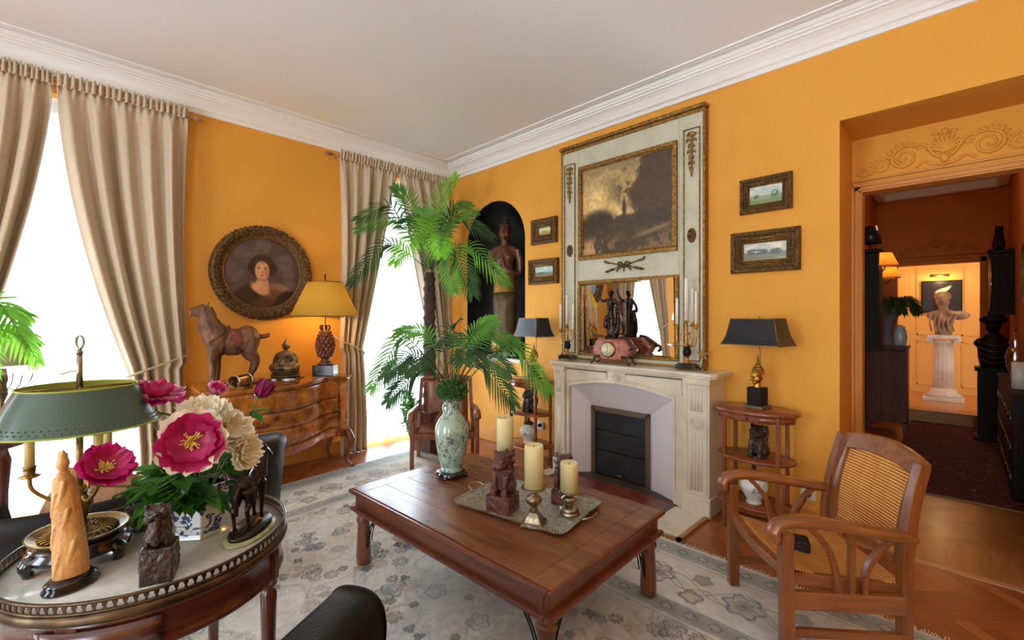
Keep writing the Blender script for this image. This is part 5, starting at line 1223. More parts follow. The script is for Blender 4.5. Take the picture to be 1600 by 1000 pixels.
# ================================================================ CANE ARMCHAIR (front right)
def cane(name,ax,freq,c1,c2):
    m,t,b=nt(name); co=obco(t); sp=N(t,'ShaderNodeSeparateXYZ'); t.links.new(co,sp.inputs[0]); out=[]
    for a,f in ((ax,freq),('X',freq*.16)):
        mu=N(t,'ShaderNodeMath',operation='MULTIPLY'); mu.inputs[1].default_value=f; t.links.new(sp.outputs[a],mu.inputs[0])
        fr_=N(t,'ShaderNodeMath',operation='PINGPONG'); fr_.inputs[1].default_value=1; t.links.new(mu.outputs[0],fr_.inputs[0]); out.append(fr_.outputs[0])
    g=ramp(t,out[0],[(.10,srgb(74,38,16)),(.34,srgb(*c1)),(.8,srgb(*c2))]); l=ramp(t,out[1],[(.0,(.30,.30,.30,1)),(.09,(.5,.5,.5,1))])
    x=N(t,'ShaderNodeMix',data_type='RGBA',blend_type='OVERLAY'); x.inputs[0].default_value=1; t.links.new(g,x.inputs[6]); t.links.new(l,x.inputs[7])
    nn=ramp(t,noise(t,co,9,5),[(.3,(.4,.4,.4,1)),(.7,(.6,.6,.6,1))]); y=N(t,'ShaderNodeMix',data_type='RGBA',blend_type='OVERLAY'); y.inputs[0].default_value=.8
    t.links.new(x.outputs[2],y.inputs[6]); t.links.new(nn,y.inputs[7]); t.links.new(y.outputs[2],b.inputs['Base Color']); b.inputs['Roughness'].default_value=.35; b.inputs['Coat Weight'].default_value=.3
    bump(t,out[0],.6,b,.004); return m
cs=cane('cane_seat','Y',150,(206,132,52),(236,170,84)); cb=cane('cane_back','Z',150,(206,128,48),(240,170,82))
AC=thing('cane_armchair','golden teak planter armchair with cane seat and back at right','chair',(2.50,.52,.014),math.radians(0))
# local axes: faces -y ; built then turned so that it faces (-.62,.78)
AC.rotation_euler=(0,0,math.atan2(.77,-.64)+PI/2)
hw2=.28; fy,ry=-.24,.24
def fx(y): return hw2
zS=.375
st=MB().grid(lambda u,v:(lerp(-.25,.25,u),lerp(-.215,.25,v),zS+.012-.05*v-.028*math.sin(PI*v)),20,24).build('seat',cs,AC,sol=.008)
m=MB(); m.tube(cat([(-.275,-.225,zS+.005),(0,-.232,zS-.012),(.275,-.225,zS+.005)],8),.03,4,up=(0,0,1)); m.build('front_rail',M['teak'],AC,bevel=.006)
for s in (-1,1):
    x=s*hw2
    MB().tube(cat([(x,-.22,0),(x,-.222,.2),(x,-.225,.36),(x,-.228,.46),(x,-.225,.54)],5),[.034]*21,4,up=(1,0,0)).build('leg',M['teakz'],AC,bevel=.004)
    MB().tube(cat([(x*.95,.245,0),(x*.95,.245,.3),(x*.95,.25,.48),(x*.92,.28,.66),(x*.9,.325,.83)],5),[.031]*21,4,up=(1,0,0)).build('leg',M['teakz'],AC,bevel=.004)
    P=cat([(x,-.265,.50),(x,-.275,.545),(x,-.245,.580),(x,-.15,.592),(x,0,.575),(x,.18,.548),(x,.275,.535)],6)
    MB().tube(P,[.024,.030,.036,.040,.042,.043,.043,.042]+[.040]*(len(P)-12)+[.034,.030,.028,.026],12,sy=.62,up=(1,0,0)).build('armrest',M['teak'],AC)
    for pts in ([(x,-.02,.28),(x,-.03,.38),(x,-.06,.48),(x,-.14,.575)],[(x,.03,.28),(x,.03,.42),(x,.03,.56)],[(x,.08,.28),(x,.085,.38),(x,.13,.47),(x,.2,.54)]):
        MB().tube(cat(pts,4),.019,4,up=(1,0,0),sy=.8).build('arm_splat',M['teakz'],AC,bevel=.003)
    MB().cbox((x,.0,.265),(.030,.46,.075)).build('side_rail',M['teak'],AC,bevel=.004)
    MB().cbox((x,.0,.13),(.024,.49,.035)).build('stretcher',M['teak'],AC,bevel=.003)
    MB().cbox((s*.245,.005,zS-.05),(.03,.49,.05),R=(-.08,0,0)).build('seat_rail',M['teak'],AC,bevel=.004)
# back: frame with arched top and woven panel
def bk(u,v,o=0): z=lerp(.385,.845,v); y=.258+.09*v**1.2-.02*math.sin(PI*v); return (u,y+o-.03*(1-(u/.24)**2)*-.5,z)
m=MB(); m.grid(lambda u,v:bk(lerp(-.205,.205,u),lerp(.05,.84+.07*(1-(2*u-1)**2),v)),20,24); m.build('cane_panel',cb,AC,sol=.008)
m=MB()
def frame_strip(pa,pb,n=16,t=.028):
    mb=MB()
    A=[pa(k/(n-1)) for k in range(n)]; B=[pb(k/(n-1)) for k in range(n)]; vs=[];fs=[]
    for a,b in zip(A,B): vs+= [bk(a[0],a[1],-t/2),bk(b[0],b[1],-t/2),bk(b[0],b[1],t/2),bk(a[0],a[1],t/2)]
    for k in range(n-1):
        for q in range(4): fs.append((k*4+q,k*4+(q+1)%4,k*4+4+(q+1)%4,k*4+4+q))
    fs+=[(0,1,2,3),((n-1)*4+3,(n-1)*4+2,(n-1)*4+1,(n-1)*4)]; mb.add(vs,fs,False); return mb
archy=lambda u:.97+.085*(1-(u/.265)**2)
frame_strip(lambda t:(lerp(-.265,.265,t),.81+.07*(1-(2*t-1)**2)),lambda t:(lerp(-.265,.265,t),archy(lerp(-.265,.265,t)))).build('top_rail',M['teak'],AC,bevel=.006)
for s in (-1,1): frame_strip(lambda t:(s*.2,lerp(.02,.83,t)),lambda t:(s*.262,lerp(.02,.97,t))).build('back_stile',M['teakz'],AC,bevel=.004)
frame_strip(lambda t:(lerp(-.2,.2,t),.0),lambda t:(lerp(-.2,.2,t),.08)).build('lower_rail',M['teak'],AC,bevel=.004)
MB().cbox((0,.25,.2),(.5,.03,.05)).build('back_stretcher',M['teak'],AC,bevel=.004)
r=thing('small_black_box','small glossy black ribbed box lying on the cane seat','box',(2.48,.535,.350),math.radians(20)); m=MB(); m.cbox((0,0,.032),(.085,.065,.055)); m.build('box_body',M['black'],r,bevel=.008)
m=MB()
for k in range(4): m.cbox((0,0,.016+k*.011),(.090,.070,.004))
m.build('ribs',M['blackwood'],r,bevel=.001)
# ================================================================ TRAY AND WHAT STANDS ON IT
TR=thing('serving_tray','rectangular chased silver tray with two handles on the coffee table','tray',(1.77,1.65,TZ+.001),math.radians(-24))
# local x = long axis pointing to the far left, tray .62 x .42 ; found from its corners on the table
ang=math.atan2(1.907-1.217,1.463-1.589)   # long edge direction
TR.rotation_euler=(0,0,ang); TR.location=(1.775,1.64,TZ+.001)
a,b=.335,.235
def rr(a,b,r,z,n=5):
    out=[]
    for cx,cy,q in ((a-r,b-r,0),(-a+r,b-r,PI/2),(-a+r,-b+r,PI),(a-r,-b+r,1.5*PI)):
        for k in range(n+1): t=q+PI/2*k/n; out.append((cx+r*math.cos(t),cy+r*math.sin(t),z))
    return out
rings=[rr(a-.05,b-.05,.03,.0),rr(a-.05,b-.05,.03,.005),rr(a-.03,b-.03,.04,.014),rr(a,b,.05,.020),rr(a,b,.05,.016),rr(a-.03,b-.03,.04,.009),rr(a-.052,b-.052,.03,.0)]
m=MB(); nn=len(rings[0]); vs=[p for r_ in rings[1:] for p in r_]; fs=[tuple(range(nn))]
for j in range(len(rings)-2):
    for k in range(nn): fs.append((j*nn+k,j*nn+(k+1)%nn,(j+1)*nn+(k+1)%nn,(j+1)*nn+k))
fs.append(tuple((len(rings)-2)*nn+k for k in range(nn))[::-1])
m.add(vs,fs,False); m.build('tray_body',M['tray'],TR)
m=MB(); P=rr(a,b,.05,.021,6); 
for k in range(len(P)):
    p,q=Vector(P[k]),Vector(P[(k+1)%len(P)]); c=max(1,int((q-p).length/.009))
    for j in range(c): m.ell(tuple(p.lerp(q,j/c)),(.0042,.0042,.004),6)
m.build('beaded_rim',M['silver'],TR)
for s in (-1,1): MB().tube(cat([(s*a*.985,-.05,.018),(s*(a+.022),-.047,.03),(s*(a+.045),-.03,.034),(s*(a+.048),.0,.034),(s*(a+.045),.03,.034),(s*(a+.022),.047,.03),(s*a*.985,.05,.018)],4),.0055,8).build('handle',M['silver'],TR)
for s in (-1,1):
    m=MB()
    for t in range(26): m.ell((-a+.06+(2*a-.12)*t/25,s*(b-.025),.013),(.016,.012,.004),8,R=(0,0,.5*s))
    m.build('gadrooned_border',M['tray'],TR); m=MB()
    for t in range(16): m.ell((s*(a-.025),-b+.06+(2*b-.12)*t/15,.013),(.012,.016,.004),8)
    m.build('gadrooned_border',M['tray'],TR)
ZT=TZ+.007
def candle_on(x,y,z,r_,h,label):
    o=MB().lathe([(.001,0),(r_,0),(r_,h-.01),(r_*.97,h-.002),(r_*.9,h),(r_*.6,h-.012),(.001,h-.014)],32,fl=lambda q,zz:1+(.02*math.sin(q*2+1)+.015*math.sin(q*5))*(zz/h)**3).build('pillar_candle',M['candle'])
    o.location=(x,y,z); tag(o,label,'candle'); MB().tube([(0,0,h-.015),(.001,0,h-.002)],.0018,6).build('wick',M['black'],o); return o
def holder(label,x,y,h,sq,R_,rz=0):
    r=thing('candle_holder',label,'candle holder',(x,y,ZT),rz)
    k=h/.21
    m=MB()
    if sq:
        m.add([(-.055,-.055,0),(.055,-.055,0),(.055,.055,0),(-.055,.055,0),(-.052,-.052,.014),(.052,-.052,.014),(.052,.052,.014),(-.052,.052,.014),(-.042,-.042,.018),(.042,-.042,.018),(.042,.042,.018),(-.042,.042,.018),(-.032,-.032,.04),(.032,-.032,.04),(.032,.032,.04),(-.032,.032,.04),(-.018,-.018,.075*k),(.018,-.018,.075*k),(.018,.018,.075*k),(-.018,.018,.075*k)],
          [(3,2,1,0),(16,17,18,19)]+[(j*4+q,j*4+(q+1)%4,j*4+4+(q+1)%4,j*4+4+q) for j in range(4) for q in range(4)],False); z0=.075*k
    else: m.lathe([(.001,0),(.052,0),(.054,.008),(.046,.018),(.05,.026),(.044,.036),(.03,.042),(.016,.05),(.001,.05)],30); z0=.045
    m.build('foot',M['silver'],r,bevel=.003)
    t=h-z0; MB().lathe([(.012,z0-.004),(.022,z0+.06*t),(.013,z0+.14*t),(.018,z0+.22*t),(.035,z0+.36*t),(.040,z0+.5*t),(.034,z0+.62*t),(.018,z0+.72*t),(.016,z0+.8*t),(.024,z0+.86*t),(.014,z0+.92*t)],28).build('stem',M['silver'],r)
    MB().lathe([(.001,h-.016),(.02,h-.016),(R_*.8,h-.008),(R_,h-.004),(R_+.003,h),(R_,h+.003),(R_*.85,h),(.001,h)],36).build('drip_plate',M['silver'],r)
    if h>.19:
        m=MB()
        for s in (-1,1): m.ell((s*.045*math.cos(.6),s*.045*math.sin(.6),z0+.5*t),(.012,.012,.02),8)
        m.build('side_scroll',M['silver'],r)
holder('tall square-footed silver candle holder at front of the tray',1.62,1.455,.175,True,.058,.5)
candle_on(1.62,1.455,ZT+.177,.046,.205,'tallest ivory pillar candle, front middle of the tray')
holder('short round-footed silver candle holder nearest the fireplace',1.83,1.405,.115,False,.05)
candle_on(1.83,1.405,ZT+.117,.045,.145,'shortest ivory pillar candle, right end of the tray')
holder('silver candle holder behind the carved beast, farthest left on the tray',1.73,1.765,.245,False,.058)
candle_on(1.73,1.765,ZT+.247,.046,.2,'ivory pillar candle at the left, behind the carved beast')
def seal(label,x,y,z,w,h,s,rz,mt,seed,box_c=None):
    r=thing('carved_lion_block',label,'statue',(x,y,z),rz)
    m=MB(); m.cbox((0,0,h/2),(w,w,h))
    rg=random.Random(seed)
    for k in range(26): 
        f=k%4; u=rg.uniform(-.4,.4)*w; v=h*rg.uniform(.12,.88); q=w/2
        c=((q,u,v),(-q,u,v),(u,q,v),(u,-q,v))[f]; m.ell(c,tuple(.004 if abs(abs(c[i])-q)<1e-6 and i<2 else w*.13 for i in range(3)),6)
    m.build('block',box_c or mt,r,remesh=.0028,smoothit=1,disp=(.004,.012))
    m=MB(); m.M=Matrix.Translation((0,0,h-.004))@Matrix.Rotation(0,4,'Z'); lion(m,s,seed); m.M=Matrix(); m.build('lion',mt,r,remesh=.0035 if s>.5 else .003,disp=(.010,.012),smoothit=2)
seal('red-brown carved beast on a block, left end of the tray',1.625,1.675,ZT,.13,.09,1.18,math.radians(20),M['carvedred'],3)
seal('dark red carved beast on block behind the tall front candle',1.925,1.52,ZT,.10,.075,1.0,math.radians(20),M['carvedred'],4)
# ================================================================ ROUND TABLE
RT=thing('round_side_table','round mahogany table with grey marble top and pierced brass gallery','table',(.225,1.74,.014),0)
ZM=.746; RR_=.345
MB().lathe([(.001,ZM-.02),(RR_-.008,ZM-.02),(RR_-.006,ZM),(.001,ZM)],72).build('marble_top',M['tabletop'],RT)
m=MB(); m.lathe([(RR_-.012,ZM-.024),(RR_+.004,ZM-.024),(RR_+.006,ZM-.016),(RR_+.003,ZM-.010),(RR_+.002,ZM-.002),(RR_-.006,ZM-.002),(RR_-.012,ZM-.024)],72,cap=False); m.tube([((RR_-.002)*math.cos(k*PI/48),(RR_-.002)*math.sin(k*PI/48),ZM+.026) for k in range(96)],.0045,8,closed=True)
m.tube([((RR_-.002)*math.cos(k*PI/48),(RR_-.002)*math.sin(k*PI/48),ZM+.002) for k in range(96)],.004,6,closed=True); m.build('brass_rim',M['galleryb'],RT)
m=MB()
NB=110
for k in range(NB):
    a_=2*PI*k/NB; c,s=math.cos(a_),math.sin(a_); R=RR_-.002
    m.prism([(-.0055,.003),(.0055,.003),(.002,.010),(.0055,.018),(.005,.024),(-.005,.024),(-.0055,.018),(-.002,.010)],-.0012,.0012,M=Matrix(((-s,0,c,R*c),(c,0,s,R*s),(0,1,0,ZM),(0,0,0,1))))
m.build('pierced_gallery',M['galleryb'],RT)
MB().lathe([(RR_-.022,ZM-.125),(RR_-.01,ZM-.125),(RR_-.006,ZM-.118),(RR_-.012,ZM-.11),(RR_-.012,ZM-.04),(RR_-.004,ZM-.03),(RR_-.03,ZM-.03),(RR_-.03,ZM-.125)],72,cap=False).build('apron',M['mahoganyx'],RT,recalc=True)
for k in range(4):
    a_=math.radians(-38+90*k); lx,ly=(RR_-.03)*math.cos(a_),(RR_-.03)*math.sin(a_)
    lg=MB(); lg.M=Matrix.Translation((lx,ly,0))@Matrix.Rotation(a_,4,'Z'); lg.cbox((0,0,ZM-.085),(.045,.045,.11))
    lg.lathe([(.010,0),(.014,.02),(.010,.05),(.013,.055),(.022,.5),(.024,.57),(.016,.585),(.026,.6),(.016,.615),(.022,.635)],20,fl=lambda q,z:1-.06*(math.cos(q*10)>0)*(.08<z<.56))
    L_=lg.build('leg',M['mahogany'],RT,bevel=.002)
    fl_=MB(); fl_.M=lg.M
    for q in (-.012,0,.012): fl_.box(.0235,.026,q-.002,q+.002,ZM-.135,ZM-.045)
    fl_.build('brass_fluting',M['brass'],L_)
d=MB(); a0=math.radians(-118)
RT_d=d; d.M=Matrix.Rotation(a0,4,'Z'); d.grid(lambda u,v:((RR_-.006)*math.cos((u-.5)*.75),(RR_-.006)*math.sin((u-.5)*.75),lerp(ZM-.108,ZM-.042,v)),14,2); dd=d.build('drawer',M['mahoganyx'],RT,sol=.006)
# knob on the left side
a_=math.radians(188); MB().tube([((RR_-.01)*math.cos(a_),(RR_-.01)*math.sin(a_),ZM-.07),((RR_+.03)*math.cos(a_),(RR_+.03)*math.sin(a_),ZM-.072)],[.004,.004]).ell(((RR_+.03)*math.cos(a_),(RR_+.03)*math.sin(a_),ZM-.072),.008,8).build('slide_knob',M['bronze'],RT)
MZ=ZM+.0145
# --- bouillotte lamp on a black stand
LX,LY=.05,1.785
r=thing('carved_lamp_stand','round black lacquered footed stand under the green lamp','stand',(LX,LY,MZ))
MB().lathe([(.085,.035),(.108,.032),(.112,.045),(.098,.052),(.104,.062),(.098,.068),(.001,.068)],40).build('stand_top',M['blackwood'],r)
for k in range(6):
    a_=k*PI/3+.3; MB().tube(cat([(.092*math.cos(a_),.092*math.sin(a_),.045),(.112*math.cos(a_),.112*math.sin(a_),.03),(.104*math.cos(a_),.104*math.sin(a_),.006)],4),[.014,.015,.016,.015,.014,.013,.012,.012,.013],8,sy=1.6).build('foot',M['blackwood'],r)
BL=thing('bouillotte_lamp','brass candelabrum lamp with wide dark green metal shade, left foreground','lamp',(LX,LY,MZ+.069))
MB().lathe([(.001,0),(.09,0),(.094,.004),(.108,.014),(.112,.020),(.106,.019),(.09,.010),(.03,.012),(.02,.02),(.016,.03),(.001,.03)],44).build('dish_base',M['brass'],BL)
m=MB(); rg=random.Random(8)
for k in range(30):
    a_=2*PI*k/30; m.tube(cat([(.045*math.cos(a_),.045*math.sin(a_),.013),(.065*math.cos(a_+.12),.065*math.sin(a_+.12),.017),(.085*math.cos(a_),.085*math.sin(a_),.012)],3),.003,5)
m.build('chased_pattern',M['brass'],BL)
MB().lathe([(.014,.022),(.02,.035),(.014,.045),(.02,.06),(.028,.085),(.028,.10),(.018,.118),(.022,.13),(.014,.138),(.006,.145)],24,fl=lambda q,z:1+.04*math.cos(q*8)).build('baluster',M['brass'],BL)
MB().tube([(0,0,.14),(0,0,.50)],.0045,8).tube([(0,0,.12),(0,0,.30)],.008,8).build('spindle',M['brass'],BL)
for k in range(3):
    a_=math.radians(20+120*k+150); c,s=math.cos(a_),math.sin(a_)
    m=MB().tube(cat([(0,0,.13),(.03*c,.03*s,.105),(.06*c,.06*s,.115),(.095*c,.095*s,.15),(.10*c,.10*s,.185)],5),.005,8).tube(cat([(.03*c,.03*s,.13),(.05*c,.05*s,.145),(.045*c,.045*s,.16)],4),.003,6)
    m.lathe([(.004,0),(.02,.004),(.024,.008),(.012,.012),(.013,.03),(.016,.034),(.001,.034)],18,c=(.10*c,.10*s,.18)); ar_=m.build('candle_arm',M['brass'],BL)
    MB().tube([(.10*c,.10*s,.212),(.10*c,.10*s,.305)],.011,14).build('candle_tube',mat('cream_candle_sleeve',(206,184,120),.5) if k==0 else bpy.data.materials['cream_candle_sleeve'],ar_)
z0,z1=.315,.425
gs=M['greenshade']
MB().lathe([(.182,z0),(.155,z0+.055),(.128,z1)],60,cap=False,sx=1,sy=1).build('lamp_shade',gs,BL,recalc=False)
MB().lathe([(.180,z0+.001),(.153,z0+.055),(.126,z1)],60,cap=False).build('shade_lining',M['greenin'],BL,recalc=False)
m=MB(); m.tube([(.182*math.cos(k*PI/30),.182*math.sin(k*PI/30),z0) for k in range(60)],.0028,6,closed=True); m.tube([(.128*math.cos(k*PI/30),.128*math.sin(k*PI/30),z1) for k in range(60)],.0025,6,closed=True); m.build('shade_rim',M['greenin'],BL)
m=MB()
for k in range(70):
    a_=2*PI*k/70; R=.1775
    for q in (0,1): m.ell(((R-.004*q)*math.cos(a_+.04*q),(R-.004*q)*math.sin(a_+.04*q),z0+.012+.009*q),(.0028,.0028,.0018),5)
m.build('gilt_pattern',mat('faded_gilt_stencil',(104,108,70),.5),BL)
MB().tube([(-.127,0,z1-.004),(.127,0,z1-.004)],.003).tube([(0,-.127,z1-.004),(0,.127,z1-.004)],.003).build('shade_carrier',M['brass'],BL)
m=MB(); m.tube([(0,0,.42),(0,0,.52)],[.008,.006]); m.tube([(0,0,.515),(0,0,.53)],[.009,.005]); m.tube([(.011*math.cos(k*PI/8)*.703,-.711*.011*math.cos(k*PI/8),.55+.018*math.sin(k*PI/8)) for k in range(16)],.0035,6,closed=True)
m.tube(cat([(0,0,.47),(-.02,.02,.466),(-.04,.04,.458)],4),[.003]*8+[.001],6); m.build('finial_key',M['silver'],BL)
# --- leaning ivory carving on small black stand
r=thing('tusk_stand','small oval black stand under the tall ivory carving','stand',(.03,1.625,MZ),.6); MB().lathe([(.001,0),(.058,0),(.06,.006),(.052,.012),(.055,.02),(.045,.028),(.001,.028)],32,sx=1,sy=.8).build('stand_body',M['blackwood'],r)
IV2=thing('ivory_carving','tall leaning honey-coloured ivory carving of a robed figure, left foreground','statue',(.03,1.625,MZ+.0285))
rx,ry=-.703,.711
C=[(0,0,0,.036),(.002,0,.05,.035),(.008,0,.12,.029),(.015,0,.19,.024),(.02,0,.235,.021),(.021,0,.252,.014),(.022,0,.265,.012)]
m=MB(); PP=cat([(rx*c[0],ry*c[0],c[2]) for c in C],6); m.tube(PP,list(np.interp(np.linspace(0,1,len(PP)),[0,.17,.4,.6,.78,.88,1],[c[3] for c in C])),18,sy=.8)
m.ell((rx*.022,ry*.022,.285),(.014,.016,.02),14); m.ell((rx*.022,ry*.022,.305),(.010,.011,.012),10); 
for k in range(4): m.ell((rx*.022+.006*math.cos(k*1.6),ry*.022+.006*math.sin(k*1.6),.302+.003*k),(.005,.005,.012),6)
for k,(z,s) in enumerate(((.06,.7),(.1,-.6),(.14,.5),(.18,-.5),(.21,.4),(.03,-.3))):
    a_=-2.36+s; R=.034-z*.06; P=[(rx*z*.09+R*math.cos(a_+t*.35),ry*z*.09+R*.85*math.sin(a_+t*.35),z+.05*(t-.5)) for t in (0,.4,.8,1.2)]
    m.tube(cat(P,3),[.005,.006,.006,.006,.006,.006,.006,.005,.005,.003],6)
m.build('robed_figure',M['ivory'],IV2,remesh=.0022,smoothit=2)
# --- carved lion blocks
seal('dark carved lion seal on square block, front centre of the round table',.195,1.505,MZ,.072,.092,.60,math.radians(-110),M['carved'],6)
seal('dark carved block half hidden behind leaves, beside the green lamp',.19,1.90,MZ,.052,.085,.40,math.radians(-110),M['carved'],7)
# --- blue and white vase
def bw_paint():
    m,t,b=nt('blue_white_porcelain'); co=obco(t); f=noise(t,co,42,5,1.6,.5); g=noise(t,co,14,2)
    c=ramp(t,f,[(.50,srgb(226,230,226)),(.56,srgb(58,78,130)),(.68,srgb(30,40,84))]); t.links.new(c,b.inputs['Base Color']); b.inputs['Roughness'].default_value=.15; b.inputs['Coat Weight'].default_value=.6; return m
PV=thing('blue_white_vase','six-sided blue and white porcelain vase holding the peonies','vase',(.325,1.735,MZ)); PV.scale=(1.3,1.3,1.22)
MB().lathe([(.001,0),(.046,0),(.05,.004),(.046,.01),(.052,.03),(.062,.07),(.068,.105),(.068,.125),(.072,.135),(.062,.135),(.058,.12),(.04,.03),(.001,.02)],6,smooth=False,rot=.4).build('body',bw_paint(),PV,bevel=.004)
MB().lathe([(.048,-.0),(.052,.002),(.05,.008),(.04,.008)],6,smooth=False,rot=.4,cap=False).build('foot_ring',mat('pale_glaze',(206,206,170),.2,coat=.5),PV)
# --- bronze horse on a stone plinth
BH=thing('bronze_horse','small dark bronze horse on oval plinth at right side of the round table','statue',(.445,1.625,MZ),math.atan2(.19,.165))
m=MB().lathe([(.001,0),(1,0),(1.0,.006),(.96,.010),(.001,.010)],40,sx=.118,sy=.062); m.build('stone_plinth',mat('green_veined_marble',(186,184,140),.25,c2=(150,150,108),vs=30,coat=.4),BH)
m=MB().lathe([(.001,.010),(.92,.010),(.9,.018),(.85,.024),(.001,.026)],40,sx=.11,sy=.055); m.build('bronze_ground',M['bronze'],BH,disp=(.004,.012))
m=MB(); B0=.026; s_=.72
def hp(x,y,z): return (x*s_,y*s_,B0+z*s_)
m.ell(hp(0,0,.178),(.075*s_,.032*s_,.038*s_),16); m.ell(hp(.055,0,.185),(.045*s_,.033*s_,.045*s_),14); m.ell(hp(-.06,0,.185),(.045*s_,.036*s_,.042*s_),14)
def hl(P,R): limb(m,[hp(*p) for p in P],[x*s_ for x in R],10)
hl([(.07,0,.195),(.105,0,.25),(.125,0,.295)],[.038,.025,.018]); hl([(.118,0,.30),(.14,0,.285),(.16,-.012,.262),(.168,-.014,.255)],[.02,.018,.011,.010])
for q in (-1,1):
    m.tube([hp(.115,q*.009,.31),hp(.115,q*.010,.33)],[.005,.001],6)
hl([(.065,.02,.17),(.075,.021,.10),(.070,.021,.09),(.072,.021,.025),(.08,.021,.006)],[.022,.012,.011,.007,.011])
hl([(.06,-.02,.17),(.058,-.021,.10),(.058,-.021,.09),(.052,-.021,.025),(.06,-.021,.006)],[.022,.012,.011,.007,.011])
hl([(-.075,.022,.18),(-.075,.024,.12),(-.10,.024,.09),(-.092,.024,.03),(-.085,.024,.006)],[.034,.019,.010,.007,.011])
hl([(-.07,-.022,.18),(-.06,-.024,.12),(-.082,-.024,.09),(-.07,-.024,.03),(-.062,-.024,.006)],[.034,.019,.010,.007,.011])
hl([(-.10,0,.20),(-.125,0,.17),(-.125,0,.11),(-.118,0,.08)],[.010,.010,.010,.004])
m.build('body',M['bronze'],BH,remesh=.0022,smoothit=3)
# ================================================================ PEONIES
rgp=random.Random(21)
def petal_mesh(mb,c,nrm,ax,L,Wd,cup,ruf,seed):
    rg=random.Random(seed); U=Vector(ax).normalized(); Nn=Vector(nrm).normalized(); V=Nn.cross(U).normalized(); c=Vector(c); ph=rg.random()*6
    def fn(u,v):
        w_=Wd*math.sin(PI*(.09+.75*v))**.55*(u-.5)*2*.62*(1+.06*math.sin(v*9+ph)); l=L*v
        h=cup*L*v*v+.35*Wd*((u-.5)*2)**2*.6*v+ruf*math.sin(u*11+ph)*v*v
        return c+U*(l*(1-.25*cup*v)+ruf*.8*math.sin(u*9+ph*2)*v)+V*w_+Nn*h
    mb.grid(lambda u,v:tuple(fn(u,v)),7,6)
vx,vy,vz=.325,1.735,MZ+.11
def leaf_(mb,p,d,L,W,seed,dr=.3):
    rg=random.Random(seed); d=Vector(d).normalized(); up_=Vector((0,0,1)); s=d.cross(up_); s=s.normalized() if s.length>.1 else Vector((1,0,0)); n_=s.cross(d)
    p=Vector(p)
    def fn(u,v):
        w_=W*math.sin(PI*v**.85)**.9*(u-.5); return tuple(p+d*L*v+s*w_+n_*(abs(u-.5)*W*.35)-Vector((0,0,1))*dr*L*v*v)
    mb.grid(fn,5,8)
def peony(label,c,nrm,layers,R,stam,leafn,seed):
    r=thing('peony',label,'flower',(vx,vy,MZ+.012),0,None); o=Vector((vx,vy,MZ+.012)); c=Vector(c)-o; nrm=Vector(nrm).normalized(); rg=random.Random(seed)
    st=cat([(0,0,.0),tuple(c*.35+Vector((0,0,.06))),tuple(c-nrm*R*.9-Vector((0,0,.01))),tuple(c)],6)
    a_=nrm.orthogonal().normalized(); b_=nrm.cross(a_)
    for li,(mm,n,L,W,cup,ruf) in enumerate(layers):
        mb=MB()
        for k in range(n):
            q=2*PI*(k+.5*(li%2))/n+rg.uniform(-.12,.12); ax=a_*math.cos(q)+b_*math.sin(q)
            petal_mesh(mb,c+ax*R*.04+nrm*.002*li,nrm,ax,R*L*rg.uniform(.9,1.1),R*W,cup+rg.uniform(-.08,.08),ruf*R,seed*31+li*9+k)
        mb.build('petals',M[mm],r,recalc=False)
    if stam:
        mb=MB()
        for k in range(40):
            q=rg.uniform(0,6.28); s_=rg.uniform(.1,.34)*R; e=c+(a_*math.cos(q)+b_*math.sin(q))*s_+nrm*R*rg.uniform(.12,.26); mb.tube([tuple(c),tuple(e)],[.0012,.0016],4); mb.ell(tuple(e),(.0024,.0024,.0024),5)
        mb.build('stamens',M['stamen'],r)
    MB().tube(st,.0028,6).build('stem',M['stem'],r)
    mb=MB(); 
    for k in range(4): q=k*PI/2+.4; ax=a_*math.cos(q)+b_*math.sin(q); petal_mesh(mb,c-nrm*.006,nrm,ax,R*.45,R*.35,.3,0,k)
    mb.build('sepals',M['leafp'],r,recalc=False)
    if leafn:
        mb=MB()
        for k in range(leafn):
            t=rg.uniform(.42,.82); p=st[int(t*(len(st)-1))]; q=rg.uniform(0,6.28); leaf_(mb,p,(math.cos(q),math.sin(q),rg.uniform(-.1,.5)),rg.uniform(.06,.10),rg.uniform(.026,.04),seed+k,rg.uniform(.1,.5))
        mb.build('leaves',M['leafp'],r,recalc=False)
def petalmat(n,c,c2,tl=.3): return leafmat(n,c,c2,22,tl)
M['pmag']=petalmat('magenta_petal',(176,24,92),(206,44,120)); M['pdark']=petalmat('deep_magenta_petal',(128,14,74),(160,30,96)); M['ppink']=petalmat('pale_pink_petal',(222,112,158),(236,160,190)); M['pcream']=petalmat('cream_petal',(250,238,208),(254,248,228),.2); M['stamen']=mat('yellow_stamen',(226,196,96),.5)
def at(u,v,t): # (metres from measured directions; kept as plain numbers below)
    return None
CV=Vector((-.15,-1,.05))
full_=[('pcream',8,1.0,.75,.25,.05),('pcream',9,.85,.6,.5,.07),('pcream',9,.65,.5,.8,.08),('pcream',8,.45,.4,1.1,.08)]
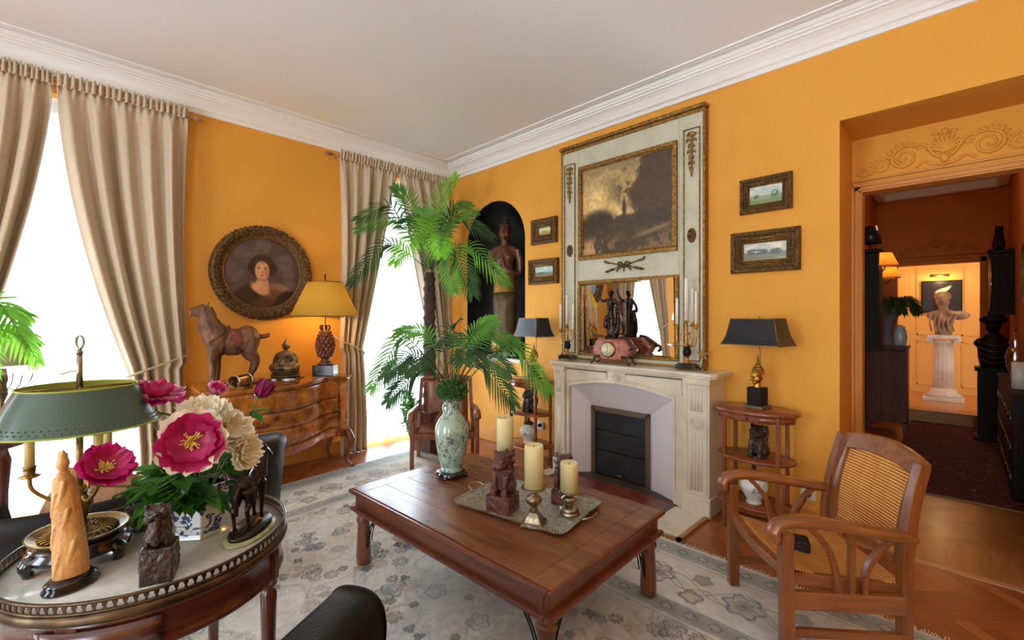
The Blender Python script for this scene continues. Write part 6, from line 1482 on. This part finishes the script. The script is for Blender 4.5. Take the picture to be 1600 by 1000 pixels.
PEO=[
 ('flat magenta peony seen from the side above the rim of green shade',(.2195,1.775,1.205),(.1,-.25,1),[('pmag',8,1.0,.8,.10,.08),('ppink',6,.9,.7,.2,.08),('pmag',6,.6,.5,.6,.08)],.078,False,3,41),
 ('open magenta peony at left in front of the green shade',(.090,1.585,1.055),(.25,-.7,.65),[('pmag',8,1.0,.78,.35,.05),('pmag',6,.8,.6,.6,.06)],.066,True,2,42),
 ('large open magenta and white peony at centre of the bouquet',(.275,1.565,1.095),(-.05,-1,.25),[('pcream',7,1.06,.9,.16,.04),('pmag',6,1.0,.86,.25,.04),('pmag',6,.75,.6,.38,.04)],.082,True,4,43),
 ('cream double peony right of the large magenta one',(.385,1.66,1.085),(.35,-.85,.35),full_,.072,False,4,44),
 ('cream double peony, lower right of the bouquet',(.425,1.64,1.015),(.5,-.85,.1),full_,.058,False,3,45),
 ('cream peony at top of the bouquet behind the large magenta one',(.335,1.70,1.135),(.0,-.5,1),full_,.078,False,3,46),
 ('closed deep magenta peony bud on the rightmost stem',(.500,1.735,1.175),(.35,-.1,.6),[('pdark',7,1.0,1.0,1.5,.03),('pdark',6,.8,.9,1.8,.03),('pmag',5,.6,.7,2.0,.03)],.036,False,3,47),
 ('small pink peony at back of the bouquet',(.385,1.80,1.195),(.2,-.4,.8),[('ppink',7,1,.7,.7,.08),('pmag',6,.7,.6,1.0,.08)],.035,False,2,48)]
for p in PEO: peony(*p)
r=thing('peony_foliage','spreading green peony leaves filling the blue and white vase','plant',(vx,vy,MZ+.012))
rg=random.Random(77)
for b_ in range(13):
    q=(b_*2*PI/13+.2) if b_<9 else rg.uniform(2.6,5.0); rad=rg.uniform(.08,.14)*(1 if math.cos(q)<.3 else .7); e=(math.cos(q)*rad,math.sin(q)*rad,rg.uniform(.15,.24)); P=cat([(0,0,.02),(e[0]*.35,e[1]*.35,.12),e],6)
    st=MB().tube(P,.0022,5).build('stem',M['stem'],r); mb=MB()
    for k in range(10):
        p=P[int(rg.uniform(.5,1)*(len(P)-1))]; a2=q+rg.uniform(-1.3,1.3); leaf_(mb,p,(math.cos(a2),math.sin(a2),rg.uniform(-.25,.45)),rg.uniform(.08,.125),rg.uniform(.042,.06),b_*20+k,rg.uniform(.1,.5))
    mb.build('leaves',M['leafp'],st,recalc=False)
# ================================================================ LEATHER CHAIRS
def tub(label,x,y,rz,R,h,flare=1.12,cush=True):
    r=thing('tub_chair',label,'chair',(x,y,.014),rz) # opens toward local +x
    def prof(t,o): return (R*(flare-.12*(1-t))*(1 if o else .84))
    a0=math.radians(48)
    def fn(u,v):
        a_=lerp(a0,2*PI-a0,u)
        zt=h*(1-.16*(abs(u-.5)*2)**2.2)
        k=v*4
        if k<=1.7: z=lerp(.10,zt-.04,k/1.7); rad=R*lerp(.80,1.0,z/h)
        elif k<=2.3: q=(k-1.7)/.6; rad=R*(1.0+.02-.075*q*1.0); z=zt-.04+.045*math.sin(PI*min(1,q*.5+.0)*1.0)+.0; z=zt-.04+.042*math.sin(PI*q/2) if q<1 else zt
        else: q=(k-2.3)/1.7; z=lerp(zt,.36,q**.9); rad=R*lerp(.945,.80,min(1,q*2.2)) if q>0 else R*.945
        return (rad*math.cos(a_),rad*math.sin(a_),z)
    MB().grid(fn,40,28).build('shell',M['leather'],r,sol=.02)
    P=[fn(k/39,1.75/4) for k in range(40)]; MB().tube(P,.006,6).build('piping',M['leather'],r)
    MB().lathe([(.001,.24),(R*.80,.24),(R*.83,.28),(R*.83,.36),(R*.78,.41),(.001,.425)],36).build('seat_cushion',M['leather'],r)
    MB().lathe([(.001,.10),(R*.78,.10),(R*.8,.24),(.001,.24)],36).build('base',M['leather'],r)
    for k in range(4):
        a_=PI/4+k*PI/2; MB().lathe([(.014,0),(.022,.1)],12,c=(R*.62*math.cos(a_),R*.62*math.sin(a_),0)).build('foot',M['blackwood'],r)
    return r
tub('black leather tub chair behind green lamp, holding the tan cushion',.03,2.78,math.radians(75),.36,.69)
tub('black leather tub chair half hidden behind the peonies and bronze horse',.70,3.02,math.radians(120),.30,.73)
r=thing('tan_leather_cushion','tan leather cushion propped on the black tub chair behind the vase','cushion',(.14,2.62,.47),math.radians(-30))
m=MB(); m.M=Matrix.Translation((0,0,.14))@Euler((-.35,.25,0)).to_matrix().to_4x4()
def cu(u,v,s):
    x,z=(u-.5)*2,(v-.5)*2; e=(1-x**4)*(1-z**4); return (.21*x*(1-.06*z*z),s*.06*max(e,0)**.5,.17*z*(1-.06*x*x))
m.grid(lambda u,v:cu(u,v,1),18,18); m.grid(lambda u,v:cu(u,v,-1),18,18); m.build('cushion_body',M['tanleather'],r)
# club armchair in the foreground: its far arm enters the picture at the bottom
AR=thing('leather_club_chair','black leather club armchair whose rounded arm enters at the bottom edge','chair',(.62,.90,.014),math.atan2(.5,.87))
# local +x = forward; +y = towards the round table
def arm(sy,name='arm'):
    m=MB(); yc=sy*.37-(.23 if sy<0 else 0)
    prof=[(q.x,q.y) for q in cat([(-.088,.08,0),(-.094,.25,0),(-.100,.42,0),(-.102,.50,0),(-.085,.555,0),(-.04,.585,0),(.04,.585,0),(.085,.555,0),(.102,.50,0),(.100,.42,0),(.094,.25,0),(.088,.08,0)],4)]
    xs=[(-.42,1),(-.2,1),(0,1),(.2,1),(.262,1),(.276,.985),(.283,.94),(.285,.90)]; vs=[];fs=[]; n=len(prof)
    for x,k in xs:
        for y,z in prof: vs.append((x,yc+y*k,.33+(z-.33)*(1-(1-k)*.45)-.015*max(0,x)))
    for i in range(len(xs)-1):
        for k in range(n): fs.append((i*n+k,i*n+(k+1)%n,(i+1)*n+(k+1)%n,(i+1)*n+k))
    fs+=[tuple(range(n)),tuple((len(xs)-1)*n+k for k in range(n))[::-1]]
    m.add(vs,fs,True); o=m.build(name,M['leather'],AR)
    MB().tube([(.270,yc+y*1.0,.33+(z-.33)*1.0-.004) for y,z in prof],.0045,6).build('piping',M['leather'],o)
    return o
arm(1); arm(-1)
m=MB(); m.cbox((-.05,0,.24),(.62,.56,.22)); m.build('seat_base',M['leather'],AR,bevel=.03)
m=MB(); m.cbox((-.02,0,.405),(.58,.54,.12)); m.build('seat_cushion',M['leather'],AR,bevel=.045)
m=MB(); m.cbox((-.42,0,.45),(.16,.80,.66),R=(0,-.15,0)); m.build('backrest',M['leather'],AR,bevel=.06)
for x in (-.36,.24):
    for y in (-.34,.34): MB().lathe([(.018,0),(.026,.1)],12,c=(x,y,0)).build('foot',M['blackwood'],AR)
# ================================================================ LAMP AT THE LEFT EDGE
r=thing('pedestal_table','small dark pedestal table by the large window, left edge','table',(-.22,4.0,.014))
MB().lathe([(.001,0),(.2,0),(.19,.03),(.03,.07),(.03,.4),(.045,.6),(.03,.66),(.22,.72),(.23,.735),(.001,.735)],36).build('table_body',M['mahogany'],r)
r=thing('crystal_lamp','beige-shaded lamp with metal branches and drops at left edge','lamp',(-.22,4.0,.75))
MB().lathe([(.001,0),(.07,0),(.06,.02),(.014,.05),(.012,.2),(.03,.25),(.022,.30),(.03,.34),(.02,.40),(.001,.40)],20).build('column',M['silver'],r)
MB().lathe([(.145,.42),(.10,.60)],36,cap=False).build('lamp_shade',M['parch'],r,sol=.002,recalc=False)
m=MB()
for k in range(6):
    a_=k*PI/3+.2; c,s=math.cos(a_),math.sin(a_); m.tube(cat([(.01*c,.01*s,.29),(.06*c,.06*s,.27),(.11*c,.11*s,.30),(.13*c,.13*s,.36)],4),.003,6)
m.build('branches',M['bronze'],r)
m=MB()
for k in range(18):
    a_=k*PI/9; m.tube([(.09*math.cos(a_),.09*math.sin(a_),.28),(.09*math.cos(a_),.09*math.sin(a_),.22-.02*(k%3))],.0012,4); m.ell((.09*math.cos(a_),.09*math.sin(a_),.21-.02*(k%3)),(.005,.005,.012),6)
m.build('crystal_drops',M['glass'] if False else M['silver'],r)
# ================================================================ SECOND ROOM
DK=wood('dark_oak',(70,36,22),(108,60,38),axis='z',sc=5,rough=.6,coat=0)
r=thing('hall_rug','dark red patterned rug on the floor of the second room','rug',(6.8,.06,.001)); 
def hr():
    m,t,b=nt('dark_red_rug'); co=obco(t); v=N(t,'ShaderNodeTexVoronoi'); t.links.new(co,v.inputs['Vector']); v.inputs['Scale'].default_value=9
    f=noise(t,co,22,6,1); c=ramp(t,f,[(.45,srgb(92,20,18)),(.58,srgb(44,14,16)),(.68,srgb(150,104,84))]); t.links.new(c,b.inputs['Base Color']); b.inputs['Roughness'].default_value=.95; return m
m=MB(); m.box(-1.74,1.72,-.46,.42,0,.012); m.build('pile',hr(),r)
m=MB(); rg=random.Random(2)
for k in range(120): y=-.45+.87*k/120; m.add([(-1.74,y,.006),(-1.74,y+.005,.006),(-1.78-.015*rg.random(),y+.004,.003),(-1.78,y,.003)],[(0,1,2,3)],False)
tag(m.build('fringe',mat('old_fringe',(190,166,120),.9),r,recalc=False),kind='stuff')
MB_=MB().box(8.45,8.62,-.19,.645,0,.17); struct(MB_.build('trim_step',wood('step_wood',(160,104,44),(190,130,62),axis='y')))
r=thing('side_cabinet','old dark wooden cabinet standing left in the second room','cabinet',(7.55,.665,.013))
MB().cbox((0,0,.50),(.36,.40,.76)).build('carcase',DK,r,bevel=.004); MB().cbox((0,0,1.065),(.42,.43,.03)).cbox((0,0,1.04),(.39,.41,.03)).build('top',DK,r,bevel=.004)
MB().cbox((0,0,.95),(.36,.4,.14)).build('frieze_box',DK,r)
for sx in (-1,1):
    for sy in (-1,1): MB().cbox((sx*.16,sy*.18,.07),(.04,.04,.14)).build('leg',DK,r)
d=MB().cbox((-.185,0,.52),(.012,.33,.62)).build('door',DK,r,bevel=.003); MB().ell((-.2,.12,.55),.012,8).build('knob',M['brass'],d)
r=thing('fluted_vase','grey flared vase with dark foliage on the cabinet in the second room','vase',(7.52,.66,1.0945)); MB().lathe([(.001,0),(.10,0),(.085,.03),(.05,.10),(.05,.2),(.09,.33),(.15,.48),(.14,.48),(.08,.34),(.04,.2),(.001,.2)],28,fl=lambda q,z:1+.04*math.cos(q*12)).build('body',M['greypot'],r)
r=thing('houseplant','dark green leafy plant in the grey vase of the second room','plant',(7.52,.66,1.5))
for k in range(12):
    q=k*2*PI/12
    if math.sin(q)>.4: continue
    frond([(0,0,0),(.12*math.cos(q),.12*math.sin(q),.15),(.24*math.cos(q),.24*math.sin(q),.17),(.30*math.cos(q),.30*math.sin(q) if math.sin(q)<0 else .06*math.sin(q),.02)],.14,14,.014,.5,k,m_=M['leafd'],parent=r)
for (y,l) in ((.80,'pale blue jar left of the grey vase in the second room'),(.53,'pale blue jar right of the grey vase in the second room')):
    r=thing('blue_jar',l,'jar',(7.44,y,1.0945)); MB().lathe([(.001,0),(.05,0),(.065,.05),(.07,.12),(.06,.19),(.045,.22),(.05,.24),(.001,.24)],20).build('body',M['jar'],r); MB().ell((0,0,.245),(.03,.03,.02),10).build('lid',M['jar'],r)
r=thing('tall_dark_cabinet','narrow black hanging cabinet left of the shaded sconces','cabinet',(5.5,.70,1.15)); MB().cbox((0,0,.45),(.3,.34,.9)).build('carcase',M['black'],r,bevel=.004); m=MB()
for k in range(5): m.cbox((-.155,-.14+.07*k,.45),(.01,.012,.84))
m.build('reeding',M['black'],r); MB().cbox((0,0,.92),(.34,.38,.03)).build('top',M['black'],r); MB().cbox((0,0,-.0),(.34,.38,.03)).build('bottom_shelf',M['black'],r)
r=thing('black_lamp_shade','black-shaded lamp on top of the narrow black cabinet','lamp',(5.42,.60,2.087)); MB().lathe([(.09,.06),(.05,.22)],24,cap=False).build('lamp_shade',M['blackshade'],r,sol=.002); MB().lathe([(.001,0),(.03,0),(.01,.01),(.01,.2)],12).build('stem',M['brass'],r)
glowshade=leafmat('lit_amber_shade',(226,140,60),(214,120,44),30,.75)
for (x,y,z,s,l) in ((5.45,.50,1.95,1,'upper lit amber sconce in the second room'),(5.9,.50,1.87,.8,'lower lit amber sconce in the second room')):
    r=thing('wall_sconce',l,'lamp',(x,y,z)); MB().lathe([(.105*s,-.02),(.055*s,.10)],28,cap=False).build('lamp_shade',glowshade,r,recalc=False)
    MB().tube([(.106*s*math.cos(k*PI/14),.106*s*math.sin(k*PI/14),-.022) for k in range(28)],.004,6,closed=True).build('shade_rim',M['brass'],r)
    MB().ell((0,0,.03),(.016,.016,.028),10).build('bulb',mat('sconce_bulb_%s'%('a' if s==1 else 'b'),(255,180,100),.5,em=6),r)
    MB().tube(cat([(0,0,0),(.0,.0,-.05),(.03,.06,-.08),(.05,.12,-.03),(.05,.37,-.03)],5),.006,8).build('arm',M['brass'],r)
# room 3: pedestal, bust, picture
r=thing('fluted_column','pale fluted column pedestal beyond the second doorway','pedestal',(9.7,.18,.1705))
m=MB(); m.cbox((0,0,.03),(.46,.46,.06)); m.build('plinth',M['marble'],r,bevel=.005); MB().lathe([(.2,.06),(.21,.09),(.17,.12),(.16,.15),(.13,.19)],32).build('base',M['marble'],r)
MB().lathe([(.125,.17),(.12,.5),(.11,.88)],64,fl=lambda q,z:1-.07*abs(math.sin(q*8))).build('shaft',M['marble'],r); m=MB(); m.lathe([(.11,.88),(.13,.90),(.13,.93)],32); m.cbox((0,0,.985),(.36,.36,.05))
for s in (-1,1): m.tube([( -.12,s*.15,.93),(.12,s*.15,.93)],.045,14)
m.build('capital',M['marble'],r,bevel=.004)
r=thing('portrait_bust','pale draped portrait bust on the fluted column','bust',(9.7,.18,1.1815),math.radians(0))
m=MB(); limb(m,[(0,0,0),(0,0,.1),(0,0,.25),(0,0,.36)],[.1,.10,.13,.07],14); m.ell((0,0,.3),(.10,.2,.09),16); m.ell((.0,-.18,.3),(.09,.12,.07),12)
m.tube([(0,0,.34),(-.01,.0,.46)],[.06,.055],12); m.ell((-.02,.01,.535),(.10,.085,.125),18); m.ell((-.12,.01,.52),(.018,.016,.026),8); m.ell((.01,.01,.60),(.11,.10,.075),14)
for k in range(9): a_=k*2*PI/9; m.ell((-.0+.085*math.cos(a_),.01+.075*math.sin(a_),.58),(.03,.03,.025),8)
for k in range(6): m.tube(cat([(-.10,-.12+.05*k,.05),(-.13,-.10+.05*k,.18),(-.10,-.16+.06*k,.33)],4),.014,6)
m.build('bust_body',mat('pale_plaster_bust',(176,150,112),.55,c2=(120,94,66),vs=9),r,remesh=.008)
r=thing('dark_painting','dark painting with pale hat shape hanging behind the bust','picture',(10.47,.22,1.80))
def pf_(U,V): c=full(U,(30,26,22)); c=mixc(c,(226,206,176),blobm(U,V,.52,.70,.20,.07,.3,.4)); c=mixc(c,(200,150,110),blobm(U,V,.5,.55,.10,.12,.3)); return mixc(c,(210,200,180),blobm(U,V,.6,.72,.2,.05,.3,.7))
MB().box(-.0,.025,-.25,.25,-.27,.27).build('canvas_frame',M['black'],r); paint_mesh('painting',pf_,.46,.5,40,44,lambda a,b:(-.004,-a,b),PIC,r)
r=thing('picture_light','small gilt picture light above the dark painting','lamp',(10.47,.24,2.15)); MB().tube([(-.12,-.12,0),(-.12,.12,0)],.022,12).tube([(-.12,0,0),(0,0,-.02)],.006).build('lamp_tube',M['gold'],r)
point('picture_light_glow',(10.30,.24,2.10),9,WARM,.03)
# right side of room 2
r=thing('black_plinth','black square plinth at the right in the second room','pedestal',(7.75,-.28,.013)); MB().cbox((0,0,.42),(.26,.26,.78)).cbox((0,0,.02),(.32,.32,.04)).cbox((0,0,.83),(.31,.31,.04)).build('plinth_body',M['black'],r,bevel=.004)
r=thing('dark_bust','black turbaned bust on the black plinth in the second room','bust',(7.75,-.28,.8645))
m=MB(); limb(m,[(0,0,0),(0,0,.12),(0,0,.28),(0,0,.4)],[.11,.13,.14,.06],14); m.ell((0,0,.28),(.10,.17,.09),14); m.ell((-.01,0,.48),(.075,.065,.09),16); m.ell((0,0,.56),(.11,.12,.07),16); m.ell((-.085,0,.47),(.012,.012,.02),8)
m.build('bust_body',M['black'],r,remesh=.008); m=MB()
for k in range(4): m.tube(cat([(-.12,-.13,.10+k*.06),(-.15,0,.05+k*.07),(-.12,.13,.12+k*.06)],4),.009,6)
m.build('drapery_fold',M['bronzeb'],r)
r=thing('wall_cabinet','black glazed wall cabinet hanging right in the second room','cabinet',(7.9,-.35,1.50)); MB().cbox((0,0,.35),(.34,.2,.7)).cbox((0,0,.72),(.38,.24,.04)).cbox((0,0,0),(.38,.24,.04)).build('carcase',M['black'],r,bevel=.004)
MB().tube([(-.175,.09,.08),(-.175,.09,.62)],.008,8).build('bright_edge',M['chrome'],r)
r=thing('cat_figurine','black seated cat figure on top of the wall cabinet','figurine',(7.9,-.33,2.2405)); m=MB(); m.ell((.02,0,.08),(.09,.06,.09),14); limb(m,[(.0,0,.1),(-.03,0,.18),(-.04,0,.22)],[.055,.04,.03]); m.ell((-.05,0,.25),(.045,.04,.04),14)
for s in (-1,1): m.tube([(-.04,s*.022,.275),(-.04,s*.026,.31)],[.014,.002],6); m.tube([(-.05,s*.025,.12),(-.06,s*.025,.02)],.018,8)
m.tube(cat([(.1,0,.03),(.14,.04,.03),(.13,.08,.03)],4),.014,6); m.build('cat_body',M['black'],r,remesh=.006)
r=thing('carved_console','long black carved console with silvery scrolls along the right wall','cabinet',(6.2,-.362,.013)); MB().cbox((0,0,.42),(1.9,.14,.80)).cbox((0,0,.83),(1.96,.15,.03)).build('carcase',M['black'],r,bevel=.004)
m=MB()
for k in range(7):
    for j in range(3):
        x=-.8+k*.26; z=.16+j*.24
        for s in (-1,1): m.tube([(x+s*.05*math.cos(t*.5)*(1-t/14),.075,z+s*.05*math.sin(t*.5)*(1-t/14)) for t in range(13)],.006,5)
for j in range(3): m.box(-.85,.85,.069,.0755,.158+j*.24,.166+j*.24)
m.build('scroll_inlay',M['silver'],r)
r=thing('white_candle','thick white candle on the black console, right edge','candle',(5.62,-.355,.8595)); MB().lathe([(.001,0),(.05,0),(.05,.22),(.001,.215)],24).build('wax',M['whitecandle'],r); MB().tube([(0,0,.21),(0,0,.23)],.002,5).build('wick',M['black'],r)
r=thing('silver_jar','silvery lidded jar on the black console, right edge','jar',(6.3,-.37,.8595)); MB().lathe([(.001,0),(.04,0),(.03,.04),(.06,.14),(.068,.22),(.05,.3),(.03,.33),(.05,.36),(.02,.4),(.012,.46),(.001,.47)],24).build('body',M['chrome'],r); MB().ell((0,0,.475),.014,8).build('knob',M['brass'],r)
r=thing('framed_panel','dark framed panel hanging at the far right of the second room','picture',(5.9,-.449,1.85)); MB().cbox((0,.02,0),(.9,.04,.55)).build('frame',M['mahogany'],r,bevel=.006); MB().cbox((0,.043,0),(.74,.006,.4)).build('panel',M['black'],r)
# ================================================================ GROUPS OF REPEATED THINGS
for nm,g in {'curtain':'beige tied-back window curtains','curtain_rod':'wooden curtain rods','voile_curtain':'white voile curtains at the windows','framed_painting':'small gilt-framed landscapes beside the mirror',
  'candelabra':'candelabras on the mantel','etagere':'oval three-tier side tables flanking the fireplace','table_lamp':'black-shaded gilt head lamps','pillar_candle':'ivory pillar candles on the tray',
  'candle_holder':'silver candle holders on the tray','carved_lion_block':'carved lions on blocks','peony':'peonies in the blue and white vase','tub_chair':'black leather tub chairs','wall_sconce':'lit amber sconces in the second room',
  'blue_jar':'pale blue jars on the cabinet','wall_socket':'white wall sockets','ginger_jar':'porcelain jars on the side tables','small_figurine':'dark figurines on the side tables'}.items():
    for o in bpy.data.objects:
        if o.parent is None and o.name.split('.')[0]==nm and o.get('label'): o['group']=g
